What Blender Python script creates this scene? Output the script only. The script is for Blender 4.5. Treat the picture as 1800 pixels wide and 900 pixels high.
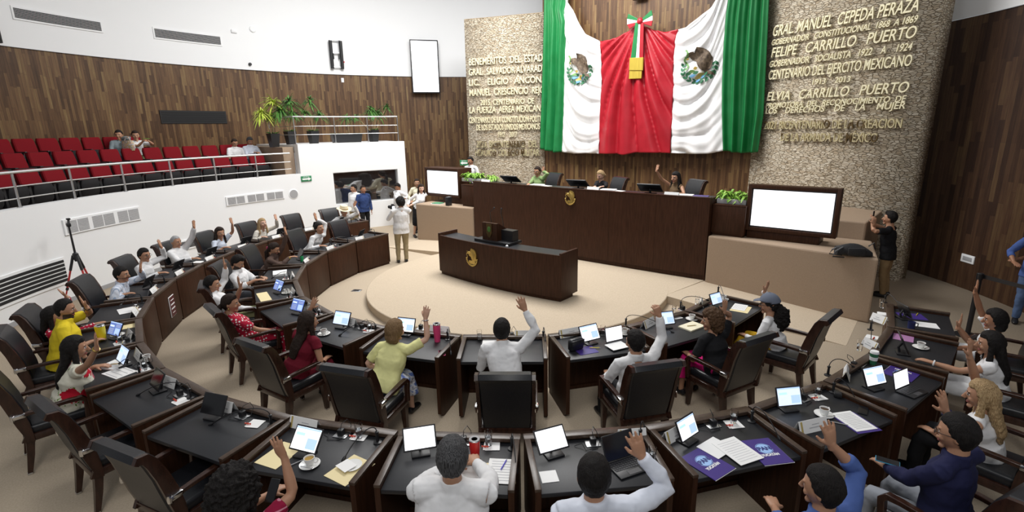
import bpy, bmesh, math, random
from math import sin, cos, pi, radians as rad
from mathutils import Vector, Matrix, Quaternion, noise
import numpy as np
V = Vector
random.seed(7)
scene = bpy.context.scene
for o in list(bpy.data.objects): bpy.data.objects.remove(o)
COL = scene.collection

# ------------------------------------------------------------------ camera
# room frame: x runs along the rostrum to the right, y towards the rostrum wall,
# the origin is the centre of the round chamber
EYE = V((6.40, -7.658, 3.3)); FPX = 890.0; PITCH = 0.2463; ROLL = -0.0178
_h = V((-0.6428, 0.7660, 0.0)); _r = V((0.7660, 0.6428, 0.0))
FWD = _h * cos(PITCH) + V((0, 0, -sin(PITCH)))
_u = _r.cross(FWD)
RGT = _r * cos(ROLL) + _u * sin(ROLL)
UPV = _u * cos(ROLL) - _r * sin(ROLL)
cd = bpy.data.cameras.new('camera'); cam = bpy.data.objects.new('camera', cd); COL.objects.link(cam)
cd.sensor_width = 36.0; cd.lens = FPX / 1800 * 36.0; cd.clip_start = 0.05; cd.clip_end = 200
m = Matrix((RGT, UPV, -FWD)).transposed().to_4x4(); m.translation = EYE
cam.matrix_world = m
scene.camera = cam

# survey helpers: measured sight lines of the photograph met with known surfaces
def ray(px, py): return FWD + RGT * ((px - 900) / FPX) - UPV * ((py - 450) / FPX)
def onz(px, py, z):
    d = ray(px, py); return EYE + d * ((z - EYE.z) / d.z)
def ondepth(px, py, D):
    d = ray(px, py); return EYE + d * (D / d.dot(_h))
def depth(p): return (V(p) - EYE).dot(_h)
def onplane(px, py, p, n):
    d = ray(px, py); n = V(n); return EYE + d * ((V(p) - EYE).dot(n) / d.dot(n))
def ony(px, py, y): return onplane(px, py, (0, y, 0), (0, 1, 0))
def oncyl(px, py, R):
    d = ray(px, py); a = d.x**2 + d.y**2; b = 2 * (EYE.x * d.x + EYE.y * d.y); c = EYE.x**2 + EYE.y**2 - R * R
    return EYE + d * ((-b + math.sqrt(b * b - 4 * a * c)) / (2 * a))
def ang(p): return math.degrees(math.atan2(p[1], p[0])) % 360
def pol(R, a, z=0): return V((R * cos(rad(a)), R * sin(rad(a)), z))

# ------------------------------------------------------------------ light
scene.view_settings.view_transform = 'Standard'; scene.view_settings.look = 'None'
scene.view_settings.exposure = -0.02; scene.view_settings.gamma = 1.0; scene.view_settings.use_curve_mapping = False
w = bpy.data.worlds.new('world'); scene.world = w; w.use_nodes = True
bg = w.node_tree.nodes['Background']; bg.inputs[0].default_value = (0.93, 0.96, 1.0, 1); bg.inputs[1].default_value = 0.26
def area(name, loc, target, size, power, col=(1, 0.985, 0.965)):
    l = bpy.data.lights.new(name, 'AREA'); l.shape = 'DISK'; l.size = size; l.energy = power; l.color = col
    o = bpy.data.objects.new(name, l); COL.objects.link(o); o.location = loc
    o.rotation_euler = (V(target) - V(loc)).to_track_quat('-Z', 'Y').to_euler()
    return o
area('ceiling_lamp_centre', (-0.5, 1.0, 9.2), (-0.8, 1.0, 0), 4.0, 620)
area('ceiling_lamp_left', (-5.5, 1.5, 9.2), (-7.5, 2.0, 2), 4.0, 640)
area('ceiling_lamp_front', (-1.5, 3.4, 9.2), (-1.8, 6.5, 3.2), 3.0, 430)
area('ceiling_lamp_seats', (3.5, -6.6, 8.6), (0.6, -3.2, 0.8), 3.0, 100)
area('ceiling_lamp_gallery', (8.0, -9.5, 7.4), (-0.5, 2.0, 1.0), 2.5, 200)

# ------------------------------------------------------------------ mesh helpers
class MB:
    """collects shapes into one mesh"""
    def __init__(s): s.bm = bmesh.new(); s.mi = 0; s.uv = None
    def face(s, vs):
        try:
            f = s.bm.faces.new(vs); f.material_index = s.mi; f.smooth = True; return f
        except ValueError: return None
    def box(s, c, size, R=None, bev=0.0, seg=2):
        c = V(c); hx, hy, hz = [x / 2 for x in size]
        vs = []
        for x in (-hx, hx):
            for y in (-hy, hy):
                for z in (-hz, hz):
                    p = V((x, y, z)); p = (R @ p if R is not None else p) + c; vs.append(s.bm.verts.new(p))
        idx = [(0, 1, 3, 2), (4, 6, 7, 5), (0, 4, 5, 1), (2, 3, 7, 6), (0, 2, 6, 4), (1, 5, 7, 3)]
        fs = []
        for i in idx:
            f = s.bm.faces.new([vs[j] for j in i]); f.material_index = s.mi; fs.append(f)
        if bev > 0:
            es = list({e for f in fs for e in f.edges})
            r = bmesh.ops.bevel(s.bm, geom=es, offset=bev, segments=seg, affect='EDGES', profile=0.5)
            for f in r['faces']: f.material_index = s.mi
        return s
    def rings(s, rings, cap=True, closed=True):
        rows = [[s.bm.verts.new(p) for p in r] for r in rings]
        n = len(rows[0])
        for a, b in zip(rows, rows[1:]):
            for i in range(n if closed else n - 1):
                j = (i + 1) % n; s.face((a[i], a[j], b[j], b[i]))
        if cap and closed:
            s.face(list(reversed(rows[0]))); s.face(rows[-1])
        return s
    def tube(s, pts, r, n=8, flat=1.0, cap=True):
        pts = [V(p) for p in pts]; rs = r if isinstance(r, (list, tuple)) else [r] * len(pts)
        rr = []; prev = None
        for i, p in enumerate(pts):
            t = (pts[min(i + 1, len(pts) - 1)] - pts[max(i - 1, 0)])
            t = t.normalized() if t.length > 1e-9 else V((0, 0, 1))
            if prev is None:
                a = V((0, 0, 1)) if abs(t.z) < 0.9 else V((1, 0, 0)); x = t.cross(a).normalized()
            else:
                x = (prev - t * prev.dot(t)).normalized()
            prev = x; y = t.cross(x)
            rr.append([p + (x * cos(2 * pi * k / n) + y * sin(2 * pi * k / n) * flat) * rs[i] for k in range(n)])
        return s.rings(rr, cap)
    def ell(s, pts, ra, rb, ax, n=16, cap=True):
        """loft of ellipses: radius ra along axis ax, rb across"""
        pts = [V(p) for p in pts]; rr = []
        axs = ax if isinstance(ax, list) else [ax] * len(pts)
        for i, p in enumerate(pts):
            t = (pts[min(i + 1, len(pts) - 1)] - pts[max(i - 1, 0)]).normalized()
            x = V(axs[i]); x = (x - t * x.dot(t)).normalized(); y = t.cross(x)
            rr.append([p + x * cos(2 * pi * k / n) * ra[i] + y * sin(2 * pi * k / n) * rb[i] for k in range(n)])
        return s.rings(rr, cap)
    def lathe(s, prof, c=(0, 0, 0), n=20, cap=True):
        c = V(c)
        return s.rings([[c + V((r * cos(2 * pi * k / n), r * sin(2 * pi * k / n), z)) for k in range(n)] for r, z in prof], cap)
    def ball(s, c, r, R=None, u=16, v=10):
        c = V(c); r = V(r) if not isinstance(r, (int, float)) else V((r, r, r)); rr = []
        for i in range(v + 1):
            t = pi * (i if 0 < i < v else (0.08 if i == 0 else v - 0.08)) / v
            row = []
            for k in range(u):
                p = V((sin(t) * cos(2 * pi * k / u) * r.x, sin(t) * sin(2 * pi * k / u) * r.y, -cos(t) * r.z))
                row.append(c + (R @ p if R is not None else p))
            rr.append(row)
        return s.rings(rr)
    def prism(s, poly, off):
        """polygon of 3-D points pushed along off"""
        off = V(off); a = [s.bm.verts.new(V(p)) for p in poly]; b = [s.bm.verts.new(V(p) + off) for p in poly]
        n = len(a); f = s.bm.faces.new(a); g = s.bm.faces.new(list(reversed(b))); f.material_index = g.material_index = s.mi
        for i in range(n):
            q = s.bm.faces.new((a[i], b[i], b[(i + 1) % n], a[(i + 1) % n])); q.material_index = s.mi
        return s
    def arc(s, R0, R1, a0, a1, z0, z1, n=24, za=None):
        """piece of a ring wall between radii, angles in degrees; za(t) gives the top height"""
        rr = []
        for i in range(n + 1):
            t = i / n; a = a0 + (a1 - a0) * t; zt = za(t) if za else z1
            rr.append([pol(R0, a, z0), pol(R1, a, z0), pol(R1, a, zt), pol(R0, a, zt)])
        return s.rings(rr)
    def build(s, name, mats, parent=None, loc=None, rz=0, smooth=None, auto=35):
        bmesh.ops.recalc_face_normals(s.bm, faces=s.bm.faces[:])
        me = bpy.data.meshes.new(name)
        s.bm.to_mesh(me); s.bm.free()
        for mt in (mats if isinstance(mats, (list, tuple)) else [mats]): me.materials.append(mt)
        return link(name, me, parent, loc, rz, auto)
def link(name, me, parent=None, loc=None, rz=0, auto=35):
    if auto:
        for p in me.polygons: p.use_smooth = True
        try: me.set_sharp_from_angle(angle=rad(auto))
        except Exception: pass
    o = bpy.data.objects.new(name, me); COL.objects.link(o)
    if parent is not None: o.parent = parent
    if loc is not None: o.location = loc
    if rz: o.rotation_euler = (0, 0, rz)
    return o
def tag(o, label, cat, group=None, kind=None):
    o['label'] = label; o['category'] = cat
    if group: o['group'] = group
    if kind: o['kind'] = kind
    return o
def struct(o, label=None):
    o['kind'] = 'structure'
    if label: o['label'] = label
    return o
def empty(name, loc=(0, 0, 0), rz=0, label=None, cat=None, group=None):
    o = bpy.data.objects.new(name, None); COL.objects.link(o); o.location = loc; o.rotation_euler = (0, 0, rz)
    o.empty_display_size = 0.1
    if label: tag(o, label, cat, group)
    return o
def copy_tree(o, parent=None):
    c = o.copy(); COL.objects.link(c)
    if parent is not None: c.parent = parent
    for ch in list(o.children): copy_tree(ch, c)
    return c
def Rz(a): return Matrix.Rotation(a, 3, 'Z')
def Rx(a): return Matrix.Rotation(a, 3, 'X')
def Ry(a): return Matrix.Rotation(a, 3, 'Y')
def lerp(a, b, t): return a + (b - a) * t
def polyline(pts, t):
    """point at parameter t (0..1) of a 2-D or 3-D polyline, by length"""
    pts = [V(p) for p in pts]; L = [(b - a).length for a, b in zip(pts, pts[1:])]; T = sum(L) * min(max(t, 0), 1)
    for a, b, l in zip(pts, pts[1:], L):
        if T <= l or b is pts[-1]: return a + (b - a) * (T / l if l else 0)
        T -= l
    return pts[-1]

# ------------------------------------------------------------------ materials
def mat(name, col, rough=0.5, metal=0.0, spec=0.5, emit=0.0, coat=0.0):
    m = bpy.data.materials.new(name); m.use_nodes = True; b = m.node_tree.nodes['Principled BSDF']
    b.inputs['Base Color'].default_value = (*col, 1); b.inputs['Roughness'].default_value = rough; b.inputs['Metallic'].default_value = metal
    b.inputs['Specular IOR Level'].default_value = spec
    if coat: b.inputs['Coat Weight'].default_value = coat; b.inputs['Coat Roughness'].default_value = 0.15
    if emit: b.inputs['Emission Color'].default_value = (*col, 1); b.inputs['Emission Strength'].default_value = emit
    return m
def nodes(m): return m.node_tree.nodes, m.node_tree.links, m.node_tree.nodes['Principled BSDF']
def N(m, typ, **kw):
    n = m.node_tree.nodes.new(typ)
    for k, v in kw.items():
        if k in n.inputs: n.inputs[k].default_value = v
        else: setattr(n, k, v)
    return n
def ramp(m, fac, stops):
    r = m.node_tree.nodes.new('ShaderNodeValToRGB'); e = r.color_ramp.elements
    while len(e) < len(stops): e.new(0.5)
    for el, (p, c) in zip(e, stops): el.position = p; el.color = (*c, 1)
    m.node_tree.links.new(fac, r.inputs[0]); return r.outputs[0]
def bump(m, height, strength=0.3, dist=0.01):
    b = m.node_tree.nodes.new('ShaderNodeBump'); b.inputs['Strength'].default_value = strength; b.inputs['Distance'].default_value = dist
    m.node_tree.links.new(height, b.inputs['Height']); m.node_tree.links.new(b.outputs[0], m.node_tree.nodes['Principled BSDF'].inputs['Normal'])
def mixc(m, fac, a, b, mode='MIX'):
    x = m.node_tree.nodes.new('ShaderNodeMix'); x.data_type = 'RGBA'; x.blend_type = mode
    for sock, v in ((x.inputs[0], fac), (x.inputs[6], a), (x.inputs[7], b)):
        if isinstance(v, (int, float)): sock.default_value = v
        elif isinstance(v, tuple): sock.default_value = (*v, 1)
        else: m.node_tree.links.new(v, sock)
    return x.outputs[2]
def noisy(name, c0, c1, scale=20, rough=0.8, bstr=0.0, detail=4, stretch=(1, 1, 1), spec=0.3, coord='Object', bdist=0.004, metal=0.0, lo=0.35, hi=0.65):
    m = mat(name, c0, rough, metal, spec); nn, ll, b = nodes(m)
    tc = N(m, 'ShaderNodeTexCoord'); mp = N(m, 'ShaderNodeMapping'); mp.inputs['Scale'].default_value = stretch
    ll.new(tc.outputs[coord], mp.inputs[0])
    nz = N(m, 'ShaderNodeTexNoise'); nz.inputs['Scale'].default_value = scale; nz.inputs['Detail'].default_value = detail
    ll.new(mp.outputs[0], nz.inputs['Vector'])
    ll.new(ramp(m, nz.outputs[0], [(lo, c0), (hi, c1)]), b.inputs['Base Color'])
    if bstr: bump(m, nz.outputs[0], bstr, bdist)
    return m
def plank_mat(name, stops, rough=0.45, W=0.07, Ln=0.8):
    m = mat(name, (0.1, 0.05, 0.03), rough, 0, 0.35); nn, ll, b = nodes(m)
    uv = N(m, 'ShaderNodeUVMap'); sx = N(m, 'ShaderNodeSeparateXYZ'); ll.new(uv.outputs[0], sx.inputs[0])
    cx = N(m, 'ShaderNodeCombineXYZ'); ll.new(sx.outputs[1], cx.inputs[0]); ll.new(sx.outputs[0], cx.inputs[1])
    br = N(m, 'ShaderNodeTexBrick'); br.offset = 0.37; br.offset_frequency = 2; br.squash = 0.7; br.squash_frequency = 3
    for k, v in (('Color1', (0, 0, 0, 1)), ('Color2', (1, 1, 1, 1)), ('Mortar', (0, 0, 0, 1)), ('Scale', 1.0), ('Mortar Size', 0.0015), ('Brick Width', Ln), ('Row Height', W)):
        br.inputs[k].default_value = v
    ll.new(cx.outputs[0], br.inputs['Vector'])
    mp = N(m, 'ShaderNodeMapping'); mp.inputs['Scale'].default_value = (1.1, 16, 1); ll.new(cx.outputs[0], mp.inputs[0])
    nz = N(m, 'ShaderNodeTexNoise'); nz.inputs['Scale'].default_value = 1.6; nz.inputs['Detail'].default_value = 6; nz.inputs['Roughness'].default_value = 0.65
    ll.new(mp.outputs[0], nz.inputs['Vector'])
    mx = N(m, 'ShaderNodeMath', operation='MULTIPLY_ADD'); ll.new(nz.outputs[0], mx.inputs[0]); mx.inputs[1].default_value = 0.9
    a2 = N(m, 'ShaderNodeMath', operation='MULTIPLY_ADD'); ll.new(br.outputs['Color'], a2.inputs[0]); a2.inputs[1].default_value = 0.58; a2.inputs[2].default_value = -0.27
    ll.new(a2.outputs[0], mx.inputs[2])
    c = ramp(m, mx.outputs[0], stops)
    ll.new(mixc(m, br.outputs['Fac'], c, (0.02, 0.012, 0.007)), b.inputs['Base Color'])
    return m
def stone_mat(name):
    m = mat(name, (0.6, 0.52, 0.4), 0.85, 0, 0.2); nn, ll, b = nodes(m)
    uv = N(m, 'ShaderNodeUVMap')
    nz0 = N(m, 'ShaderNodeTexNoise'); nz0.inputs['Scale'].default_value = 9; nz0.inputs['Detail'].default_value = 3
    ll.new(uv.outputs[0], nz0.inputs['Vector'])
    vm = N(m, 'ShaderNodeVectorMath', operation='MULTIPLY_ADD'); ll.new(nz0.outputs['Color'], vm.inputs[0]); vm.inputs[1].default_value = (0.05, 0.035, 0); ll.new(uv.outputs[0], vm.inputs[2])
    mp = N(m, 'ShaderNodeMapping'); mp.inputs['Scale'].default_value = (1.0, 3.0, 1); ll.new(vm.outputs[0], mp.inputs[0])
    vo = N(m, 'ShaderNodeTexVoronoi'); vo.inputs['Scale'].default_value = 9.5; ll.new(mp.outputs[0], vo.inputs['Vector'])
    vd = N(m, 'ShaderNodeTexVoronoi', feature='DISTANCE_TO_EDGE'); vd.inputs['Scale'].default_value = 9.5; ll.new(mp.outputs[0], vd.inputs['Vector'])
    bw = N(m, 'ShaderNodeSeparateColor'); ll.new(vo.outputs['Color'], bw.inputs[0])
    c = ramp(m, bw.outputs[0], [(0.0, (0.46, 0.37, 0.26)), (0.4, (0.60, 0.52, 0.40)), (0.75, (0.70, 0.63, 0.51)), (1.0, (0.52, 0.43, 0.31))])
    e = ramp(m, vd.outputs['Distance'], [(0.0, (0, 0, 0)), (0.09, (1, 1, 1))])
    ll.new(mixc(m, e, (0.3, 0.23, 0.15), c), b.inputs['Base Color'])
    hh = N(m, 'ShaderNodeMath', operation='MULTIPLY_ADD'); ll.new(e, hh.inputs[0]); hh.inputs[1].default_value = 0.7; ll.new(bw.outputs[1], hh.inputs[2])
    bump(m, hh.outputs[0], 0.9, 0.03)
    return m
M = {}
M['white'] = mat('white_paint', (0.86, 0.87, 0.88), 0.6, 0, 0.3)
M['planks'] = plank_mat('wall_planks', [(0.0, (0.04, 0.02, 0.009)), (0.3, (0.085, 0.042, 0.019)), (0.52, (0.135, 0.071, 0.032)), (0.74, (0.18, 0.108, 0.046)), (1.0, (0.28, 0.20, 0.085))])
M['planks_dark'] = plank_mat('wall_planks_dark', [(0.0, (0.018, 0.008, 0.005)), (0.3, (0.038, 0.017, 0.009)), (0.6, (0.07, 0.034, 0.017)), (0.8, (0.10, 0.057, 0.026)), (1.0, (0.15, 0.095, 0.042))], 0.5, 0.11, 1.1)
M['stone'] = stone_mat('ledger_stone')
M['carpet'] = noisy('carpet', (0.50, 0.41, 0.305), (0.57, 0.475, 0.36), 60, 0.95, 0.25, 6, spec=0.1)
M['carpet_wall'] = noisy('carpet_cladding', (0.33, 0.245, 0.175), (0.385, 0.29, 0.21), 110, 0.95, 0.3, 6, spec=0.1)
M['wood'] = noisy('dark_wood', (0.034, 0.0135, 0.0065), (0.056, 0.0225, 0.0115), 5, 0.45, 0, 5, (9, 9, 0.7), 0.2)
M['wood_rim'] = noisy('dark_wood_rim', (0.05, 0.031, 0.021), (0.075, 0.047, 0.032), 6, 0.34, 0, 5, (5, 5, 5), 0.5)
M['wood_chair'] = noisy('chair_wood', (0.026, 0.0105, 0.007), (0.046, 0.019, 0.012), 8, 0.25, 0, 4, (3, 3, 1), 0.5)
M['leather'] = noisy('black_leather', (0.008, 0.0085, 0.011), (0.015, 0.016, 0.02), 90, 0.36, 0.12, 3, spec=0.5, bdist=0.002)
M['desk_top'] = noisy('black_desk_leather', (0.013, 0.014, 0.017), (0.019, 0.02, 0.024), 160, 0.45, 0.05, 3, spec=0.45, bdist=0.001)
M['black'] = mat('black_plastic', (0.014, 0.014, 0.016), 0.4)
M['dark_in'] = mat('dark_slot', (0.012, 0.012, 0.013), 0.8)
M['chrome'] = mat('chrome', (0.75, 0.75, 0.76), 0.18, 1.0)
M['steel'] = mat('brushed_steel', (0.62, 0.63, 0.64), 0.35, 1.0)
M['gold'] = mat('polished_gold', (0.86, 0.72, 0.36), 0.32, 0.75)
M['gold_dark'] = mat('brass', (0.62, 0.45, 0.14), 0.32, 0.85)
M['tarnish'] = mat('tarnished_brass', (0.16, 0.12, 0.055), 0.3, 0.8)
M['glass'] = mat('clear_glass', (1, 1, 1), 0.02); nodes(M['glass'])[2].inputs['Transmission Weight'].default_value = 1.0; nodes(M['glass'])[2].inputs['IOR'].default_value = 1.42
M['water'] = mat('water', (0.92, 0.96, 1.0), 0.02); nodes(M['water'])[2].inputs['Transmission Weight'].default_value = 1.0; nodes(M['water'])[2].inputs['IOR'].default_value = 1.33
M['mirror_glass'] = mat('dark_window_glass', (0.02, 0.02, 0.022), 0.03, 0.0, 1.0); nodes(M['mirror_glass'])[2].inputs['IOR'].default_value = 2.4
M['red_fabric'] = noisy('red_upholstery', (0.17, 0.006, 0.011), (0.22, 0.009, 0.015), 150, 0.85, 0.2, 4, spec=0.15)
M['black_fabric'] = noisy('black_upholstery', (0.016, 0.016, 0.018), (0.028, 0.028, 0.03), 120, 0.7, 0.2, 4)
M['screen_white'] = mat('lit_screen', (0.95, 0.96, 1.0), 0.3, 0, 0.5, 1.25)
M['screen_off'] = mat('dark_screen', (0.01, 0.01, 0.012), 0.12)
M['screen_blue'] = mat('screen_blue_panel', (0.45, 0.62, 0.93), 0.3, 0, 0.5, 0.85)
M['screen_teal'] = mat('screen_teal_panel', (0.5, 0.8, 0.84), 0.3, 0, 0.5, 0.85)
M['screen_pale'] = mat('screen_pale', (0.66, 0.77, 0.97), 0.3, 0, 0.5, 0.95)
M['screen_navy'] = mat('screen_navy', (0.12, 0.2, 0.55), 0.3, 0, 0.5, 0.8)
M['screen_grey'] = mat('screen_text', (0.62, 0.64, 0.7), 0.3, 0, 0.5, 0.8)
M['paper'] = mat('white_paper', (0.86, 0.86, 0.85), 0.7)
M['paper_yellow'] = mat('manila_paper', (0.82, 0.7, 0.4), 0.7)
M['ink'] = mat('grey_print', (0.5, 0.5, 0.52), 0.7)
M['china'] = mat('white_china', (0.86, 0.86, 0.84), 0.15, 0, 0.5)
M['coffee'] = mat('coffee', (0.05, 0.022, 0.01), 0.1)
M['tea'] = mat('tea', (0.42, 0.26, 0.06), 0.1)
M['purple'] = mat('purple_card', (0.055, 0.03, 0.22), 0.35)
M['lettering'] = mat('pale_blue_print', (0.35, 0.55, 0.9), 0.5)
M['white_print'] = mat('white_print', (0.9, 0.9, 0.9), 0.5)
M['navy_print'] = mat('navy_print', (0.03, 0.04, 0.2), 0.5)
M['candy'] = mat('red_wrapper', (0.6, 0.06, 0.03), 0.3)
M['pink'] = mat('pink_enamel', (0.72, 0.06, 0.2), 0.35)
M['red'] = mat('red_enamel', (0.6, 0.02, 0.02), 0.3)
M['yellow'] = mat('yellow_enamel', (0.75, 0.6, 0.02), 0.35)
M['green'] = mat('sign_green', (0.03, 0.24, 0.1), 0.5)
M['leaf'] = noisy('leaf', (0.03, 0.10, 0.02), (0.09, 0.22, 0.04), 12, 0.5)
M['leaf_light'] = noisy('bright_leaf', (0.14, 0.34, 0.03), (0.3, 0.5, 0.08), 12, 0.5)
M['leaf_yellow'] = noisy('yellow_green_leaf', (0.3, 0.42, 0.04), (0.5, 0.55, 0.1), 12, 0.5)
M['stem'] = mat('plant_cane', (0.3, 0.22, 0.12), 0.8)
M['grille'] = mat('grille_grey', (0.36, 0.36, 0.37), 0.6)
M['straw'] = noisy('straw', (0.72, 0.62, 0.42), (0.85, 0.77, 0.58), 120, 0.8, 0.3)
M['tripod_red'] = mat('red_tube', (0.5, 0.03, 0.03), 0.35)
# ------------------------------------------------------------------ the chamber
def uv_wall(name, pts_bottom, z0, z1, mt, parent=None, thick=0.0, u0=0.0, nz=1):
    """upright wall strip over a ground polyline, UV in metres"""
    bm = bmesh.new(); uvl = bm.loops.layers.uv.new('UVMap')
    us = [u0]
    for a, b in zip(pts_bottom, pts_bottom[1:]): us.append(us[-1] + (V(b) - V(a)).length)
    cols = [[bm.verts.new((p[0], p[1], lerp(z0, z1, k / nz))) for k in range(nz + 1)] for p in pts_bottom]
    for i in range(len(cols) - 1):
        for k in range(nz):
            f = bm.faces.new((cols[i][k], cols[i + 1][k], cols[i + 1][k + 1], cols[i][k + 1])); f.smooth = True
            zz = [lerp(z0, z1, k / nz), lerp(z0, z1, (k + 1) / nz)]
            for l, (uu, zv) in zip(f.loops, ((us[i], zz[0]), (us[i + 1], zz[0]), (us[i + 1], zz[1]), (us[i], zz[1]))): l[uvl].uv = (uu, zv)
    me = bpy.data.meshes.new(name); bm.to_mesh(me); bm.free(); me.materials.append(mt)
    o = link(name, me, parent, auto=0)
    for p in me.polygons: p.use_smooth = True
    if thick:
        md = o.modifiers.new('thick', 'SOLIDIFY'); md.thickness = thick; md.offset = -1
    return o
RW, RB = 9.12, 12.4
b = MB(); b.rings([[pol(14, a, -0.12) for a in range(0, 360, 5)], [pol(14, a, 0) for a in range(0, 360, 5)]])
struct(b.build('floor', M['carpet'], auto=0))

# upper left wall: planks below, white above; right wall the same on the inner circle
struct(uv_wall('wall_left', [pol(RB, a) for a in range(242, 121, -2)], 0.0, 5.42, M['planks']))
struct(uv_wall('wall_left_upper', [pol(RB - 0.05, a) for a in range(242, 121, -2)], 5.42, 10.0, M['white']))
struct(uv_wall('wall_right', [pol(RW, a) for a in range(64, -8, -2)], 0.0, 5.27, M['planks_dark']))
struct(uv_wall('wall_right_upper', [pol(RW - 0.04, a) for a in range(64, -8, -2)], 5.27, 9.6, M['white']))

# stone panels and the plank wall between them
PR0, PR1 = V((2.53, 6.85, 0)), V((6.02, 5.49, 0))
pl = ony(957, 300, 6.85); PL1 = V((pl.x, 6.85, 0)); dl = V((-3.4, -1.35, 0)).normalized()
nl = V((dl.y, -dl.x, 0)); q = onplane(820, 150, PL1, nl); PL0 = V((q.x, q.y, 0))
struct(uv_wall('wall_front', [V((PL1.x - 0.1, 6.9, 0)), V((PR0.x + 0.1, 6.9, 0))], 0.0, 9.6, M['planks']))
def stone_panel(name, A, B, top):
    n = V(((B - A).y, -(B - A).x, 0)).normalized()          # towards the seats
    if n.y > 0: n = -n
    bk = -n * 0.45
    o = uv_wall(name, [A + bk, A, B, B + bk, A + bk], 0.0, top, M['stone'])
    mdl = MB(); mdl.prism([V((p.x, p.y, top)) for p in (A, B, B + bk, A + bk)], (0, 0, 0.02)); mdl.build('panel_cap', M['stone'], o)
    return struct(o, 'ledger stone wall panel')
stone_panel('wall_stone_left', PL0, PL1, 6.95)
stone_panel('wall_stone_right', PR0, PR1, 7.3)

# raised round dais, the platform in front of the rostrum and its two ramps
b = MB(); dc = V((-0.26, 0.43, 0)); R = 3.14
b.lathe([(R, 0.0), (R, 0.15), (R - 0.012, 0.16)], dc, 96)
struct(b.build('floor_dais', M['carpet']))
b = MB()
pf = [(-3.05, 1.25), (2.72, 1.25), (2.97, 2.75), (-3.4, 2.75)]
b.prism([V((x, y, 0)) for x, y in pf], (0, 0, 0.158))
for s, x0, x1 in ((1, 2.72, 5.7), (-1, -3.05, -5.7)):
    a, c_, d, e = V((x0, 1.25, 0.158)), V((x1, 1.06, 0.003)), V((x1, 2.75, 0.003)), V((x0, 2.75, 0.158))
    for fc in ((a, c_, d, e), (V((a.x, a.y, 0)), V((c_.x, c_.y, 0)), c_, a)):
        b.face([b.bm.verts.new(p) for p in fc])
struct(b.build('floor_platform', M['carpet'], auto=20))

# carpet clad stage blocks at the two ends of the rostrum
def block(name, pts, h):
    b = MB(); b.prism([V((x, y, 0)) for x, y in pts], (0, 0, h)); o = b.build(name, M['carpet_wall'], auto=0)
    md = o.modifiers.new('bev', 'BEVEL'); md.width = 0.03; md.segments = 2
    return struct(o)
block('wall_block_right', [(2.99, 2.62), (5.86, 2.33), (5.62, 3.9), (2.99, 3.9)], 1.12)
block('wall_ledge_right', [(2.99, 3.902), (5.5, 3.902), (5.6, 5.62), (2.9, 6.68)], 1.46)
block('wall_block_left', [(-5.78, 2.3), (-3.66, 2.62), (-3.66, 3.6), (-5.9, 3.6)], 1.12)
block('floor_rostrum', [(-4.9, 3.62), (-3.66, 3.62), (-3.66, 3.2), (2.97, 3.2), (2.97, 3.9), (2.85, 5.0), (-4.9, 5.0)], 0.98)

# gallery: parapet, tiers, end block, partition with the window
A_END = 176.9
def ringwall(name, R0, R1, a0, a1, z0, z1, mt, n=40, parent=None):
    b = MB(); b.arc(R0, R1, a0, a1, z0, z1, n); return b.build(name, mt, parent, auto=30)
struct(ringwall('wall_parapet', RW, RW + 0.22, 250, A_END, 0, 2.03, M['white']))
struct(ringwall('baseboard_parapet', RW - 0.015, RW, 250, A_END, 0, 0.09, M['grille']))
TIER = [(RW + 0.22, 10.55, 1.72), (10.55, 11.4, 2.03), (11.4, RB - 0.06, 2.34)]
for i, (r0, r1, z) in enumerate(TIER):
    struct(ringwall('floor_tier_%s' % 'abc'[i], r0, r1, 250, A_END, 0, z, M['carpet_wall']))
struct(ringwall('wall_gallery_end', RW + 0.25, RB - 0.1, A_END + 0.2, A_END + 2.3, 1.9, 2.86, M['carpet_wall'], 6))
pa0, pa1 = A_END, ang(oncyl(714, 300, RW))
w0, w1 = oncyl(588, 330, RW), oncyl(701, 330, RW)
wz0, wz1 = oncyl(701, 350, RW).z, oncyl(701, 297, RW).z
wa0, wa1 = ang(w0), ang(w1); PT = 2.94
b = MB()
b.arc(RW, RW + 0.3, pa0, wa0, 0, PT, 16); b.arc(RW, RW + 0.3, wa1, pa1, 0, PT, 6)
b.arc(RW, RW + 0.3, wa0, wa1, 0, wz0, 14); b.arc(RW, RW + 0.3, wa0, wa1, wz1, PT, 14)
struct(b.build('wall_partition', M['white'], auto=30))
b = MB(); b.arc(RW + 0.3, RB - 0.05, pa0, pa1, PT - 0.2, PT - 0.02, 20)
b.arc(RW + 0.3, RB - 0.06, pa1 + 0.3, pa1, 0, PT - 0.02, 2)
struct(b.build('floor_balcony', M['white'], auto=30))
wn = empty('window_1'); wn['kind'] = 'structure'
b = MB(); b.arc(RW + 0.17, RW + 0.19, wa0, wa1, wz0, wz1, 14); b.build('pane', M['mirror_glass'], wn, auto=30)
b = MB()
b.arc(RW + 0.1, RW + 0.2, wa0, wa0 - 0.25, wz0, wz1, 1); b.arc(RW + 0.1, RW + 0.2, wa1 + 0.25, wa1, wz0, wz1, 1)
b.arc(RW + 0.1, RW + 0.2, wa0, wa1, wz0, wz0 + 0.03, 14); b.arc(RW + 0.1, RW + 0.2, wa0, wa1, wz1 - 0.03, wz1, 14)
b.build('window_frame', M['steel'], wn)

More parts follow.
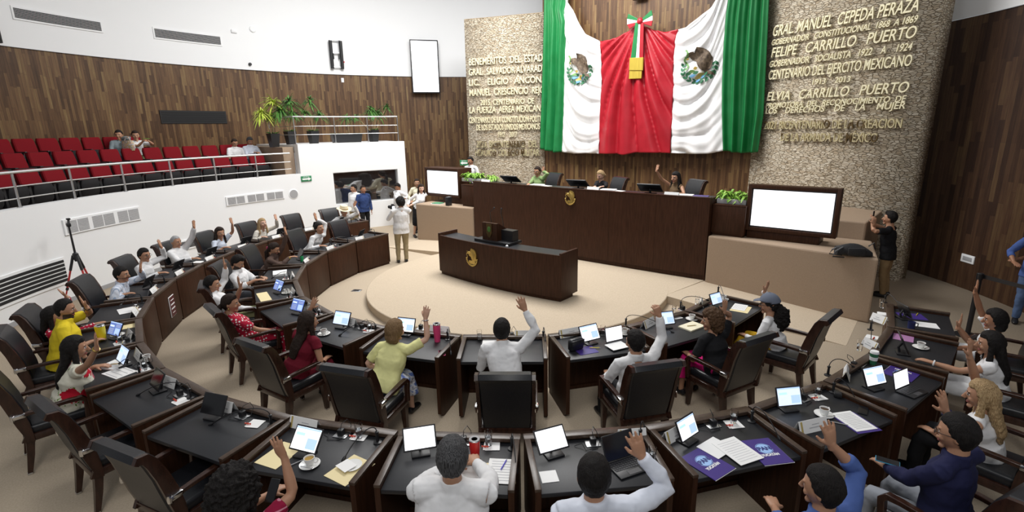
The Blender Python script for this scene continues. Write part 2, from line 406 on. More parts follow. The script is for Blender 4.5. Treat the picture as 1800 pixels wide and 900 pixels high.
# ------------------------------------------------------------------ inscriptions
def text_mesh(txt, shear=0.0, offset=0.012, extrude=0.06):
    cu = bpy.data.curves.new('t', 'FONT'); cu.body = txt; cu.size = 1.0; cu.extrude = extrude; cu.offset = offset; cu.shear = shear; cu.resolution_u = 3; cu.space_word = 1.0
    o = bpy.data.objects.new('t', cu); COL.objects.link(o)
    dg = bpy.context.evaluated_depsgraph_get(); me = bpy.data.meshes.new_from_object(o.evaluated_get(dg))
    bpy.data.objects.remove(o); bpy.data.curves.remove(cu)
    return me
def put_text(name, txt, p0, p1, cap, n, mt, vis=None, shear=0.0, stand=0.045, off=0.008, depth=0.04, parent=None):
    """letters from p0 to p1 on a plane facing n; cap = capital height in metres; vis = the piece of the text that spans p0..p1"""
    me = text_mesh(txt, shear, off, 0.5)
    co = np.empty(len(me.vertices) * 3); me.vertices.foreach_get('co', co); co = co.reshape(-1, 3)
    span = co[:, 0].max() - co[:, 0].min(); x0 = co[:, 0].min()
    if vis:
        m2 = text_mesh(vis, shear, off); c2 = np.array([v.co[:] for v in m2.vertices]); span = c2[:, 0].max() - c2[:, 0].min(); bpy.data.meshes.remove(m2)
    p0, p1, n = V(p0), V(p1), V(n).normalized(); ex = V(((p1 - p0).x, (p1 - p0).y, (p1 - p0).z)); L = ex.length; ex.normalize(); ey = n.cross(ex)
    sx = L / span; sy = cap / 0.70
    X = (co[:, 0] - x0) * sx; Y = co[:, 1] * sy; Z = (co[:, 2] + 0.5) * depth + stand
    base = p0
    P = np.outer(X, ex) + np.outer(Y, ey) + np.outer(Z, n)
    me.vertices.foreach_set('co', P.astype(np.float32).ravel()); me.materials.clear()
    for q_ in (mt if isinstance(mt, list) else [mt]): me.materials.append(q_)
    me.update()
    if parent is not None: return link(name, me, parent, base, auto=0)
    # one part per word: letters whose gap is wider than a quarter of a capital belong to the next word
    bm = bmesh.new(); bm.from_mesh(me); bm.verts.ensure_lookup_table(); seen = {}; isl = []
    for v0 in bm.verts:
        if v0.index in seen: continue
        st = [v0]; seen[v0.index] = len(isl); ids = [v0.index]
        while st:
            v = st.pop()
            for e in v.link_edges:
                u = e.other_vert(v)
                if u.index not in seen: seen[u.index] = len(isl); st.append(u); ids.append(u.index)
        isl.append(ids)
    ext = sorted((co[ids, 0].min(), co[ids, 0].max(), i) for i, ids in enumerate(isl)); word = {}; w_ = 0; hi = ext[0][1]
    for lo, h2, i in ext:
        if lo - hi > 0.17: w_ += 1
        hi = max(hi, h2); word[i] = w_
    root = empty(name, base)
    for k in range(w_ + 1):
        b2 = bm.copy(); b2.verts.ensure_lookup_table(); bmesh.ops.delete(b2, geom=[v for v in b2.verts if word[seen[v.index]] != k], context='VERTS')
        m3 = bpy.data.meshes.new('word'); b2.to_mesh(m3); b2.free()
        for q_ in me.materials: m3.materials.append(q_)
        link('word', m3, root, auto=0)
    bm.free(); bpy.data.meshes.remove(me); return root
M['letters'] = mat('gilt_letters', (0.86, 0.80, 0.56), 0.4, 0.15)
def reflection_letters():
    m = mat('gilt_letters_painted_reflections', (0.6, 0.55, 0.35), 0.3, 0.6); nn, ll, b = nodes(m)
    tc = N(m, 'ShaderNodeTexCoord'); nz = N(m, 'ShaderNodeTexNoise'); nz.inputs['Scale'].default_value = 3.1; nz.inputs['Detail'].default_value = 1
    ll.new(tc.outputs['Object'], nz.inputs['Vector'])
    c = ramp(m, nz.outputs[0], [(0.44, (0.17, 0.115, 0.05)), (0.5, (0.8, 0.72, 0.45))]); ll.new(c, b.inputs['Base Color']); return m  # dark reflections on the shiny gilt, painted as noise into the colour
M['letters_reflection'] = reflection_letters()
nR = V((-(PR1 - PR0).y, (PR1 - PR0).x, 0)).normalized(); nR = nR if nR.y < 0 else -nR
nL = V((-(PL1 - PL0).y, (PL1 - PL0).x, 0)).normalized(); nL = nL if nL.y < 0 else -nL
pos_words = ['topmost', 'second', 'third', 'fourth', 'fifth', 'sixth', 'seventh', 'eighth', 'ninth', 'tenth', 'lowest']
LINES_R = [('GRAL. MANUEL  CEPEDA PERAZA', (1362, 63), (1617, 21), 21, 0.25, 0, 'large capitals ending in AZA'),
 ('GOBERNADOR   CONSTITUCIONAL  1868  A 1869', (1360, 78), (1616, 42), 11, 0.25, 0, 'small capitals ending in 1869'),
 ('FELIPE   CARRILLO   PUERTO', (1359, 100), (1613, 68), 19, 0.2, 0, 'large, starting FE'),
 ('GOBERNADOR   SOCIALISTA   1922    A    1924', (1356, 117), (1606, 90), 12, 0.2, 0, 'small capitals ending in 1924'),
 ('CENTENARIO DEL EJERCITO MEXICANO', (1354, 140), (1605, 116), 18, 0.12, 0, 'naming the army'),
 ('1913    2013', (1431, 149), (1498, 144), 10, 0.1, 0, 'two years, 1913 and 2013'),
 ('ELVIA   CARRILLO   PUERTO', (1351, 177), (1600, 162), 17, 0.2, 0, 'large, starting EL'),
 ('PROMOTORA  DEL  RECONOCIMIENTO  DE', (1349, 190), (1596, 179), 10, 0.2, 0, 'starting PROMOTORA'),
 ('LOS    DERECHOS    DE    LA    MUJER', (1348, 200), (1594, 191), 11, 0.15, 0, 'wide-spaced, ending in MUJER'),
 ('2021 BICENTENARIO DE LA CREACION', (1346, 228), (1588, 223), 15, 0.0, 1, 'painted dark reflections, starting 2021'),
 ('DE LA ARMADA DE MÉXICO', (1375, 249), (1545, 248), 15, 0.0, 1, 'painted dark reflections, naming the navy')]
for i, (t, a, c_, cap, sh, reflect, d) in enumerate(LINES_R):
    p0, p1 = onplane(*a, PR0, nR), onplane(*c_, PR0, nR)
    hz = (onplane((a[0] + c_[0]) / 2, (a[1] + c_[1]) / 2 - cap, PR0, nR) - onplane((a[0] + c_[0]) / 2, (a[1] + c_[1]) / 2, PR0, nR)).z
    p1 = V((p1.x, p1.y, (p0.z + p1.z) / 2)); p0 = V((p0.x, p0.y, p1.z))
    o = put_text('inscription', t, p0, p1, hz, nR, M['letters_reflection' if reflect else 'letters'], shear=sh)
    tag(o, 'gilt inscription on the right stone panel, %s line, %s' % (pos_words[i], d), 'inscription', 'inscriptions on the right stone panel')
LINES_L = [('BENEMERITOS  DEL  ESTADO', 'BENEMERITOS  DEL  ESTAD', (826, 117), (955, 106), 12, 0, 'starting BENEMERITOS'),
 ('GRAL.  SALVADOR ALVARADO', 'GRAL.  SALVADOR ALVARAD', (826, 134), (954, 125), 11.5, 0, 'beginning with GRAL'),
 ('LIC.    ELIGIO   ANCONA', 'LIC.    ELIGIO   ANCON', (826, 151), (952, 145), 11, 0, 'beginning with LIC'),
 ('MANUEL  CRESCENCIO  REJON', 'MANUEL  CRESCENCIO  REJ', (827, 169), (949, 164), 11.5, 0, 'beginning with MANUEL'),
 ('2015, CENTENARIO  DE', None, (846, 185), (940, 182), 9.5, 0, 'beginning with 2015'),
 ('LA FUERZA  AEREA MEXICANA', 'LA FUERZA  AEREA MEXICAN', (827, 199), (951, 196), 11, 0, 'naming the air force'),
 ('CENTENARIO DE LA CONSTITUCION POLITICA', 'CENTENARIO DE LA CONSTITUCION POLIT', (826, 217), (950, 213), 10, 0, 'naming the constitution'),
 ('DE LOS ESTADOS UNIDOS MEXICANOS', None, (839, 229), (950, 227), 10, 0, 'ending in MEXICANOS'),
 ('1917    2017', None, (877, 241), (910, 240), 9, 0, 'of two years, 1917 and 2017'),
 ('2023, BICENTENARIO  DEL', None, (839, 259), (946, 258), 11, 1, 'painted dark reflections, ending in DEL'),
 ('HEROICO COLEGIO MILITAR', None, (837, 274), (949, 273), 11, 1, 'painted dark reflections, ending in MILITAR')]
for i, (t, vis, a, c_, cap, reflect, d) in enumerate(LINES_L):
    p0, p1 = onplane(*a, PL0, nL), onplane(*c_, PL0, nL)
    hz = (onplane(a[0], a[1] - cap, PL0, nL) - onplane(*a, PL0, nL)).z
    p1 = V((p1.x, p1.y, (p0.z + p1.z) / 2)); p0 = V((p0.x, p0.y, p1.z))
    o = put_text('inscription', t, p0, p1, hz, nL, M['letters_reflection' if reflect else 'letters'], vis=vis)
    tag(o, 'gilt inscription on the left stone panel, %s line, %s' % (pos_words[i], d), 'inscription', 'inscriptions on the left stone panel')

# ------------------------------------------------------------------ vents, speakers and signs on the walls
def on_arc_part(name, mt, R0, R1, a0, a1, z0, z1, parent=None, n=8):
    b = MB(); b.arc(R0, R1, a0, a1, z0, z1, n); return b.build(name, mt, parent, auto=30)
def slot_vent(name, R, c0, c1, slots, label, frame=M['white'], sl=M['dark_in'], group=None, grow=0.04):
    """c0 top left, c1 bottom right in the photo; a frame let into the curved wall with long slots"""
    p0, p1 = oncyl(*c0, R), oncyl(*c1, R); a0, a1 = ang(p0), ang(p1); z1, z0 = p0.z, p1.z
    am = rad((a0 + a1) / 2); o = empty(name, pol(R, (a0 + a1) / 2, z0), 0, label, 'vent', group)
    def part(nm, mt, r0, r1, b0, b1, y0, y1):
        b = MB(); b.arc(r0, r1, b0, b1, y0, y1, 10); bmesh.ops.translate(b.bm, verts=b.bm.verts, vec=-o.location); return b.build(nm, mt, o, auto=30)
    g = math.degrees(grow / R)
    part('frame', frame, R - 0.025, R + 0.005, a0 + g, a1 - g, z0 - grow, z1 + grow)
    b = MB(); H = (z1 - z0) / slots
    for k in range(slots): b.arc(R - 0.03, R - 0.02, a0, a1, z0 + (k + 0.16) * H, z0 + (k + 0.88) * H, 10)
    bmesh.ops.translate(b.bm, verts=b.bm.verts, vec=-o.location); b.build('slot_blades', sl, o, auto=30)
    return o
RU = RB - 0.05
slot_vent('ceiling_vent', RU, (21, 13), (178, 55), 8, 'long slotted air vent high on the white wall at the far left', group='slotted vents on the white upper wall')
slot_vent('ceiling_vent', RU, (270, 50), (388, 79), 8, 'shorter slotted air vent on the white wall right of the long one', group='slotted vents on the white upper wall')
dv = slot_vent('wall_vent', RB, (282, 196), (397, 215), 5, 'dark brown slotted vent in the plank wall above the red seats', frame=M['black'])
slot_vent('floor_vent', RW, (-40, 505), (118, 494), 6, 'low black slotted vent in the white parapet behind the red tripod')
slot_vent('floor_vent', RW, (276, 436), (379, 424), 6, 'low black slotted vent in the parapet behind the grey-haired man')
def grille_set(x0, y0, x1, y1, ytop0, ytop1, label):
    p0, p1 = oncyl(x0, y0, RW), oncyl(x1, y1, RW); a0, a1 = ang(p0), ang(p1); z0 = p0.z; z1 = oncyl(x0, ytop0, RW).z
    o = empty('wall_grille', pol(RW, (a0 + a1) / 2, z0), 0, label, 'grille', 'white triple grilles on the parapet')
    def part(nm, mt, fn):
        b = MB(); fn(b); bmesh.ops.translate(b.bm, verts=b.bm.verts, vec=-o.location); return b.build(nm, mt, o, auto=30)
    part('frame', M['white'], lambda b: b.arc(RW - 0.03, RW, a0, a1, z0, z1, 12))
    for k in range(3):
        for h in range(2):
            t0 = (k + 0.08 + h * 0.44) / 3; t1 = t0 + 0.4 / 3
            aa, bb = lerp(a0, a1, t0), lerp(a0, a1, t1)
            def fn(b):
                for j in range(11):
                    zz = lerp(z0, z1, 0.1 + 0.8 * j / 11); b.arc(RW - 0.036, RW - 0.028, aa, bb, zz, zz + (z1 - z0) * 0.045, 2)
            part('louvre_panel', M['grille'], fn)
    return o
grille_set(114, 414, 248, 388, 386, 365, 'white triple louvre grille on the parapet behind the tripod head')
grille_set(398, 362, 500, 349, 346, 333, 'white triple louvre grille on the parapet left of the round speaker')
def disc_on_wall(name, px, py, R, r, mt, label, cat, d=0.03, ring=None):
    p = oncyl(px, py, R); o = empty(name, p, math.atan2(p.y, p.x), label, cat)
    Rm = Ry(-pi / 2)
    def L(prof, mtl, nm):
        b = MB(); b.lathe(prof, n=24); bmesh.ops.rotate(b.bm, verts=b.bm.verts, matrix=Rm); b.build(nm, mtl, o)
    L([(r, 0), (r, d), (r * 0.9, d + 0.008)], M['white'] if ring is None else ring, 'rim'); L([(r * 0.86, d), (r * 0.8, d + 0.014)], mt, 'mesh_cover')
    return o
disc_on_wall('wall_speaker', 516, 341, RW, 0.16, M['grille'], 'round grey speaker let into the white wall below the exit sign', 'speaker', 0.01)
disc_on_wall('smoke_detector', 444, 51, RU, 0.11, M['white'], 'round white detector on the upper white wall', 'detector')
disc_on_wall('wall_camera', 439, 113, RU, 0.05, M['black'], 'small black dome camera on the white wall just above the planks', 'camera', 0.06, M['black'])
def box_on_wall(name, px, py, R, size, mt, label, cat, face=None):
    p = oncyl(px, py, R); o = empty(name, p, math.atan2(p.y, p.x) + pi / 2, label, cat)
    w_, h_, d_ = size
    b = MB(); b.box((0, d_ / 2, 0), (w_, d_, h_), bev=min(w_, h_, d_) * 0.2); b.build('housing', mt, o)
    b = MB(); b.box((0, d_ + 0.002, 0), (w_ * 0.7, 0.006, h_ * 0.5), bev=0.002); b.build('cover', face or mt, o)
    return o
box_on_wall('wall_sensor', 411, 55, RU, (0.18, 0.11, 0.05), M['white'], 'small white box sensor on the upper white wall', 'sensor')
box_on_wall('wall_switch', 602, 141, RB, (0.1, 0.16, 0.03), M['white'], 'white switch plate on the planks below the twin speaker', 'switch')
box_on_wall('wall_outlet', 1702, 455, RW, (0.3, 0.16, 0.02), M['white'], 'small grey vent plate low on the dark right plank wall', 'vent plate', M['grille'])

# exit signs with arrow
def exit_sign(p, rz, w_, h_, label, arrow=1):
    o = empty('exit_sign', p, rz, label, 'sign')
    b = MB(); b.box((0, 0, 0), (w_, 0.02, h_), bev=0.004); b.build('plate', M['green'], o)
    b = MB(); y = 0.012
    k = arrow
    b.prism([V((x * k * w_, y, z * h_)) for x, z in ((-0.40, -0.2), (0.18, -0.2), (0.18, -0.36), (0.44, -0.06), (0.18, 0.24), (0.18, 0.08), (-0.40, 0.08))], (0, 0.004, 0))
    b.build('arrow', M['white_print'], o)
    t = put_text('sign_lettering', 'SALIDA', V((w_ * 0.3, y, h_ * 0.25)), V((-w_ * 0.3, y, h_ * 0.25)), h_ * 0.16, (0, 1, 0), M['white_print'], stand=0, depth=0.004, parent=o)
    return o
p = oncyl(538, 314, RW); exit_sign(pol(RW - 0.02, ang(p), p.z), math.atan2(p.y, p.x) + pi / 2, 0.34, 0.17, 'green exit sign with a white arrow on the white wall above the round speaker', -1)
p = onplane(816, 286, PL0 + V((0, 0.3, 0)), nL); exit_sign(p, math.atan2(nL.y, nL.x) - pi / 2, 0.34, 0.2, 'green exit sign behind the man standing at the rostrum', 1)

# ------------------------------------------------------------------ screens on the wall and line-array speakers
def wall_tv(px0, py0, px1, py1, R, label, name='wall_screen'):
    p0, p1 = oncyl(px0, py0, R), oncyl(px1, py1, R); c = (p0 + p1) / 2; w_ = (V((p0.x, p0.y, 0)) - V((p1.x, p1.y, 0))).length; h_ = p0.z - p1.z
    nrm = V((-c.x, -c.y, 0)).normalized(); o = empty(name, c, math.atan2(nrm.y, nrm.x) - pi / 2, label, 'screen')
    b = MB(); b.box((0, -0.04, 0), (w_, 0.08, h_), bev=0.01); b.build('housing', M['black'], o)
    b = MB(); b.box((0, 0.002, 0), (w_ - 0.09, 0.006, h_ - 0.1)); b.build('display', M['screen_white'], o)
    b = MB(); b.box((0, -0.14, 0), (0.3, 0.14, 0.3), bev=0.01); b.build('bracket', M['black'], o)
    return o
wall_tv(719.5, 69, 774, 164, RB - 0.3, 'tall white lit screen hung upright on the wall left of the stone panel')
o = wall_tv(-60, -10, 6, 76, RB - 0.45, 'black hanging screen edge at the top left corner of the room', 'hanging_screen')
for ch in o.children:
    if ch.name.startswith('display'): ch.data.materials[0] = M['screen_off']
# twin column speaker
pc = oncyl(590, 97, RU); rz = math.atan2(pc.y, pc.x) + pi / 2
o = empty('column_speaker', pc, rz, 'pair of tall black column speakers on a steel frame on the white wall', 'speaker')
for s, tl in ((-1, 0.05), (1, 0.05)):
    b = MB(); b.tube([(s * 0.31 + tl * -0.0, 0.22, 0.82), (s * 0.31 - 0.09 * -1 * 0, 0.16, -0.82)], 0.105, 14); b.build('column', M['black'], o)
for z in (0.84, 0.1, -0.74):
    b = MB(); b.box((0, 0.16, z), (0.62, 0.07, 0.06), bev=0.01); b.build('crossbar', M['steel'], o)
for s in (-1, 1):
    b = MB(); b.box((s * 0.16, 0.13, -0.08), (0.05, 0.06, 0.34), bev=0.008); b.build('bracket', M['black'], o)
b = MB(); b.box((-0.44, 0.16, -0.4), (0.06, 0.08, 0.1), bev=0.01); b.build('red_lamp', M['red'], o)
o.scale = (0.6, 0.6, 0.6)

# ------------------------------------------------------------------ the draped flag
M['fl_green'] = noisy('flag_green', (0.006, 0.165, 0.04), (0.01, 0.20, 0.055), 3, 0.5, spec=0.4)
M['fl_white'] = noisy('flag_white', (0.84, 0.84, 0.85), (0.9, 0.9, 0.9), 3, 0.5, spec=0.4)
M['fl_red'] = noisy('flag_red', (0.36, 0.008, 0.018), (0.43, 0.012, 0.025), 3, 0.45, spec=0.4)
YF = 6.55
def fpt(px, py): return ony(px, py, YF)
B = [[(959, -70), (957, 0), (955, 110), (950, 262)],
     [(1003, -60), (996, 0), (992, 20), (997, 40), (993, 100), (991, 190), (988, 267)],
     [(1055, 73), (1058, 97), (1059, 143), (1057, 187), (1055, 220), (1053, 270)],
     [(1193, 52), (1188, 75), (1185, 117), (1185, 160), (1183, 200), (1180, 269)],
     [(1287, -60), (1280, 0), (1276, 30), (1272, 90), (1270, 150), (1270, 200), (1272, 265)],
     [(1357, -70), (1352, 0), (1350, 50), (1347, 110), (1342, 200), (1332, 267)]]
T = [[(959, -70), (1003, -60)], [(1003, -60), (998, 0), (1017, 35), (1033, 61), (1055, 73)], [(1055, 73), (1077, 70), (1098, 60), (1116, 47), (1124, 38), (1133, 45), (1150, 53), (1170, 57), (1193, 52)],
     [(1193, 52), (1209, 49), (1230, 33), (1247, 18), (1262, 0), (1287, -60)], [(1287, -60), (1357, -70)]]
K = [[(950, 262), (960, 264), (975, 268), (988, 267)], [(988, 267), (1010, 270), (1030, 269), (1053, 270)], [(1053, 270), (1085, 270), (1102, 272), (1118, 268), (1150, 268), (1180, 269)],
     [(1180, 269), (1215, 270), (1245, 270), (1272, 265)], [(1272, 265), (1300, 269), (1325, 268), (1332, 267)]]
FOLD = {}
def fold(i, s, t, p):
    if i == 0: return 0.11 * sin(2 * pi * (2.6 * s + 0.35 * t)) * (0.4 + 0.6 * t) + 0.03 * sin(2 * pi * (5.3 * s - 0.3 * t))
    if i == 4: return 0.11 * sin(2 * pi * (3.4 * s + 0.3 * t)) * (0.45 + 0.55 * t) + 0.035 * sin(2 * pi * (7.1 * s + 0.2 * t))
    if i in (1, 3):
        q = s if i == 1 else 1 - s                       # q = 0 at the outer seam
        sag = 0.30 * q * (1.25 - q) + 0.10 * q
        ph = 6.3 * (t * (1 + 0.15 * q) - sag) + 0.35 * noise.noise(V((q * 2, t * 3, i)))
        e = 0.25 + 0.75 * min(1, q * 2.2)
        a = abs(sin(pi * ph)) ** 0.7
        vert = 0.03 * sin(2 * pi * 2.5 * q) * t
        return (0.17 * a * e + 0.018 * sin(2 * pi * (2.3 * ph))) * (1 - 0.35 * t) + vert
    # red: folds fan out from the knot
    k = fpt(1124, 30); d = p - k; th = math.atan2(d.x, -d.z)
    r = d.length
    ph = th * 17 + 0.8 * sin(r * 1.1) + 0.3 * noise.noise(V((p.x, p.z, 3)))
    return 0.21 * min(1, r / 1.8) * (abs(sin(ph)) ** 0.65) + 0.02 * sin(ph * 2.7 + 1) * min(1, r) + (0.05 * math.exp(-(th / 0.03)**2) * -1)
fl = empty('draped_flag', fpt(1150, 270), 0, 'huge draped green, white and red national flag with two eagle emblems', 'flag')
def strip(i, name, mt, ns=44, nt=90):
    L, Rr, Tt, Kb = [[fpt(*p) for p in c] for c in (B[i], B[i + 1], T[i], K[i])]
    b = MB(); g = []
    for k in range(nt + 1):
        t = k / nt; row = []; l = polyline(L, t); r = polyline(Rr, t)
        for j in range(ns + 1):
            s = j / ns; tp = polyline(Tt, s); bt = polyline(Kb, s)
            p = l * (1 - s) + r * s + tp * (1 - t) + bt * t - (L[0] * (1 - s) * (1 - t) + Rr[0] * s * (1 - t) + L[-1] * (1 - s) * t + Rr[-1] * s * t)
            e = min(1, 6 * s, 6 * (1 - s))
            f = fold(i, s, t, p) * (0.35 + 0.65 * e)
            row.append(p + V((0, -f, 0)))
        g.append(row)
    FOLD[i] = g
    b.rings(g, cap=False, closed=False)
    bmesh.ops.translate(b.bm, verts=b.bm.verts, vec=-fl.location)
    o = b.build(name, mt, fl, auto=0)
    for p_ in o.data.polygons: p_.use_smooth = True
    md = o.modifiers.new('cloth', 'SOLIDIFY'); md.thickness = 0.012; md.offset = 1
    return o
for i, (nm, mk, lb) in enumerate((('flag_stripe', 'fl_green', 'green outer stripe on the left'), ('flag_stripe', 'fl_white', 'white stripe left of the red'), ('flag_stripe', 'fl_red', 'red middle gathered at the bow'), ('flag_stripe', 'fl_white', 'white stripe right of the red'), ('flag_stripe', 'fl_green', 'green outer stripe on the right'))):
    o = strip(i, nm, M[mk], 56 if i == 2 else 40); o['label'] = lb
# emblems: laid on the cloth, following its folds
M['em_brown'] = noisy('eagle_brown', (0.06, 0.042, 0.03), (0.17, 0.125, 0.085), 14, 0.7)
M['em_green'] = mat('emblem_green', (0.03, 0.15, 0.07), 0.6); M['em_lgreen'] = mat('snake_green', (0.13, 0.27, 0.08), 0.6)
M['em_blue'] = mat('emblem_blue', (0.12, 0.3, 0.5), 0.6); M['em_gold'] = mat('emblem_gold', (0.5, 0.36, 0.08), 0.6)
EMAT = ['em_brown', 'em_green', 'em_lgreen', 'em_blue', 'em_gold']
def emblem_shapes():
    """(material, polygon in a unit square, x right, y up)"""
    S = []
    def leaf(cx, cy, a, l, w_, m): S.append((m, [(cx + cos(a) * l * u - sin(a) * w_ * v, cy + sin(a) * l * u + cos(a) * w_ * v) for u, v in ((-0.5, 0), (-0.15, 0.5), (0.2, 0.42), (0.5, 0), (0.2, -0.42), (-0.15, -0.5))]))
    for k in range(13):                                   # wreath
        a = rad(172 + k * 16.2); leaf(0.47 * cos(a), 0.46 * sin(a) - 0.02, a + pi / 2 + 0.45, 0.15, 0.075, 1); leaf(0.40 * cos(a), 0.39 * sin(a) - 0.02, a + pi / 2 - 0.5, 0.12, 0.06, 1)
    S.append((0, [(-0.06, 0.50), (0.10, 0.46), (0.26, 0.36), (0.34, 0.2), (0.36, 0.0), (0.30, -0.12), (0.16, -0.18), (0.05, -0.1), (-0.02, 0.02), (-0.08, 0.12), (-0.2, 0.16), (-0.26, 0.24), (-0.18, 0.3), (-0.12, 0.36)]))   # wing and body
    S.append((0, [(-0.26, 0.24), (-0.33, 0.22), (-0.31, 0.3), (-0.24, 0.37), (-0.15, 0.38), (-0.12, 0.3)]))   # head
    S.append((4, [(-0.33, 0.22), (-0.37, 0.17), (-0.3, 0.17), (-0.27, 0.22)]))   # beak
    S.append((0, [(0.2, -0.12), (0.38, -0.2), (0.44, -0.3), (0.28, -0.26), (0.14, -0.2)]))   # tail
    for k in range(9):                                    # snake
        t = k / 8; leaf(-0.34 + 0.05 * sin(t * 9), 0.42 - 0.5 * t, pi / 2 + 0.8 * cos(t * 9), 0.12, 0.06, 2)
    for cx, cy, m, l in ((-0.16, -0.16, 2, 0.2), (-0.05, -0.2, 1, 0.18), (0.06, -0.26, 4, 0.2), (-0.14, -0.28, 3, 0.2), (0.0, -0.33, 4, 0.2), (0.13, -0.31, 3, 0.17), (-0.25, -0.22, 1, 0.16), (-0.06, -0.08, 4, 0.12), (0.2, -0.24, 1, 0.16), (0.0, -0.42, 3, 0.16)):
        leaf(cx, cy, rad(20 + 90 * cx), l, 0.09, m)
    return S
from mathutils.bvhtree import BVHTree
def emblem(i, c0, c1, mirror):
    g = FOLD[i]; vs = [p for r in g for p in r]; n = len(g[0])
    fs = [(a * n + j, a * n + j + 1, (a + 1) * n + j + 1, (a + 1) * n + j) for a in range(len(g) - 1) for j in range(n - 1)]
    bv = BVHTree.FromPolygons(vs, fs)
    p0, p1 = fpt(*c0), fpt(*c1); cx, cz = (p0.x + p1.x) / 2, (p0.z + p1.z) / 2; W, H = abs(p1.x - p0.x), abs(p0.z - p1.z)
    b = MB(); lay = 0
    for m_, poly in emblem_shapes():
        lay += 1; b.mi = m_
        bm2 = bmesh.new(); f = bm2.faces.new([bm2.verts.new((x * (-1 if mirror else 1) * W, 0, y * H)) for x, y in poly])
        bmesh.ops.triangulate(bm2, faces=bm2.faces[:]); bmesh.ops.subdivide_edges(bm2, edges=bm2.edges[:], cuts=3, use_grid_fill=True)
        mp = {}
        for v in bm2.verts:
            h = bv.ray_cast(V((cx + v.co.x, YF - 3, cz + v.co.z)), V((0, 1, 0)))
            y = h[0].y if h[0] else YF
            mp[v] = b.bm.verts.new(V((cx + v.co.x, y - 0.035 - 0.0008 * lay, cz + v.co.z)))
        for f in bm2.faces: b.face([mp[v] for v in f.verts])
        bm2.free()
    bmesh.ops.translate(b.bm, verts=b.bm.verts, vec=-fl.location)
    o = b.build('emblem', [M[k] for k in EMAT], fl, auto=0); o['label'] = 'eagle and wreath emblem on the %s white stripe' % ('left' if i == 1 else 'right')
emblem(1, (1000, 97), (1045, 147), False); emblem(3, (1202, 87), (1262, 145), False)
# bow, ribbons and fringe
bo = empty('ribbon_bow', ony(1125, 37, YF - 0.16), 0, 'green, white and red ribbon bow with a gold fringe above the flag', 'bow')
YB = YF - 0.2
def rib(name, pts, mt, d=0.03, off=0.0):
    b = MB(); b.prism([ony(x, y, YB) + V((0, -off, 0)) - bo.location for x, y in pts], (0, d, 0)); o = b.build(name, mt, bo, auto=0)
    md = o.modifiers.new('bev', 'BEVEL'); md.width = 0.01; md.segments = 2; return o
rib('bow_loop', [(1122, 33), (1104, 24), (1102, 33), (1120, 37)], M['fl_green'])
rib('bow_loop', [(1120, 36), (1102, 33), (1102, 43), (1120, 39)], M['fl_white'])
rib('bow_loop', [(1120, 39), (1102, 43), (1106, 51), (1122, 41)], M['fl_red'])
rib('bow_loop', [(1127, 34), (1145, 17), (1147, 27), (1129, 37)], M['fl_green'])
rib('bow_loop', [(1129, 37), (1147, 27), (1147, 36), (1129, 39)], M['fl_white'])
rib('bow_loop', [(1129, 39), (1147, 36), (1145, 46), (1127, 41)], M['fl_red'])
b = MB(); b.ball(ony(1125, 37, YB) - bo.location, (0.09, 0.07, 0.09)); b.build('knot', M['fl_red'], bo)
rib('ribbon_tail', [(1117, 40), (1123, 40), (1118, 103), (1109, 103)], M['fl_green'], off=0.02)
rib('ribbon_tail', [(1123, 40), (1126, 40), (1124, 103), (1118, 103)], M['fl_white'], off=0.02)
rib('ribbon_tail', [(1126, 40), (1132, 40), (1131, 103), (1124, 103)], M['fl_red'], off=0.02)
M['fringe'] = noisy('gold_fringe', (0.38, 0.27, 0.03), (0.55, 0.42, 0.06), 6, 0.6, 0.4, 4, (30, 30, 0.5))
rib('fringe', [(1108, 102), (1132, 101), (1131, 124), (1107, 124)], M['fringe'], 0.05, 0.05)
rib('fringe', [(1107, 122), (1129, 122), (1128, 138), (1106, 139)], M['fringe'], 0.05, 0.03)
p = ony(1123, -2, 6.75)
o = empty('wall_plaque', p, 0, 'dark ornament at the top of the plank wall above the bow', 'ornament')
b = MB(); b.box((0, 0, 0.16), (0.4, 0.12, 0.36), bev=0.04); b.build('plaque_body', M['wood'], o)
b = MB(); b.box((0, -0.07, 0.18), (0.28, 0.03, 0.24), bev=0.02); b.build('plaque_face', M['tarnish'], o)
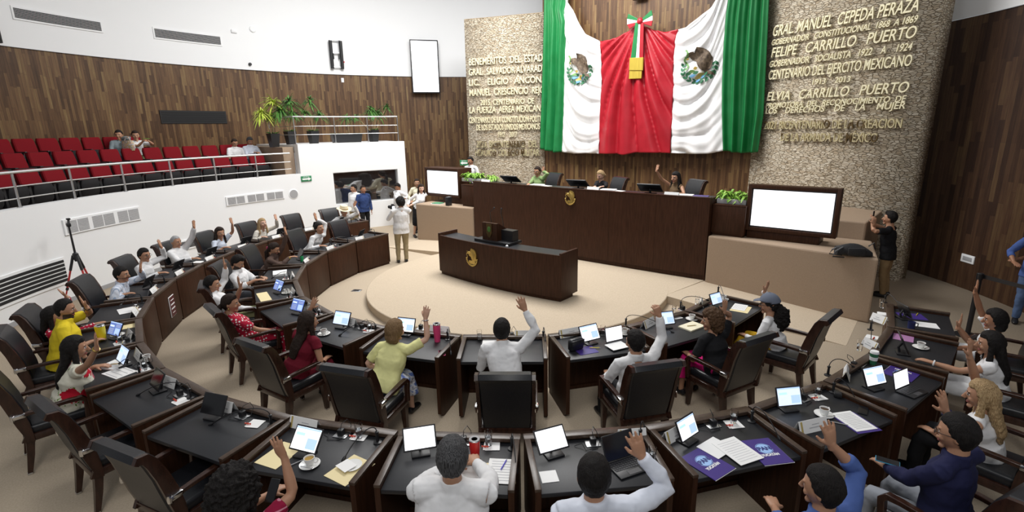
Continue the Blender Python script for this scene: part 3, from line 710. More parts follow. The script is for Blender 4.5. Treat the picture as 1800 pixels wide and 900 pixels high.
# ------------------------------------------------------------------ eagle medallion in gold (seen on rostrum and podium)
def eagle_badge(name, c, h, parent=None, label=None):
    """relief of an eagle over a wreath, standing on a front that faces -y"""
    o = empty(name, c, 0)
    if parent: o.parent = parent
    if label: tag(o, label, 'emblem')
    S = lambda pts, d, y=0.0: b.prism([V((x * h, -y, z * h)) for x, z in pts], (0, -d, 0))
    b = MB()
    S([(-0.02, 0.5), (0.12, 0.47), (0.26, 0.38), (0.33, 0.2), (0.31, 0.0), (0.22, -0.14), (0.08, -0.16), (0.0, -0.06), (-0.05, 0.06), (-0.16, 0.1), (-0.22, 0.2), (-0.14, 0.26), (-0.1, 0.36)], 0.025)
    for k in range(5): b.tube([(h * (0.0 + 0.055 * k), -0.026, h * (0.42 - 0.03 * k)), (h * (0.12 + 0.05 * k), -0.03, h * (0.14 - 0.05 * k)), (h * (0.10 + 0.045 * k), -0.026, h * (-0.08 - 0.01 * k))], h * 0.022, 6)
    b.ball((-0.17 * h, -0.025, 0.27 * h), (h * 0.09, 0.02, h * 0.075)); b.tube([(-0.23 * h, -0.03, 0.26 * h), (-0.29 * h, -0.03, 0.2 * h)], [h * 0.03, h * 0.01], 6)
    b.build('eagle', M['gold_dark'], o)
    b = MB(); pts = [(h * (-0.30 + 0.03 * sin(k * 1.4)), -0.03, h * (0.36 - k * 0.055)) for k in range(9)]
    b.tube(pts, h * 0.022, 6); b.build('snake', M['gold_dark'], o)
    b = MB()
    for k in range(15):
        a = rad(180 + k * 180 / 14); b.ball((h * 0.36 * cos(a), -0.02, h * (0.36 * sin(a) - 0.04)), (h * 0.055, 0.016, h * 0.04), Ry(-a), 8, 6)
    b.tube([(h * 0.36 * cos(rad(180 + k * 15)), -0.012, h * (0.36 * sin(rad(180 + k * 15)) - 0.04)) for k in range(13)], h * 0.02, 6)
    b.box((0, -0.015, -0.40 * h), (0.22 * h, 0.02, 0.09 * h), bev=0.004); b.build('wreath', M['gold_dark'], o)
    b = MB(); S([(-0.2, -0.14), (0.2, -0.14), (0.24, -0.26), (0.1, -0.32), (-0.1, -0.32), (-0.24, -0.26)], 0.016); b.build('perch', M['gold_dark'], o)
    return o
# ------------------------------------------------------------------ rostrum
RX0, RX1, RY, RZ0, RZ1 = -3.63, 2.97, 2.64, 0.16, 1.87
def bow_y(x, y0, sag, x0, x1): t = (x - x0) / (x1 - x0); return y0 - sag * 4 * t * (1 - t)
ro = empty('rostrum', (-0.33, 2.9, RZ0), 0, 'long dark wood rostrum desk of the presiding board below the flag', 'rostrum')
def curved_slab(name, x0, x1, y0, sag, depth_, z0, z1, mt, parent, n=24, xs0=None, xs1=None):
    xs0 = x0 if xs0 is None else xs0; xs1 = x1 if xs1 is None else xs1
    b = MB(); rr = []
    for k in range(n + 1):
        x = lerp(x0, x1, k / n); y = bow_y(x, y0, sag, xs0, xs1)
        rr.append([V((x, y, z0)), V((x, y + depth_, z0)), V((x, y + depth_, z1)), V((x, y, z1))])
    b.rings(rr); bmesh.ops.translate(b.bm, verts=b.bm.verts, vec=-parent.location)
    return b.build(name, mt, parent, auto=30)
seams = [RX0, -2.5, -1.33, -0.3, 0.75, 1.85, RX1]
for a, c_ in zip(seams, seams[1:]): curved_slab('front_panel', a + 0.002, c_ - 0.002, RY, 0.10, 0.05, RZ0 + 0.1, RZ1 - 0.001, M['wood'], ro, 6, RX0, RX1)
curved_slab('plinth', RX0 + 0.02, RX1 - 0.02, RY + 0.04, 0.10, 0.1, RZ0, RZ0 + 0.1, M['wood'], ro, 24, RX0, RX1)
curved_slab('top_rail', RX0, RX1, RY - 0.005, 0.10, 0.09, RZ1, RZ1 + 0.02, M['wood'], ro)
curved_slab('work_surface', RX0 + 0.04, RX1 - 0.04, RY + 0.05, 0.10, 0.8, RZ1 - 0.1, RZ1 - 0.05, M['desk_top'], ro)
for x in (RX0 + 0.03, RX1 - 0.03):
    b = MB(); b.box(V((x, RY + 0.46, (RZ0 + RZ1) / 2)) - ro.location, (0.06, 0.86, RZ1 - RZ0), bev=0.005); b.build('end_panel', M['wood'], ro)
eagle_badge('emblem', V((-0.29, bow_y(-0.29, RY, 0.1, RX0, RX1) - 0.004, 1.66)) - ro.location, 0.37, ro)

# planter wings, screen plinths, screens
def cabinet(name, x0, x1, y0, y1, z0, z1, label):
    o = empty(name, ((x0 + x1) / 2, (y0 + y1) / 2, z0), 0, label, 'cabinet')
    b = MB(); b.box((0, 0, (z1 - z0) / 2 + 0.02), (x1 - x0, y1 - y0, z1 - z0 - 0.04), bev=0.006); b.build('body', M['wood'], o)
    b = MB(); b.box((0, 0, 0.02), (x1 - x0 - 0.04, y1 - y0 - 0.04, 0.04)); b.build('plinth', M['wood'], o)
    b = MB(); b.box((0, 0, z1 - z0 - 0.0), (x1 - x0 + 0.01, y1 - y0 + 0.01, 0.03), bev=0.006); b.build('top', M['wood'], o)
    return o
cabinet('planter_cabinet', 2.985, 3.62, 2.78, 3.4, 1.122, 1.74, 'dark wood planter cabinet joining the rostrum to the right screen')
cabinet('planter_cabinet', -4.25, -3.645, 2.78, 3.4, 1.122, 1.74, 'dark wood cabinet joining the rostrum to the left screen')
def stand_tv(c00, c10, c01, y, base, label, lines, depth_=0.22):
    a, r, l = ony(*c00, y), ony(*c10, y), ony(*c01, y)
    w_, h_ = r.x - a.x, a.z - l.z; cx = (a.x + r.x) / 2
    o = empty('screen_monitor', (cx, y, l.z), 0, label, 'screen')
    fr = 0.07; f_ = MB()
    for s in (-1, 1): f_.box((s * (w_ / 2 - fr / 2), depth_ / 2, h_ / 2), (fr, depth_, h_), bev=0.008)
    for z in (fr / 2, h_ - fr / 2): f_.box((0, depth_ / 2, z), (w_ - 2 * fr + 0.004, depth_, fr), bev=0.006)
    f_.box((0, depth_ - 0.02, h_ / 2), (w_ - 0.02, 0.04, h_ - 0.02)); f_.build('wood_frame', M['wood'], o)
    b = MB(); b.box((0, 0.06, h_ / 2), (w_ - 2 * fr, 0.04, h_ - 2 * fr)); b.build('bezel', M['black'], o)
    d = MB(); d.box((0, 0.036, h_ / 2), (w_ - 2 * fr - 0.05, 0.01, h_ - 2 * fr - 0.05)); ds = d.build('display', M['screen_white'], o)
    if lines:
        t = MB(); W = w_ - 2 * fr - 0.15
        for k in range(lines): ww = W * (0.95 if k < lines - 1 else 0.4); t.box((-(W - ww) / 2, 0.029, h_ * (0.8 - 0.065 * k)), (ww, 0.002, 0.010))
        t.build('text_line', M['screen_grey'], ds)
    b0, b1, bt, bb, bd = base
    cb = MB(); cb.box(((b0 + b1) / 2 - cx, bd / 2 + 0.05, (bt + bb) / 2 - l.z), (b1 - b0, bd, bt - bb), bev=0.006); cb.build('plinth', M['wood'], o)
    return o
yR = 2.86
tv = stand_tv((1316, 324), (1481, 332), (1313, 404), yR, (3.64, 4.9, ony(1313, 404, yR).z, 1.122, 0.45), 'large white lit screen in a dark wood frame at the right end of the rostrum', 0)
yL = 2.95
tv2 = stand_tv((745.5, 294), (806, 297.5), (746, 343), yL, (-5.3, -4.3, ony(746, 343, yL).z, 1.122, 0.4), 'white lit screen with lines of text at the left end of the rostrum', 4, 0.55)

# podium with lectern
PX0, PX1, PY, PZ0, PZ1 = -1.92, 1.37, -0.28, 0.16, 1.05
po = empty('podium_desk', (-0.27, 0, PZ0), 0, 'dark wood podium desk with an eagle emblem in the middle of the dais', 'podium')
ps = [PX0, -0.83, 0.28, PX1]
for a, c_ in zip(ps, ps[1:]): curved_slab('front_panel', a + 0.002, c_ - 0.002, PY, 0.13, 0.04, PZ0 + 0.07, PZ1, M['wood'], po, 8, PX0, PX1)
curved_slab('plinth', PX0 + 0.03, PX1 - 0.03, PY + 0.03, 0.13, 0.42, PZ0, PZ0 + 0.07, M['wood'], po, 16, PX0, PX1)
curved_slab('work_surface', PX0 + 0.05, PX1 - 0.05, PY + 0.03, 0.13, 0.5, PZ1 - 0.06, PZ1 - 0.03, M['desk_top'], po, 16, PX0, PX1)
curved_slab('back_panel', PX0 + 0.03, PX1 - 0.03, 0.20, 0.0, 0.03, PZ0 + 0.07, PZ1 - 0.06, M['wood'], po, 4)
for x in (PX0 + 0.02, PX1 - 0.02):
    b = MB(); b.box(V((x, 0.0, (PZ0 + 0.07 + PZ1) / 2 + 0.02)) - po.location, (0.05, 0.56, PZ1 - PZ0 - 0.03), bev=0.006); b.build('end_panel', M['wood'], po)
eagle_badge('emblem', V((-0.76, bow_y(-0.76, PY, 0.13, PX0, PX1) - 0.004, 0.72)) - po.location, 0.40, po)
lx = -0.5
le = empty('lectern', (lx, 0.02, PZ1 - 0.03), 0, 'black lectern with a crest and two gooseneck microphones on the podium desk', 'lectern')
b = MB(); b.box((0.06, 0.02, 0.03), (0.95, 0.42, 0.06), bev=0.008); b.build('base', M['black'], le)
b = MB(); b.prism([V((-0.2, -0.16, 0.06)), V((-0.2, 0.16, 0.06)), V((-0.2, 0.16, 0.27)), V((-0.2, -0.1, 0.42)), V((-0.2, -0.16, 0.42))], (0.4, 0, 0)); q = b.build('box', M['wood'], le, auto=20)
b = MB(); b.prism([V((0.2, -0.02, 0.06)), V((0.2, 0.16, 0.06)), V((0.5, 0.16, 0.06)), V((0.5, -0.02, 0.06))], (0, 0, 0.22)); b.build('side_shelf', M['black'], le, auto=20)
b = MB(); b.prism([V((x, -0.165, z)) for x, z in ((-0.07, 0.40), (0.07, 0.40), (0.075, 0.22), (0.04, 0.14), (0.0, 0.12), (-0.04, 0.14), (-0.075, 0.22))], (0, -0.012, 0)); cr = b.build('crest', M['tarnish'], le, auto=20)
b = MB(); b.ball((0, -0.178, 0.29), (0.045, 0.012, 0.06)); b.build('shield', M['leaf'], cr)
for s in (-1, 1):
    b = MB(); b.tube([(s * 0.16, 0.1, 0.3), (s * 0.165, 0.06, 0.5), (s * 0.15 + 0.05, -0.02, 0.62), (s * 0.10 + 0.1, 0.0, 0.70)], 0.008, 6)
    b.ball((s * 0.10 + 0.1, 0.0, 0.71), 0.018); b.build('microphone', M['black'], le)
b = MB(); b.lathe([(0.03, 0), (0.03, 0.02), (0.012, 0.035)], V((0.5, -0.2, 0.0)), 10); b.build('cable_cap', M['white'], le)

# ------------------------------------------------------------------ desks
DW = 1.035
def make_desk():
    o = empty('curved_row_desk')
    b = MB(); b.box((0, 0.325, 0.40), (DW, 0.035, 0.70), bev=0.003); b.build('front_panel', M['wood'], o)
    b = MB(); b.box((0, 0.31, 0.025), (DW - 0.04, 0.03, 0.05)); b.build('plinth', M['wood'], o)
    b = MB(); b.box((0, 0.305, 0.773), (DW + 0.01, 0.085, 0.034), bev=0.004); b.build('front_rim', M['wood_rim'], o)
    for s in (-1, 1):
        b = MB(); x = s * (DW / 2 - 0.024)
        b.prism([V((x - 0.022, y, z)) for y, z in ((0.30, 0.0), (-0.26, 0.0), (-0.35, 0.06), (-0.35, 0.765), (0.262, 0.765))], (0.044, 0, 0)); sp = b.build('side_panel', M['wood'], o, auto=20)
        b = MB(); b.box((x, -0.045, 0.7775), (0.05, 0.615, 0.025), bev=0.004); b.build('side_rim', M['wood_rim'], sp)
    b = MB(); b.box((0, -0.035, 0.727), (DW - 0.095, 0.62, 0.036), bev=0.005); b.build('work_surface', M['desk_top'], o)
    b = MB(); b.box((0, 0.12, 0.66), (DW - 0.1, 0.3, 0.09), bev=0.004); b.build('drawer_tray', M['black'], o)
    return o
ZT = 0.746                                                         # height of the writing surface
IN = [(180.3 + 15.04 * (k + 0.5)) for k in range(12)]
OUT = [(172.3 + 9.86 * (k + 0.5)) for k in range(20)]
RI, RO = 4.03 + 0.345, 6.16 + 0.345
NUM = ['first', 'second', 'third', 'fourth', 'fifth', 'sixth', 'seventh', 'eighth', 'ninth', 'tenth', 'eleventh', 'twelfth', 'thirteenth', 'fourteenth', 'fifteenth', 'sixteenth', 'seventeenth', 'eighteenth', 'nineteenth', 'twentieth']
WHO_IN = ['with no one seated, at the left end of the inner row', 'of the man with dark epaulettes, inner row', 'of the woman in the brown turtleneck, inner row', 'of the bearded man looking at his phone, inner row', 'of the man in white with green trousers, inner row', 'of the woman in the red dotted dress, inner row',
          'of the woman in dark red, inner row', 'with the pink tumbler, inner row', 'squarely facing the dais, inner row', 'with the purple folder and two lit tablets, inner row', 'with the notebook and a cup, inner row', 'at the right end of the inner row, with a manila folder']
WHO_OUT = ['of the man in the straw hat, outer row', 'with no one seated next to the straw hat man, outer row', 'of the blonde woman in white on the left, outer row', 'of the woman in light blue, outer row', 'of the grey-haired man, outer row', 'of the man with glasses in white by the parapet, outer row',
           'of the man in the pale striped shirt, outer row', 'before the hidden person in red and white, outer row', 'with the yellow tumbler, outer row', 'of the woman in the flowered dress, outer row', 'with a dark tablet nearest the flowered dress, outer row', 'with dark tablet and long cables, outer row',
           'with manila paper and a cup of tea, outer row', 'with the red tumbler, outer row', 'with the open black laptop, outer row', 'with two purple party folders, outer row', 'with a printed sheet and a black phone, outer row', 'with a lit tablet and a small laptop, outer row', 'with a green paper cup and pink folder, outer row', 'with a dark mug at the right end of the outer row']
desk0 = make_desk()
DESK = {}
def fr(row, k, x=0, y=0, z=0):
    """desk frame of a seat: x to the sitter's right, y towards the centre"""
    a = (IN if row == 'in' else OUT)[k]; R = RI if row == 'in' else RO
    c = pol(R, a); f = -pol(1, a); r = V((f.y, -f.x, 0)); return c + r * x + f * y + V((0, 0, z))
def frz(row, k): a = (IN if row == 'in' else OUT)[k]; return rad(a) + pi / 2
first = True
for row, A_, R, who, g in (('in', IN, RI, WHO_IN, 'desks of the inner row'), ('out', OUT, RO, WHO_OUT, 'desks of the outer row')):
    for k, a in enumerate(A_):
        d = desk0 if first else copy_tree(desk0); first = False
        d.location = pol(R, a); d.rotation_euler = (0, 0, frz(row, k)); tag(d, 'dark wood desk ' + who[k], 'desk', g)
        DESK[(row, k)] = d

# ------------------------------------------------------------------ chairs
def make_chair():
    o = empty('armchair')
    b = MB(); b.box((0, 0.0, 0.455), (0.52, 0.52, 0.10), bev=0.035, seg=3); b.build('seat', M['leather'], o)
    b = MB(); b.box((0, 0.0, 0.385), (0.58, 0.56, 0.07), bev=0.008); b.build('seat_frame', M['wood_chair'], o)
    path = [(-0.235, 0.43), (-0.255, 0.55), (-0.285, 0.70), (-0.325, 0.86), (-0.375, 1.0), (-0.41, 1.055), (-0.455, 1.065), (-0.475, 1.04)]
    th = [0.04, 0.055, 0.06, 0.055, 0.05, 0.045, 0.035, 0.02]; hw = [0.255, 0.26, 0.265, 0.27, 0.275, 0.275, 0.275, 0.272]
    def slab(path, th, hw, x0=None, n=3):
        b = MB(); rr = []
        for i, (y, z) in enumerate(path):
            a, c_ = path[max(i - 1, 0)], path[min(i + 1, len(path) - 1)]; ty, tz = c_[0] - a[0], c_[1] - a[1]; L = math.hypot(ty, tz); ny, nz = tz / L, -ty / L
            w_ = hw[i]; t = th[i]; cx = 0 if x0 is None else x0
            rr.append([V((cx + sx * w_ * kx, y + ny * t * kt, z + nz * t * kt)) for sx, kx, kt in ((-1, 1, -0.6), (-1, 1, 0.6), (-1, 0.93, 1), (1, 0.93, 1), (1, 1, 0.6), (1, 1, -0.6), (1, 0.93, -1), (-1, 0.93, -1))])
        b.rings(rr); return b
    slab(path, th, hw).build('backrest', M['leather'], o)
    for s in (-1, 1):
        p2 = [(y, z) for y, z in path]; q = slab([(-0.25, 0.36)] + p2, [0.05] + [t * 0.86 for t in th], [0.02] * 9, s * 0.288); q.build('back_stile', M['wood_chair'], o)
        b = MB(); rr = []
        for (y, z, w_, h_) in ((-0.27, 0.655, 0.022, 0.018), (-0.1, 0.665, 0.026, 0.018), (0.12, 0.668, 0.03, 0.02), (0.21, 0.66, 0.03, 0.024), (0.245, 0.62, 0.028, 0.026), (0.235, 0.52, 0.024, 0.024), (0.225, 0.40, 0.024, 0.026)):
            rr.append((y, z, w_, h_))
        rows = []
        for i, (y, z, w_, h_) in enumerate(rr):
            a, c_ = rr[max(i - 1, 0)], rr[min(i + 1, len(rr) - 1)]; ty, tz = c_[0] - a[0], c_[1] - a[1]; L = math.hypot(ty, tz); ny, nz = -tz / L, ty / L
            rows.append([V((s * 0.305 + sx * w_, y + ny * h_ * k, z + nz * h_ * k)) for sx, k in ((-1, -1), (-1, 1), (1, 1), (1, -1))])
        b.rings(rows); ar = b.build('arm', M['wood_chair'], o, auto=40)
        md = ar.modifiers.new('bev', 'BEVEL'); md.width = 0.006; md.segments = 2
        b = MB(); b.box((s * 0.312, -0.27, 0.657), (0.05, 0.10, 0.044), bev=0.01); b.lathe([(0.02, -0.03), (0.022, 0.0), (0.016, 0.03)], V((s * 0.315, -0.315, 0.655)), 10); b.build('bracket', M['chrome'], ar)
    for s in (-1, 1):
        for y0, y1 in ((0.225, 0.235), (-0.235, -0.30)):
            b = MB(); rr = []
            for z, y, r in ((0.37, y0, 0.034), (0.2, lerp(y0, y1, 0.4), 0.029), (0.012, y1, 0.02)): rr.append([V((s * 0.255 + dx * r, y + dy * r, z)) for dx, dy in ((-1, -1), (1, -1), (1, 1), (-1, 1))])
            b.rings(rr); lg = b.build('leg', M['wood_chair'], o, auto=20)
            b = MB(); b.box((s * 0.255, y1, 0.012), (0.042, 0.042, 0.022), bev=0.004); b.build('foot_cap', M['steel'], lg)
    return o
chair0 = make_chair(); CH = [0]
def place_chair(p, face, label, group='leather armchairs at the desks'):
    """face = direction in radians the sitter looks"""
    c = chair0 if CH[0] == 0 else copy_tree(chair0); CH[0] += 1
    c.location = (p[0], p[1], p[2] if len(p) > 2 else 0); c.rotation_euler = (0, 0, face - pi / 2); c.scale = (0.93, 1, 1); tag(c, label, 'chair', group); return c
# ------------------------------------------------------------------ gallery seats, rails, plants
def make_gseat():
    o = empty('theatre_seat')
    b = MB(); rr = []
    for z, y, hw in ((0.34, -0.14, 0.225), (0.45, -0.155, 0.235), (0.68, -0.2, 0.235), (0.88, -0.245, 0.225), (0.93, -0.262, 0.2)):
        rr.append([V((x * hw, y + dy, z)) for x, dy in ((-1, -0.03), (-1, 0.025), (-0.9, 0.045), (0.9, 0.045), (1, 0.025), (1, -0.03))])
    b.rings(rr); b.build('backrest', M['red_fabric'], o)
    b = MB(); rr = []
    for z, y, hw in ((0.28, -0.16, 0.215), (0.5, -0.2, 0.235), (0.86, -0.285, 0.22)): rr.append([V((x * hw, y + dy, z)) for x, dy in ((-1, -0.02), (-1, 0.02), (1, 0.02), (1, -0.02))])
    b.rings(rr); b.build('back_shell', M['black'], o)
    b = MB(); rr = []
    for z, y, hw in ((0.22, -0.02, 0.20), (0.3, 0.03, 0.215), (0.52, 0.075, 0.215), (0.61, 0.075, 0.19)): rr.append([V((x * hw, y + dy, z)) for x, dy in ((-1, -0.05), (-1, 0.02), (-0.8, 0.045), (0.8, 0.045), (1, 0.02), (1, -0.05))])
    b.rings(rr); b.build('folded_seat', M['black_fabric'], o)
    for s in (-1, 1):
        b = MB(); b.box((s * 0.255, -0.03, 0.615), (0.05, 0.36, 0.035), bev=0.01); ar = b.build('armrest', M['black'], o)
        b = MB(); b.box((s * 0.255, -0.06, 0.3), (0.035, 0.26, 0.6), bev=0.006); b.build('side_support', M['black'], ar)
    return o
gs0 = None
def gseat(R, a, z, label, group):
    global gs0
    c = gs0 if gs0 is not None and not gs0.get('label') else (copy_tree(gs0) if gs0 is not None else make_gseat())
    if gs0 is None: gs0 = c
    c.location = pol(R, a, z); c.rotation_euler = (0, 0, rad(a) + pi / 2); tag(c, label, 'seat', group)
rows = [(11.72, 2.34, [195.4 + 2.5 * k for k in range(10)], 'top'), (10.9, 2.03, [181.3 + 2.83 * k for k in range(14)], 'middle'), (10.06, 1.72, [181.6 + 3.05 * k for k in range(15)], 'front')]
for R, z, As, nm in rows:
    for k, a in enumerate(As): gseat(R, a, z, 'red theatre seat, number %d from the right in the gallery\'s %s row' % (k + 1, nm), 'red seats in the gallery %s row' % nm)
def rail(name, pts, posts, z0, heights, label, parent=None):
    o = empty(name, posts[0], 0, label, 'railing')
    for i, z in enumerate(heights):
        b = MB(); b.tube([V((p[0], p[1], z)) - o.location for p in pts], (0.028 if 'gallery' in name else 0.02) if i == 0 else (0.012 if 'gallery' in name else 0.008), 8); b.build('handrail' if i == 0 else 'cross_rail', M['steel'], o)
    for p in posts:
        b = MB(); b.tube([V((p[0], p[1], z0)) - o.location, V((p[0], p[1], heights[0])) - o.location], 0.024 if 'gallery' in name else 0.016, 8)
        b.lathe([(0.045, 0), (0.045, 0.015)], V((p[0], p[1], z0)) - o.location, 10); b.build('post', M['steel'], o)
    return o
rail('gallery_railing', [pol(9.2, a) for a in np.arange(246, 177.2, -1.5)], [pol(9.2, 177.5 + 7.66 * k, 2.03) for k in range(9)], 2.03, (2.68, 2.42, 2.2), 'long steel railing in front of the red seats')
rail('balcony_railing', [pol(10.4, 178.4), pol(9.24, 176.8)] + [pol(9.24, a) for a in np.arange(175.5, 155.3, -1.5)] + [pol(9.24, 155.3)], [pol(10.4, 178.4, 2.86), pol(9.24, 176.8, PT), pol(9.24, 168.7, PT), pol(9.24, 161.8, PT), pol(9.24, 155.3, PT)], PT, (3.78, 3.49, 3.23), 'steel railing around the plants above the white partition')
def blade(b, p, d, L, w_, droop, n=5):
    """one thin arching leaf, a folded double blade"""
    d = V(d).normalized(); side = d.cross(V((0, 0, 1))); side = side.normalized() if side.length > 0.01 else V((1, 0, 0))
    rr = []
    for i in range(n + 1):
        t = i / n; q = V(p) + d * L * t + V((0, 0, -droop * L * t * t)); ww = w_ * (0.5 + 1.2 * t) * (1 - t) ** 0.6 + 0.002
        rr.append([q - side * ww, q + V((0, 0, 0.004)), q + side * ww, q - V((0, 0, 0.004))])
    b.rings(rr)
def canes_plant(p, heads, mt, label, pot=(0.3, 0.42), low=True, name='potted_palm'):
    o = empty(name, p, 0, label, 'plant', 'potted plants on the balcony'); rn = random.Random(int(abs(p[0] * 1000)))
    w_, h_ = pot
    b = MB(); rr = []
    for z, r in ((0, w_ * 0.36), (h_, w_ * 0.5), (h_, w_ * 0.43), (h_ * 0.9, w_ * 0.42)): rr.append([V((x * r, y * r, z)) for x, y in ((-1, -1), (1, -1), (1, 1), (-1, 1))])
    b.rings(rr); b.build('pot', M['black'], o, auto=20)
    if low:
        b = MB()
        for k in range(60): a = rn.uniform(0, 6.28); blade(b, (w_ * 0.3 * cos(a), w_ * 0.3 * sin(a), h_ * 0.92), (cos(a) * 0.6, sin(a) * 0.6, 1), rn.uniform(0.14, 0.24), 0.007, 0.5, 3)
        b.build('grass', M['leaf'], o)
    for (x, y, z, n, L) in heads:
        b = MB(); b.tube([(x * 0.15, y * 0.15, h_ * 0.9), (x * 0.6, y * 0.6, lerp(h_, z, 0.55)), (x, y, z)], [0.018, 0.014, 0.011], 6); b.build('cane', M['stem'], o)
        b = MB()
        for k in range(int(n * 1.5)):
            a = rn.uniform(0, 6.28); e = rn.uniform(-0.25, 1.3); blade(b, (x, y, z + rn.uniform(-0.1, 0.05)), (cos(a) * cos(e), sin(a) * cos(e), sin(e)), L * rn.uniform(0.7, 1.15), 0.026, rn.uniform(0.4, 0.9))
        b.build('foliage', mt, o)
    return o
PB = PT - 0.02
canes_plant(pol(10.0, 178.9, 2.86), [(0.05, 0.1, 1.36, 46, 0.4), (0.02, -0.28, 1.02, 46, 0.4), (-0.2, 0.1, 0.95, 30, 0.36)], M['leaf_yellow'], 'yellow-green leafy plant in a black pot, leftmost on the balcony')
canes_plant(pol(10.0, 175.75, PB), [(0.0, 0.1, 1.32, 60, 0.45), (0.1, -0.3, 1.05, 60, 0.42), (0.0, 0.15, 1.02, 40, 0.4)], M['leaf'], 'dense dark green palm in a black pot at the balcony corner')
canes_plant(pol(10.0, 171.4, PB), [(0.0, 0.0, 1.4, 26, 0.34), (0.05, -0.25, 1.0, 26, 0.36), (0.0, 0.3, 0.95, 26, 0.36)], M['leaf'], 'thin three-headed plant in a black pot right of the corner palm')
o = canes_plant(pol(10.0, 159.4, PB), [(0.0, 0.0, 1.08, 60, 0.4), (-0.1, 0.75, 1.25, 18, 0.26), (0.1, -0.75, 0.85, 18, 0.26), (0.0, 0.25, 1.0, 30, 0.36)], M['leaf'], 'spreading dark green plant in a black pot, rightmost on the balcony')
tr = empty('planter_trough', pol(10.0, 164.9, PB), rad(164.9) + pi / 2, 'long black planter trough with an arching plant on the balcony', 'plant', 'potted plants on the balcony')
b = MB(); b.rings([[V((x * s, y * s2, z)) for x, y in ((-1, -1), (1, -1), (1, 1), (-1, 1))] for z, s, s2 in ((0, 0.46, 0.13), (0.3, 0.52, 0.17), (0.3, 0.48, 0.14), (0.26, 0.47, 0.13))]); b.build('trough', M['black'], tr, auto=20)
rn = random.Random(3); b = MB()
for k in range(120): a = rn.uniform(0, 6.28); blade(b, (rn.uniform(-0.44, 0.44), rn.uniform(-0.1, 0.1), 0.26), (cos(a) * 0.6, sin(a) * 0.6, 0.8), rn.uniform(0.12, 0.26), 0.008, 0.6, 3)
b.build('grass', M['leaf'], tr)
b = MB(); b.tube([(-0.1, 0, 0.26), (-0.08, 0, 0.85)], 0.02, 6); b.build('cane', M['stem'], tr)
b = MB()
for k in range(40): a = rn.uniform(0, 6.28); e = rn.uniform(0.1, 1.3); blade(b, (-0.08, 0, 0.8), (cos(a) * cos(e), sin(a) * cos(e), sin(e)), rn.uniform(0.3, 0.55), 0.014, rn.uniform(0.5, 1.1))
b.build('foliage', M['leaf'], tr)
def bush(p, L, W, H, n, mt, label, name='leafy_planter', seed=1):
    o = empty(name, p, 0, label, 'plant'); rn = random.Random(seed)
    b = MB(); b.box((0, 0, 0.05), (L, W, 0.1), bev=0.01); b.build('planter_box', M['grille'], o)
    b = MB()
    for k in range(n):
        a = rn.uniform(0, 6.28); e = rn.uniform(0.2, 1.2); q = V((rn.uniform(-L * 0.45, L * 0.45), rn.uniform(-W * 0.4, W * 0.4), 0.08 + rn.uniform(0, H * 0.5)))
        blade(b, q, (cos(a) * cos(e), sin(a) * cos(e), sin(e)), rn.uniform(0.12, 0.24), 0.03, 0.9, 4)
    b.build('foliage', mt, o); return o
bush((ony(834, 320, RY + 0.45).x, RY + 0.45, RZ1 - 0.05), 0.75, 0.3, 0.28, 190, M['leaf_light'], 'bright green leafy planter on the left end of the rostrum')
bush((ony(866, 322, RY + 0.42).x, RY + 0.42, RZ1 - 0.05), 0.22, 0.18, 0.2, 50, M['leaf_light'], 'small bright green plant on the rostrum right of the large planter', seed=4)
bush((3.3, 3.05, 1.755), 0.56, 0.32, 0.3, 150, M['leaf_light'], 'bright green leafy planter beside the right screen', seed=7)

# ------------------------------------------------------------------ tripod, barrier, bag
tb = pol(8.55, 213.2)
tp = oncyl(119, 390, 8.6); tb = V((tp.x, tp.y, 0)); th_ = tp.z - 0.03
o = empty('camera_tripod', tb, 0, 'black and red tripod standing against the white parapet', 'tripod')
mid = th_ * 0.62
b = MB(); b.lathe([(0.03, mid - 0.12), (0.05, mid - 0.05), (0.05, mid + 0.03), (0.02, mid + 0.06), (0.016, th_ - 0.06)], n=10); b.build('centre_column', M['black'], o)
b = MB(); b.box((0, 0, th_ - 0.03), (0.1, 0.07, 0.07), bev=0.015); b.tube([(0.03, 0.0, th_ - 0.02), (-0.02, 0.02, th_ + 0.06)], 0.02, 8); b.box((-0.03, 0.02, th_ + 0.08), (0.09, 0.06, 0.03), bev=0.006); b.build('pan_head', M['black'], o)
for k in range(3):
    a = 2.3 + k * 2 * pi / 3; d = V((cos(a), sin(a), 0)); top = V((0, 0, mid)) + d * 0.04; ft = d * 0.36
    b = MB(); b.tube([top, top.lerp(ft, 0.28)], 0.024, 8); lg = b.build('leg', M['black'], o)
    b = MB(); b.tube([top.lerp(ft, 0.27), top.lerp(ft, 0.62)], 0.017, 8); b.tube([top.lerp(ft, 0.62), ft + V((0, 0, 0.02))], 0.013, 8); b.build('red_tube', M['tripod_red'], lg)
    b = MB(); b.tube([top.lerp(ft, 0.6), top.lerp(ft, 0.65)], 0.025, 8); b.tube([top.lerp(ft, 0.96), ft], 0.02, 8); b.build('leg_lock', M['black'], lg)
def barrier_post(p, label):
    o = empty('barrier_post', p, 0, label, 'barrier', 'black belt barrier posts at the right')
    b = MB(); b.lathe([(0.17, 0), (0.17, 0.015), (0.05, 0.04)], n=20); b.build('base', M['black'], o)
    b = MB(); b.lathe([(0.034, 0.03), (0.034, 0.95)], n=14); b.build('pole', M['black'], o)
    b = MB(); b.lathe([(0.04, 0.93), (0.043, 0.95), (0.043, 1.02), (0.03, 1.03)], n=14); b.build('belt_head', M['black'], o)
    return o
q0 = onz(1703, 583, 0); q1 = V((8.3, 1.2, 0))
q0 = onz(1700, 590, 0); t0 = EYE + ray(1725, 505) * 1
bq = ondepth(1722, 508, depth(q0)); q1 = V((q0.x + 0.95, q0.y - 0.75, 0))
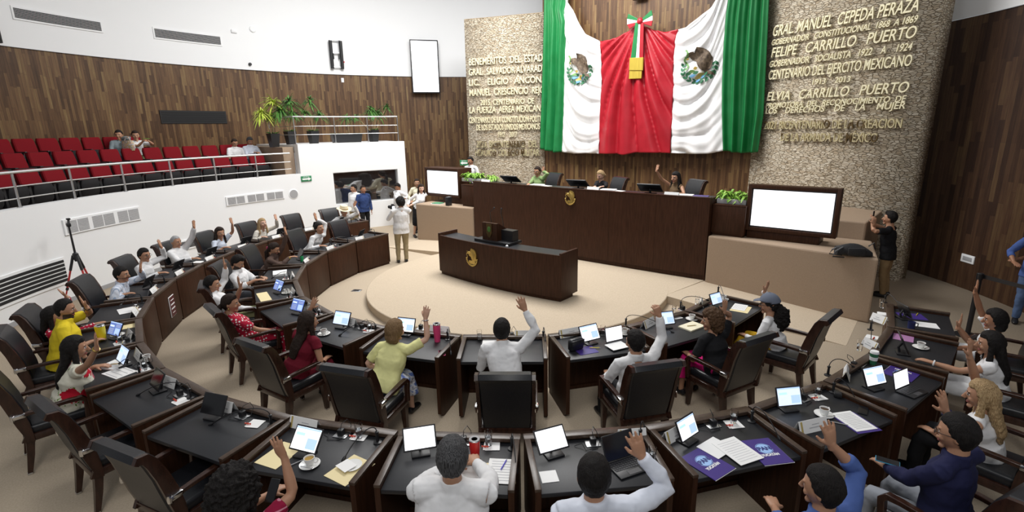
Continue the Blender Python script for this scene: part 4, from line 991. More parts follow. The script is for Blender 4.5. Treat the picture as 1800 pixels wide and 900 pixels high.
barrier_post(q0, 'black belt barrier post behind the right end of the outer row'); barrier_post(q1, 'black belt barrier post at the right edge behind the outer row')
b = MB(); b.prism([q0 + V((0.04, 0, 0.95)), q1 + V((-0.04, 0, 0.95)), q1 + V((-0.04, 0, 1.01)), q0 + V((0.04, 0, 1.01))], (0.002, 0.006, 0)); tag(b.build('barrier_belt', M['black']), 'black belt stretched between the barrier posts at the right', 'belt')
bp = onz(1500, 449, 1.12)
o = empty('backpack', bp, 0.4, 'black backpack lying on the carpeted block at the right', 'bag')
b = MB(); rr = []
for i in range(9):
    t = i / 8; h_ = 0.17 * (0.4 + 0.6 * sin(pi * min(1, 0.15 + t * 0.85)) ** 0.6); w_ = 0.14 * (0.7 + 0.3 * sin(pi * t)); x = -0.27 + 0.52 * t
    rr.append([V((x, w_ * cos(a), max(0.0, h_ * 0.55 + h_ * 0.62 * sin(a)) + 0.012 * sin(7 * t + 3 * a))) for a in [2 * pi * k / 16 for k in range(16)]])
b.rings(rr); b.build('body', M['black_fabric'], o)
b = MB(); b.box((0.0, -0.13, 0.09), (0.26, 0.05, 0.13), bev=0.02); b.build('front_pocket', M['black_fabric'], o)
for s in (-1, 1):
    b = MB(); b.tube([(-0.2, s * 0.06 - 0.05, 0.16), (-0.32, s * 0.08 - 0.08, 0.09), (-0.36, s * 0.1 - 0.1, 0.012), (-0.2, s * 0.07 - 0.16, 0.012)], 0.022, 8, 0.5); b.build('strap', M['black'], o)
b = MB(); b.tube([(0.2, 0.0, 0.17), (0.27, 0, 0.23), (0.3, 0, 0.12)], 0.012, 6); b.build('carry_handle', M['black'], o)
p = onz(1014 if False else 822, 510, 0.004); o = empty('floor_socket', onz(627, 511, 0.0), 0.5, 'small dark floor socket plate in the carpet left of the dais', 'socket')
b = MB(); b.box((0, 0, 0.004), (0.2, 0.14, 0.008), bev=0.002); b.build('plate', M['steel'], o)
b = MB(); b.box((0, 0, 0.009), (0.12, 0.08, 0.006)); b.build('lid', M['black'], o)
o = empty('paper_stack', V((-5.15, 2.62, 1.12)), 0.2, 'green and white booklets on the left carpeted block below the screen', 'papers')
b = MB(); b.box((0, 0, 0.012), (0.34, 0.24, 0.022)); b.build('sheets', M['paper'], o)
b = MB(); b.box((0.02, 0.01, 0.032), (0.3, 0.22, 0.018)); b.build('green_cover', M['green'], o)
o = empty('desk_speaker', V((-4.62, 2.6, 1.12)), 0.1, 'small black speaker box below the left screen', 'speaker')
b = MB(); b.box((0, 0, 0.13), (0.13, 0.16, 0.26), bev=0.015); b.build('cabinet', M['black'], o)
b = MB(); b.lathe([(0.045, 0), (0.05, 0.006)], n=16); bmesh.ops.rotate(b.bm, verts=b.bm.verts, matrix=Rx(pi / 2)); bmesh.ops.translate(b.bm, verts=b.bm.verts, vec=(0, -0.08, 0.1)); b.build('cone', M['dark_in'], o)
sg = fr('out', 6, -0.1, 0.352, 0.42); o = empty('notice_board', sg, frz('out', 6) + pi, 'small dark red notice with white lettering on an outer desk front', 'notice')
b = MB(); b.box((0, 0, 0), (0.24, 0.012, 0.36), bev=0.003); b.build('plate', M['white_print'], o)
b = MB(); b.box((0, -0.008, 0), (0.22, 0.006, 0.34)); b.build('field', mat('notice_red', (0.09, 0.012, 0.016), 0.5), o)
b = MB()
for k, (w1, h1) in enumerate(((0.15, 0.03), (0.17, 0.045), (0.17, 0.045), (0.12, 0.02))): b.box((0, -0.012, 0.11 - 0.073 * k), (w1, 0.003, h1 * 0.5))
b.build('lettering', M['white_print'], o)
# ------------------------------------------------------------------ things on the desks
S_OUT = ['of the straw hat man', 'next to the straw hat man', 'of the blonde woman at far left', 'of the woman in light blue', 'of the grey-haired man', 'of the parapet man with glasses', 'of the man in pale stripes',
         'before the red sleeve', 'of the man in yellow', 'of the flowered dress woman', 'empty beside the flowered dress', 'empty beside the striped shirt', 'of the striped shirt person', 'of the leaning man',
         'with the black laptop', 'of the denim shirt man', 'of the navy jacket man', 'of the blonde woman at right', 'of the woman with the wristwatch', 'of the ruffle-sleeved woman']
S_IN = ['at the empty inner left end', 'of the man with epaulettes', 'of the brown turtleneck woman', 'of the bearded man with phone', 'of the man in green trousers', 'of the red dotted dress woman', 'of the dark red blouse woman',
        'of the pale yellow blouse woman', 'squarely facing the dais', 'with the purple folder', 'of the curly-haired woman in black', 'of the capped woman']
def short(row, k): return (S_IN if row == 'in' else S_OUT)[k]
def on_desk(row, k, x, y, z=ZT): return fr(row, k, x, y, z)
USED = {}
def lab(text, row, k):
    s = '%s on the desk %s' % (text, short(row, k))
    if s in USED: s = s.replace(' on the desk', ', the second,' + ' on the desk')
    USED[s] = 1
    return s
def tablet(row, k, p, rz, mode='white', w_=0.27, h_=0.19, tilt=28, what=None):
    o = empty('tablet', p, rz, lab(what or {'white': 'tablet with a glaring white screen', 'doc': 'tablet showing a page with blue boxes', 'blue': 'tablet with a bluish document screen', 'navy': 'tablet with a deep blue screen', 'off': 'dark black tablet'}[mode], row, k), 'tablet', 'tablets on the desks')
    R = Rx(-rad(tilt)); up = R @ V((0, 0, 1)); nf = R @ V((0, -1, 0)); c = V((0, 0, 0.045)) + up * (h_ / 2)
    b = MB(); b.box(c, (w_, 0.012, h_), R, bev=0.004); b.build('case', M['black'], o)
    e = 0.0125
    mt = {'white': 'screen_white', 'doc': 'screen_white', 'blue': 'screen_pale', 'navy': 'screen_navy', 'off': 'screen_off'}[mode]
    b = MB(); b.box(c + nf * 0.0065, (w_ - 2 * e, 0.002, h_ - 2 * e), R); ds = b.build('display', M[mt], o)
    if mode in ('doc', 'blue', 'navy'):
        def pane(x0, x1, z0, z1, m_, nm):
            b = MB(); q = c + nf * 0.0082 + R @ V(((x0 + x1) / 2 * w_, 0, (z0 + z1) / 2 * h_)); b.box(q, ((x1 - x0) * w_, 0.001, (z1 - z0) * h_), R); b.build(nm, M[m_], ds)
        pane(-0.45, 0.45, 0.36, 0.43, 'screen_blue', 'header_bar')
        pane(-0.40, -0.08, 0.1, 0.22, 'screen_teal' if mode != 'navy' else 'screen_pale', 'text_box'); pane(0.06, 0.42, -0.36, 0.05, 'screen_blue' if mode != 'navy' else 'screen_blue', 'text_box')
        b = MB()
        for j in range(5): q = c + nf * 0.0082 + R @ V((-0.22 * w_, 0, (-0.02 - 0.08 * j) * h_)); b.box(q, (0.34 * w_, 0.001, 0.02 * h_), R)
        for j in range(3): q = c + nf * 0.0082 + R @ V((0.22 * w_, 0, (0.28 - 0.07 * j) * h_)); b.box(q, (0.36 * w_, 0.001, 0.018 * h_), R)
        b.build('text_lines', M['screen_grey'], ds)
    b = MB(); b.box((0, 0.03, 0.008), (0.15, 0.13, 0.014), bev=0.004); b.tube([(0, 0.06, 0.012), (0, 0.075, 0.07), V((0, 0, 0.045)) + up * 0.09 - nf * 0.012], 0.013, 8); b.build('stand', M['black'], o)
    return o
def placard(row, k, p, rz, w_=0.26, h_=0.10):
    o = empty('name_placard', p, rz, lab('white tent-shaped name card', row, k), 'name card', 'name cards on the desks')
    for s in (-1, 1):
        b = MB(); a = V((0, s * 0.04, 0)); t = V((0, 0, h_)); n = (V((0, s * h_, 0.04))).normalized()
        b.prism([V((-w_ / 2, s * 0.04, 0)), V((w_ / 2, s * 0.04, 0)), V((w_ / 2, s * 0.001, h_)), V((-w_ / 2, s * 0.001, h_))], n * 0.0015 * (1 if s > 0 else 1)); pn = b.build('card_face', M['paper'], o, auto=0)
        def strip_(x0, x1, t0, t1, m_, nm):
            b = MB(); f = lambda x, t: V((x * w_, s * lerp(0.04, 0.001, t), h_ * t)) + n * 0.003
            b.prism([f(x0, t0), f(x1, t0), f(x1, t1), f(x0, t1)], n * 0.0006); b.build(nm, M[m_], pn, auto=0)
        strip_(-0.44, -0.38, 0.04, 0.96, 'emblem_gold_', 'gold_band'); strip_(-0.16, 0.30, 0.34, 0.42, 'ink', 'printed_line'); strip_(-0.05, 0.2, 0.58, 0.64, 'ink', 'printed_line')
    return o
M['emblem_gold_'] = mat('gold_print', (0.5, 0.38, 0.12), 0.5)
def mic(row, k, p, rz, tip=None, base=True):
    """gooseneck microphone; tip in desk coordinates"""
    o = empty('gooseneck_microphone', p, rz, lab('black gooseneck microphone', row, k), 'microphone', 'gooseneck microphones on the desks')
    b = MB(); b.lathe([(0.035, 0), (0.035, 0.008), (0.013, 0.014), (0.011, 0.09), (0.016, 0.092), (0.016, 0.105), (0.006, 0.11)], n=12); b.build('base', M['black'], o)
    t = V(tip or (-0.1, -0.26, 0.03)); m_ = V((t.x * 0.35, t.y * 0.3, 0.17))
    b = MB(); pts = []
    P0, P1, P2, P3 = V((0, 0, 0.10)), V((0, 0.0, 0.20)), V((t.x * 0.5, t.y * 0.45, 0.2)), t
    for i in range(13): u = i / 12; pts.append(P0 * (1 - u)**3 + P1 * 3 * u * (1 - u)**2 + P2 * 3 * u * u * (1 - u) + P3 * u**3)
    b.tube(pts, 0.0045, 6); b.build('gooseneck', M['black'], o)
    d = (pts[-1] - pts[-2]).normalized(); b = MB(); b.tube([t, t + d * 0.012, t + d * 0.04, t + d * 0.055], [0.006, 0.013, 0.014, 0.006], 10); b.build('capsule', M['black'], o)
    return o
def glass(row, k, p, fill=0.6, kind='water'):
    o = empty('water_glass', p, 0, lab('clear glass of water' if kind == 'water' else 'glass of dark coffee', row, k), 'glass', 'drinking glasses on the desks')
    b = MB(); b.lathe([(0.026, 0.0), (0.033, 0.13), (0.0305, 0.13), (0.0245, 0.008)], n=20); b.build('tumbler', M['glass'], o, auto=50)
    b = MB(); b.lathe([(0.0243, 0.009), (lerp(0.0243, 0.0303, fill), 0.009 + 0.12 * fill)], n=20); b.build('water' if kind == 'water' else 'coffee', M['water' if kind == 'water' else 'coffee'], o)
    return o
def napkin(row, k, p, rz, candy=True):
    o = empty('paper_napkin', p, rz, lab('paper napkin' + (' with a red sweet' if candy else ''), row, k), 'napkin', 'napkins under the glasses')
    b = MB(); b.box((0, 0, 0.002), (0.13, 0.12, 0.003)); b.build('sheet', M['paper'], o)
    b = MB(); b.box((0.01, -0.01, 0.0045), (0.12, 0.11, 0.002), Rz(0.08)); b.build('fold', M['paper'], o)
    if candy:
        t = empty('wrapped_sweet', V(p) + Rz(rz) @ V((-0.05, -0.03, 0.006)), rz, lab('small red wrapped sweet', row, k), 'sweet', 'red sweets on the napkins')
        b = MB(); b.ball((0, 0, 0.009), (0.014, 0.009, 0.009), None, 10, 6); b.build('sweet', M['candy'], t)
        b = MB(); b.tube([(-0.028, 0, 0.009), (-0.012, 0, 0.009)], [0.009, 0.003], 6); b.tube([(0.012, 0, 0.009), (0.028, 0, 0.009)], [0.003, 0.009], 6); b.build('wrapper_twist', M['candy'], t)
    return o
def cup(row, k, p, rz=0.5, drink='coffee'):
    o = empty('cup_saucer', p, rz, lab('white cup of %s' % drink, row, k), 'cup', 'white cups on saucers')
    b = MB(); b.lathe([(0.035, 0), (0.045, 0.004), (0.078, 0.014), (0.08, 0.017), (0.045, 0.009), (0.02, 0.007)], n=28); b.build('saucer', M['china'], o, auto=50)
    b = MB(); b.lathe([(0.022, 0.008), (0.027, 0.012), (0.038, 0.045), (0.042, 0.072), (0.0385, 0.072), (0.034, 0.045), (0.023, 0.016)], n=24); cu = b.build('cup', M['china'], o, auto=50)
    b = MB(); b.tube([(0.039, 0, 0.062), (0.06, 0, 0.062), (0.067, 0, 0.045), (0.055, 0, 0.028), (0.035, 0, 0.026)], 0.005, 8); b.build('handle', M['china'], cu)
    b = MB(); b.lathe([(0.03, 0.05), (0.0365, 0.06), (0.001, 0.0601)], n=20); b.build('drink', M['tea' if drink == 'tea' else 'coffee'], o)
    b = MB(); b.tube([(-0.06, -0.035, 0.02), (0.03, -0.062, 0.02)], 0.003, 6); b.ball((0.04, -0.065, 0.02), (0.013, 0.008, 0.003), None, 8, 6); b.build('spoon', M['chrome'], o)
    return o
def sheet(name, p, rz, w_, h_, mt, label, lines=0, group=None, th=0.003, cat='paper', sub=M['ink']):
    o = empty(name, p, rz, label, cat, group)
    b = MB(); b.box((0, 0, th / 2), (w_, h_, th)); s = b.build('sheet', mt, o)
    if lines:
        b = MB()
        for j in range(lines): b.box((0, h_ * (0.38 - 0.76 * j / max(1, lines - 1)), th + 0.0008), (w_ * 0.74, h_ * 0.16 / lines, 0.001))
        b.build('printed_lines', sub, o)
    return o
def charger(row, k, p, rz):
    o = empty('power_cable', p, rz, lab('black charger with a looping cable', row, k), 'cable', 'black chargers and cables on the desks')
    b = MB(); b.box((0, 0, 0.03), (0.05, 0.05, 0.06), bev=0.006); b.build('plug', M['black'], o)
    b = MB(); b.box((0, 0, 0.003), (0.12, 0.09, 0.006), bev=0.002); b.build('socket_plate', M['steel'], o)
    rn = random.Random(k * 7 + len(row)); x = -0.16
    b = MB(); b.tube([(0, 0, 0.06), (0, 0.02, 0.10), (0.02, 0.08, 0.11), (0.05, 0.085, 0.06), (0.07, 0.03, 0.006), (0.02, -0.07, 0.006), (-0.08, -0.09, 0.006), (-0.1, -0.03, 0.02 + 0.02 * rn.random()), (x, -0.02, 0.006)], 0.003, 6); b.build('cable', M['black'], o)
    return o
def phone(p, rz, label, mt=None, R=None):
    o = empty('mobile_phone', p, rz, label, 'phone')
    if R is not None: o.rotation_mode = 'QUATERNION'; o.rotation_quaternion = R.to_quaternion()
    b = MB(); b.box((0, 0, 0.005), (0.075, 0.155, 0.009), bev=0.004); b.build('case', mt or M['black'], o)
    b = MB(); b.box((0, 0, 0.0102), (0.068, 0.145, 0.0015)); b.build('display', M['screen_off'], o)
    return o
def pen(p, rz, label, mt):
    o = empty('ballpoint_pen', p, rz, label, 'pen')
    b = MB(); b.tube([(-0.065, 0, 0.006), (0.05, 0, 0.006)], 0.0045, 8); b.build('barrel', mt, o)
    b = MB(); b.tube([(0.05, 0, 0.006), (0.07, 0, 0.006)], [0.0045, 0.001], 8); b.build('tip', M['steel'], o); return o
def steel_tumbler(p, mt, label, h_=0.2, r=0.044):
    o = empty('insulated_tumbler', p, 0, label, 'tumbler')
    b = MB(); b.lathe([(r * 0.78, 0), (r * 0.82, h_ * 0.08), (r, h_ * 0.62), (r * 1.02, h_ * 0.93)], n=24); b.build('body', mt, o, auto=50)
    b = MB(); b.lathe([(r * 1.02, h_ * 0.93), (r * 1.03, h_ * 0.97), (r * 0.98, h_ * 0.985)], n=24); b.build('steel_rim', M['chrome'], o, auto=50)
    b = MB(); b.lathe([(r * 0.97, h_ * 0.98), (r * 0.97, h_), (r * 0.6, h_ * 1.005), (r * 0.55, h_ * 0.985)], n=24); b.build('lid', M['grille'], o, auto=50)
    return o
def laptop(p, rz, label, w_=0.28, d_=0.2, screen='screen_off', tilt=25):
    o = empty('laptop', p, rz, label, 'laptop')
    b = MB(); b.box((0, 0, 0.008), (w_, d_, 0.014), bev=0.004); bs = b.build('base', M['black'], o)
    b = MB()
    for i in range(5):
        for j in range(12): b.box((-w_ * 0.43 + j * w_ * 0.078, d_ * 0.36 - i * d_ * 0.105, 0.0165), (w_ * 0.062, d_ * 0.08, 0.003))
    kb = b.build('keyboard', mat('key_grey', (0.035, 0.035, 0.04), 0.5), o, auto=0)
    b = MB(); b.box((0, -d_ * 0.32, 0.0155), (w_ * 0.38, d_ * 0.24, 0.002)); b.build('touchpad', mat('pad_grey', (0.06, 0.06, 0.065), 0.4), o)
    R = Rx(-rad(tilt)); up = R @ V((0, 0, 1)); nf = R @ V((0, -1, 0)); c = V((0, d_ / 2, 0.016)) + up * d_ * 0.5
    b = MB(); b.box(c, (w_, 0.009, d_), R, bev=0.003); b.build('lid', M['black'], o)
    b = MB(); b.box(c + nf * 0.005, (w_ - 0.016, 0.002, d_ - 0.018), R); b.build('display', M[screen], o)
    return o
def party_folder(p, rz, label, w_=0.235, h_=0.31):
    o = empty('purple_folder', p, rz, label, 'folder')
    b = MB(); b.box((0, 0, 0.004), (w_, h_, 0.006)); b.build('cover', M['purple'], o)
    b = MB(); b.box((0.003, -0.002, 0.0015), (w_ + 0.004, h_ + 0.004, 0.002)); b.build('inner_sheets', M['paper'], o)
    b = MB(); b.lathe([(0.058, 0.0072), (0.058, 0.0084)], V((0, 0.03, 0)), 32); em = b.build('round_logo', M['lettering'], o)
    b = MB(); pts = [V((0.064 * cos(a), 0.03 + 0.064 * sin(a), 0.0078)) for a in np.linspace(0.3, 2.84, 12)]; b.tube(pts, 0.0022, 6); b.tube([V((0.064 * cos(a), 0.03 + 0.064 * sin(a), 0.0078)) for a in np.linspace(3.44, 5.98, 12)], 0.0022, 6); b.build('logo_arcs', M['lettering'], em)
    put_text('logo_lettering', 'PAN', V((-0.055, 0.01, 0.0086)), V((0.055, 0.01, 0.0086)), 0.042, (0, 0, 1), M['navy_print'], stand=0, off=0.05, depth=0.001, parent=em)
    put_text('logo_lettering', 'YUCATÁN', V((-0.075, -0.062, 0.0076)), V((0.075, -0.062, 0.0076)), 0.026, (0, 0, 1), M['white_print'], stand=0, off=0.05, depth=0.001, parent=em)
    return o
def T(px, py, z=ZT): return onz(px, py, z)

# default layout in desk coordinates: placard, tablet, charger, glass on a napkin, microphone
def outfit(row, k, tab=(-0.17, 0.07, 'off', 0.0), pl=(-0.26, 0.19, 0.0), ch=(0.1, 0.19), gl=(0.27, 0.18), mc=(0.42, 0.20, None), candy=True):
    r = frz(row, k)
    if pl: placard(row, k, on_desk(row, k, pl[0], pl[1]), r + pl[2])
    if tab: tablet(row, k, on_desk(row, k, tab[0], tab[1]), r + tab[3], tab[2])
    if ch: charger(row, k, on_desk(row, k, ch[0], ch[1]), r)
    if gl:
        napkin(row, k, on_desk(row, k, gl[0], gl[1]), r + 0.1, candy); glass(row, k, on_desk(row, k, gl[0] + 0.005, gl[1] + 0.005, ZT + 0.006))
    if mc: mic(row, k, on_desk(row, k, mc[0], mc[1]), r, mc[2])
L0 = (0.36, 0.17, (-0.3, -0.12, 0.14))                    # microphone bent towards a seated speaker
# outer row, from the straw hat man round to the right
outfit('out', 0, tab=(0.17, 0.06, 'off', 0.3), pl=(0.28, 0.2, 0.0), ch=None, gl=(-0.3, 0.15), mc=(-0.05, 0.2, (0.05, -0.2, 0.16)))
outfit('out', 1, tab=(-0.15, 0.05, 'off', 0.0), pl=(0.2, 0.2, 0), ch=None, gl=(-0.38, 0.16), mc=(0.4, 0.2, None))
for k in range(2, 7): outfit('out', k, tab=(-0.2, 0.0, 'off', -0.2), pl=(0.15, 0.2, 0.0), ch=None, gl=(-0.05, 0.18), mc=(-0.40, 0.2, (0.22, -0.25, 0.15)))
outfit('out', 7, tab=None, pl=(0.2, 0.2, 0.0), ch=None, gl=(-0.05, 0.18), mc=(-0.40, 0.2, (0.25, -0.2, 0.1)))
outfit('out', 8, tab=(0.06, 0.03, 'navy', 0.5), pl=(0.12, 0.22, 0.2), ch=(0.3, 0.18), gl=(0.28, 0.1), mc=None)
outfit('out', 9, tab=(0.0, 0.02, 'blue', 0.1), pl=(-0.1, 0.22, 0.0), ch=(0.2, 0.2), gl=(0.33, 0.18), mc=(0.44, 0.12, (-0.4, -0.1, 0.06)))
outfit('out', 10, tab=(-0.1, 0.06, 'off', -0.1), pl=(-0.12, 0.22, 0.1), ch=(0.2, 0.17), gl=None, mc=(0.35, 0.2, (-0.5, -0.25, 0.02)))
napkin('out', 10, on_desk('out', 10, 0.33, 0.12), frz('out', 10))
outfit('out', 11, tab=(-0.18, 0.06, 'off', 0.1), pl=(-0.22, 0.22, 0.05), ch=(0.05, 0.2), gl=None, mc=(0.42, 0.2, (-0.5, -0.2, 0.02)))
napkin('out', 11, on_desk('out', 11, 0.26, 0.16), frz('out', 11) + 0.2)
R12 = frz('out', 12)
placard('out', 12, T(537, 752), R12 - 0.1, 0.3); tablet('out', 12, T(532, 803), R12 - 0.1, 'doc', 0.27, 0.20, 40); charger('out', 12, T(600, 765), R12)
napkin('out', 12, T(632, 767), R12); glass('out', 12, T(632, 769, ZT + 0.006)); mic('out', 12, T(664, 778), R12, (-0.14, -0.26, 0.03))
cup('out', 12, T(545, 818), R12 + 0.3, 'tea')
sheet('manila_folder', T(492, 800), R12 - 0.15, 0.23, 0.3, M['paper_yellow'], 'manila sheet under the raised hand left of the tea cup', cat='paper')
sheet('manila_folder', T(615, 826), R12 - 0.3, 0.24, 0.3, M['paper_yellow'], 'manila sheet under the saucer with a white napkin', cat='paper')
o = empty('side_plate', T(619, 820, ZT + 0.004), 0.2, 'white saucer with a folded napkin on the manila sheet', 'plate')
b = MB(); b.lathe([(0.04, 0), (0.075, 0.012), (0.078, 0.014), (0.04, 0.006)], n=26); b.build('dish', M['china'], o, auto=50)
b = MB(); b.box((-0.03, -0.03, 0.018), (0.13, 0.11, 0.003), Rz(-0.2)); b.build('napkin_sheet', M['paper'], o)
pen(T(520, 803 + 12), R12 + 1.0, 'dark ballpoint pen left of the tea cup', M['grille'])
R13 = frz('out', 13)
tablet('out', 13, T(740, 800), R13 + 0.32, 'white', 0.27, 0.19, 42); charger('out', 13, T(815, 778), R13)
steel_tumbler(T(835, 800), M['red'], 'red steel tumbler with a clear lid on the leaning grey-haired man\'s desk', 0.15)
napkin('out', 13, T(864, 784), R13, True); glass('out', 13, T(859, 782, ZT + 0.006)); mic('out', 13, T(900, 789), R13, (0.05, -0.25, 0.02))
sheet('manila_folder', T(868, 832), R13 + 0.05, 0.34, 0.24, M['paper_yellow'], 'manila folder under the papers of the leaning grey-haired man', cat='paper')
sheet('printed_sheet', T(880, 828, ZT + 0.004), R13 - 0.02, 0.21, 0.29, M['paper'], 'loose printed sheet by the leaning grey-haired man\'s right hand', 8)
sheet('printed_sheet', T(828, 838, ZT + 0.004), R13 + 0.3, 0.2, 0.24, M['paper'], 'white sheet under the leaning grey-haired man\'s hands', 0)
pen(T(886, 817, ZT + 0.009), R13 + 1.3, 'bright blue pen cap on the printed sheet', mat('blue_pen', (0.1, 0.08, 0.6), 0.4))
R14 = frz('out', 14)
tablet('out', 14, T(975, 802), R14 + 0.3, 'white', 0.27, 0.19, 42); charger('out', 14, T(1042, 780), R14)
sheet('paper_napkin', T(965, 838), R14 + 0.05, 0.13, 0.13, M['paper'], 'square white napkin left of the man with the black laptop', cat='napkin')
laptop(T(1106, 822), R14 + 0.32, 'open black laptop with a dark screen in front of the raised hand', 0.29, 0.20, 'screen_off', 25)
glass('out', 14, T(1146, 812)); mic('out', 14, T(1125, 775), R14, (0.05, 0.05, 0.1))
placard('out', 14, T(1110, 772), R14, 0.24)
R15 = frz('out', 15)
placard('out', 15, T(1187, 768), R15 + 0.35, 0.3); tablet('out', 15, T(1213, 778), R15 + 0.4, 'doc', 0.25, 0.18, 25); charger('out', 15, T(1253, 748), R15)
napkin('out', 15, T(1289, 746), R15 - 0.2); glass('out', 15, T(1289, 744, ZT + 0.006)); mic('out', 15, T(1321, 741), R15, (0.03, -0.27, 0.03))
party_folder(T(1243, 815), R15 + 0.32, 'purple party folder at the left under the white sheets', 0.25, 0.32); party_folder(T(1347, 794), R15 - 0.12, 'purple party folder at the right under the white sheets', 0.25, 0.32)
sheet('printed_sheet', T(1258, 787, ZT + 0.009), R15 + 0.35, 0.23, 0.2, M['paper'], 'blank white sheet nearest the tablet between the purple folders', 0)
sheet('printed_sheet', T(1296, 792, ZT + 0.013), R15 + 0.12, 0.24, 0.31, M['paper'], 'large printed white sheet lying across both purple folders', 10, sub=mat('pale_print', (0.72, 0.72, 0.74), 0.7))
R16 = frz('out', 16)
tablet('out', 16, T(1388, 722), R16 - 0.3, 'blue', 0.25, 0.18, 22); placard('out', 16, T(1425, 755), R16 + 0.0 - 0.15, 0.3)
charger('out', 16, T(1412, 702), R16); napkin('out', 16, T(1436, 698), R16 - 0.3); glass('out', 16, T(1437, 697, ZT + 0.006)); mic('out', 16, T(1464, 690), R16, (0.02, -0.2, 0.03))
cup('out', 16, T(1448, 730), R16, 'coffee')
sheet('purple_folder', T(1504, 743), R16 - 0.25, 0.24, 0.3, M['purple'], 'purple folder under the printed sheet of the navy jacket man', cat='folder')
sheet('printed_sheet', T(1500, 740, ZT + 0.004), R16 - 0.25, 0.21, 0.29, M['paper'], 'white sheet with a grey text block before the navy jacket man', 12)
phone(T(1517, 722), R16 - 1.1, 'black phone lying above the printed sheet of the navy jacket man'); pen(T(1475, 745), R16 + 2.2, 'grey pen beside the coffee cup at right', M['grille'])
o = empty('black_case', T(1472, 695), R16 + 0.6, 'small black box by the glass on the navy jacket man\'s desk', 'box')
b = MB(); b.box((0, 0, 0.02), (0.12, 0.07, 0.04), bev=0.008); b.build('case_body', M['black'], o); b = MB(); b.box((0, 0, 0.041), (0.11, 0.06, 0.004), bev=0.002); b.build('lid', M['black'], o)
R17 = frz('out', 17)
placard('out', 17, T(1486, 662), R17 + 0.35, 0.24); tablet('out', 17, T(1540, 685), R17 - 0.3, 'doc', 0.27, 0.19, 25); charger('out', 17, T(1500, 645), R17)
laptop(T(1602, 690), R17 - 0.15, 'small keyboard laptop beside the lit tablet of the blonde woman at right', 0.25, 0.17, 'screen_white', 15)
o = party_folder(T(1585, 656), R17 + 0.1 + 1.5, 'purple party folder behind the blonde woman\'s laptop', 0.26, 0.33)
mic('out', 17, T(1455, 660), R17, (0.3, -0.1, 0.06)); napkin('out', 17, T(1508, 640), R17)
R18 = frz('out', 18)
o = empty('paper_cup', T(1534, 640), 0, 'green and white lidded paper cup on the outer right desk', 'cup')
b = MB(); b.lathe([(0.03, 0), (0.042, 0.13)], n=22); b.build('cup_wall', mat('cup_green', (0.03, 0.16, 0.08), 0.5), o); b = MB(); b.lathe([(0.044, 0.13), (0.044, 0.14), (0.038, 0.155), (0.03, 0.155)], n=22); b.build('lid', M['white'], o)
b = MB(); b.lathe([(0.0372, 0.05), (0.0405, 0.09)], n=22); b.build('sleeve', M['white'], o)
glass('out', 18, T(1510, 616)); napkin('out', 18, T(1532, 593), R18); placard('out', 18, T(1530, 612), R18 + 0.9, 0.2)
tablet('out', 18, T(1592, 622), R18 + 0.3, 'off', 0.28, 0.2, 25); cup('out', 18, T(1618, 612), R18, 'coffee')
sheet('pink_folder', T(1588, 593), R18 + 0.1, 0.26, 0.2, mat('mauve_card', (0.42, 0.2, 0.4), 0.5), 'mauve folder above the coffee cup on the outer right desk', cat='folder')
mic('out', 18, T(1530, 580), R18, (-0.55, -0.1, 0.06))
R19 = frz('out', 19)
glass('out', 19, T(1549, 541)); napkin('out', 19, T(1551, 552), R19, False); placard('out', 19, T(1545, 566), R19 + 0.9, 0.2)
tablet('out', 19, T(1592, 560), R19 + 0.5, 'off', 0.26, 0.18, 25); mic('out', 19, T(1555, 532), R19, (-0.62, -0.2, 0.06))
o = empty('coffee_mug', T(1601, 577), 0.4, 'dark blue mug on the last outer desk at right', 'mug')
b = MB(); b.lathe([(0.038, 0), (0.042, 0.09), (0.038, 0.09), (0.035, 0.01)], n=22); mg = b.build('mug_body', mat('mug_blue', (0.03, 0.035, 0.11), 0.3), o, auto=50); b = MB(); b.tube([(0.04, 0, 0.075), (0.07, 0, 0.07), (0.07, 0, 0.03), (0.038, 0, 0.02)], 0.006, 8); b.build('handle', M['black'], mg)
sheet('printed_sheet', T(1625, 571), R19 + 0.15, 0.2, 0.28, M['paper'], 'blank white sheet beside the dark blue mug at right', 0)
sheet('purple_folder', T(1602, 556), R19 + 0.3, 0.24, 0.3, M['purple'], 'purple folder with yellow pen on the last outer desk at right', cat='folder')
pen(T(1612, 553, ZT + 0.004), R19 - 0.2, 'yellow pencil on the purple folder at right', M['yellow'])
# inner row
outfit('in', 0, tab=(0.1, 0.0, 'off', 0.4), pl=(0.3, 0.2, 0), ch=None, gl=None, mc=(-0.2, 0.2, (0.05, -0.02, 0.2)))
outfit('in', 1, tab=(0.05, 0.02, 'off', 0.5), pl=(0.25, 0.2, 0), ch=(-0.2, 0.15), gl=(0.05, 0.2), mc=(-0.42, 0.2, (0.3, -0.22, 0.17)))
outfit('in', 2, tab=(0.0, -0.05, 'off', 0.7), pl=(0.28, 0.22, 0.1), ch=None, gl=(0.1, 0.2), mc=(-0.42, 0.2, (0.3, -0.2, 0.15)))
o = empty('drinks_can', on_desk('in', 2, 0.14, 0.08), 0, 'green drinks can on the brown turtleneck woman\'s desk', 'can')
b = MB(); b.lathe([(0.026, 0), (0.032, 0.008), (0.032, 0.11), (0.026, 0.122)], n=18); b.build('can_body', mat('can_green', (0.02, 0.3, 0.1), 0.3, 0.3), o); b = MB(); b.lathe([(0.027, 0.122), (0.022, 0.12)], n=18); b.build('can_lid', M['chrome'], o)
outfit('in', 3, tab=None, pl=(0.25, 0.22, 0.2), ch=None, gl=(0.3, 0.12), mc=(0.42, 0.2, (0.02, -0.25, 0.1)))
sheet('paper_pile', on_desk('in', 3, -0.1, -0.06), frz('in', 3) + 0.2, 0.3, 0.24, M['paper'], 'thick pile of white paper before the bearded man with phone', th=0.04)
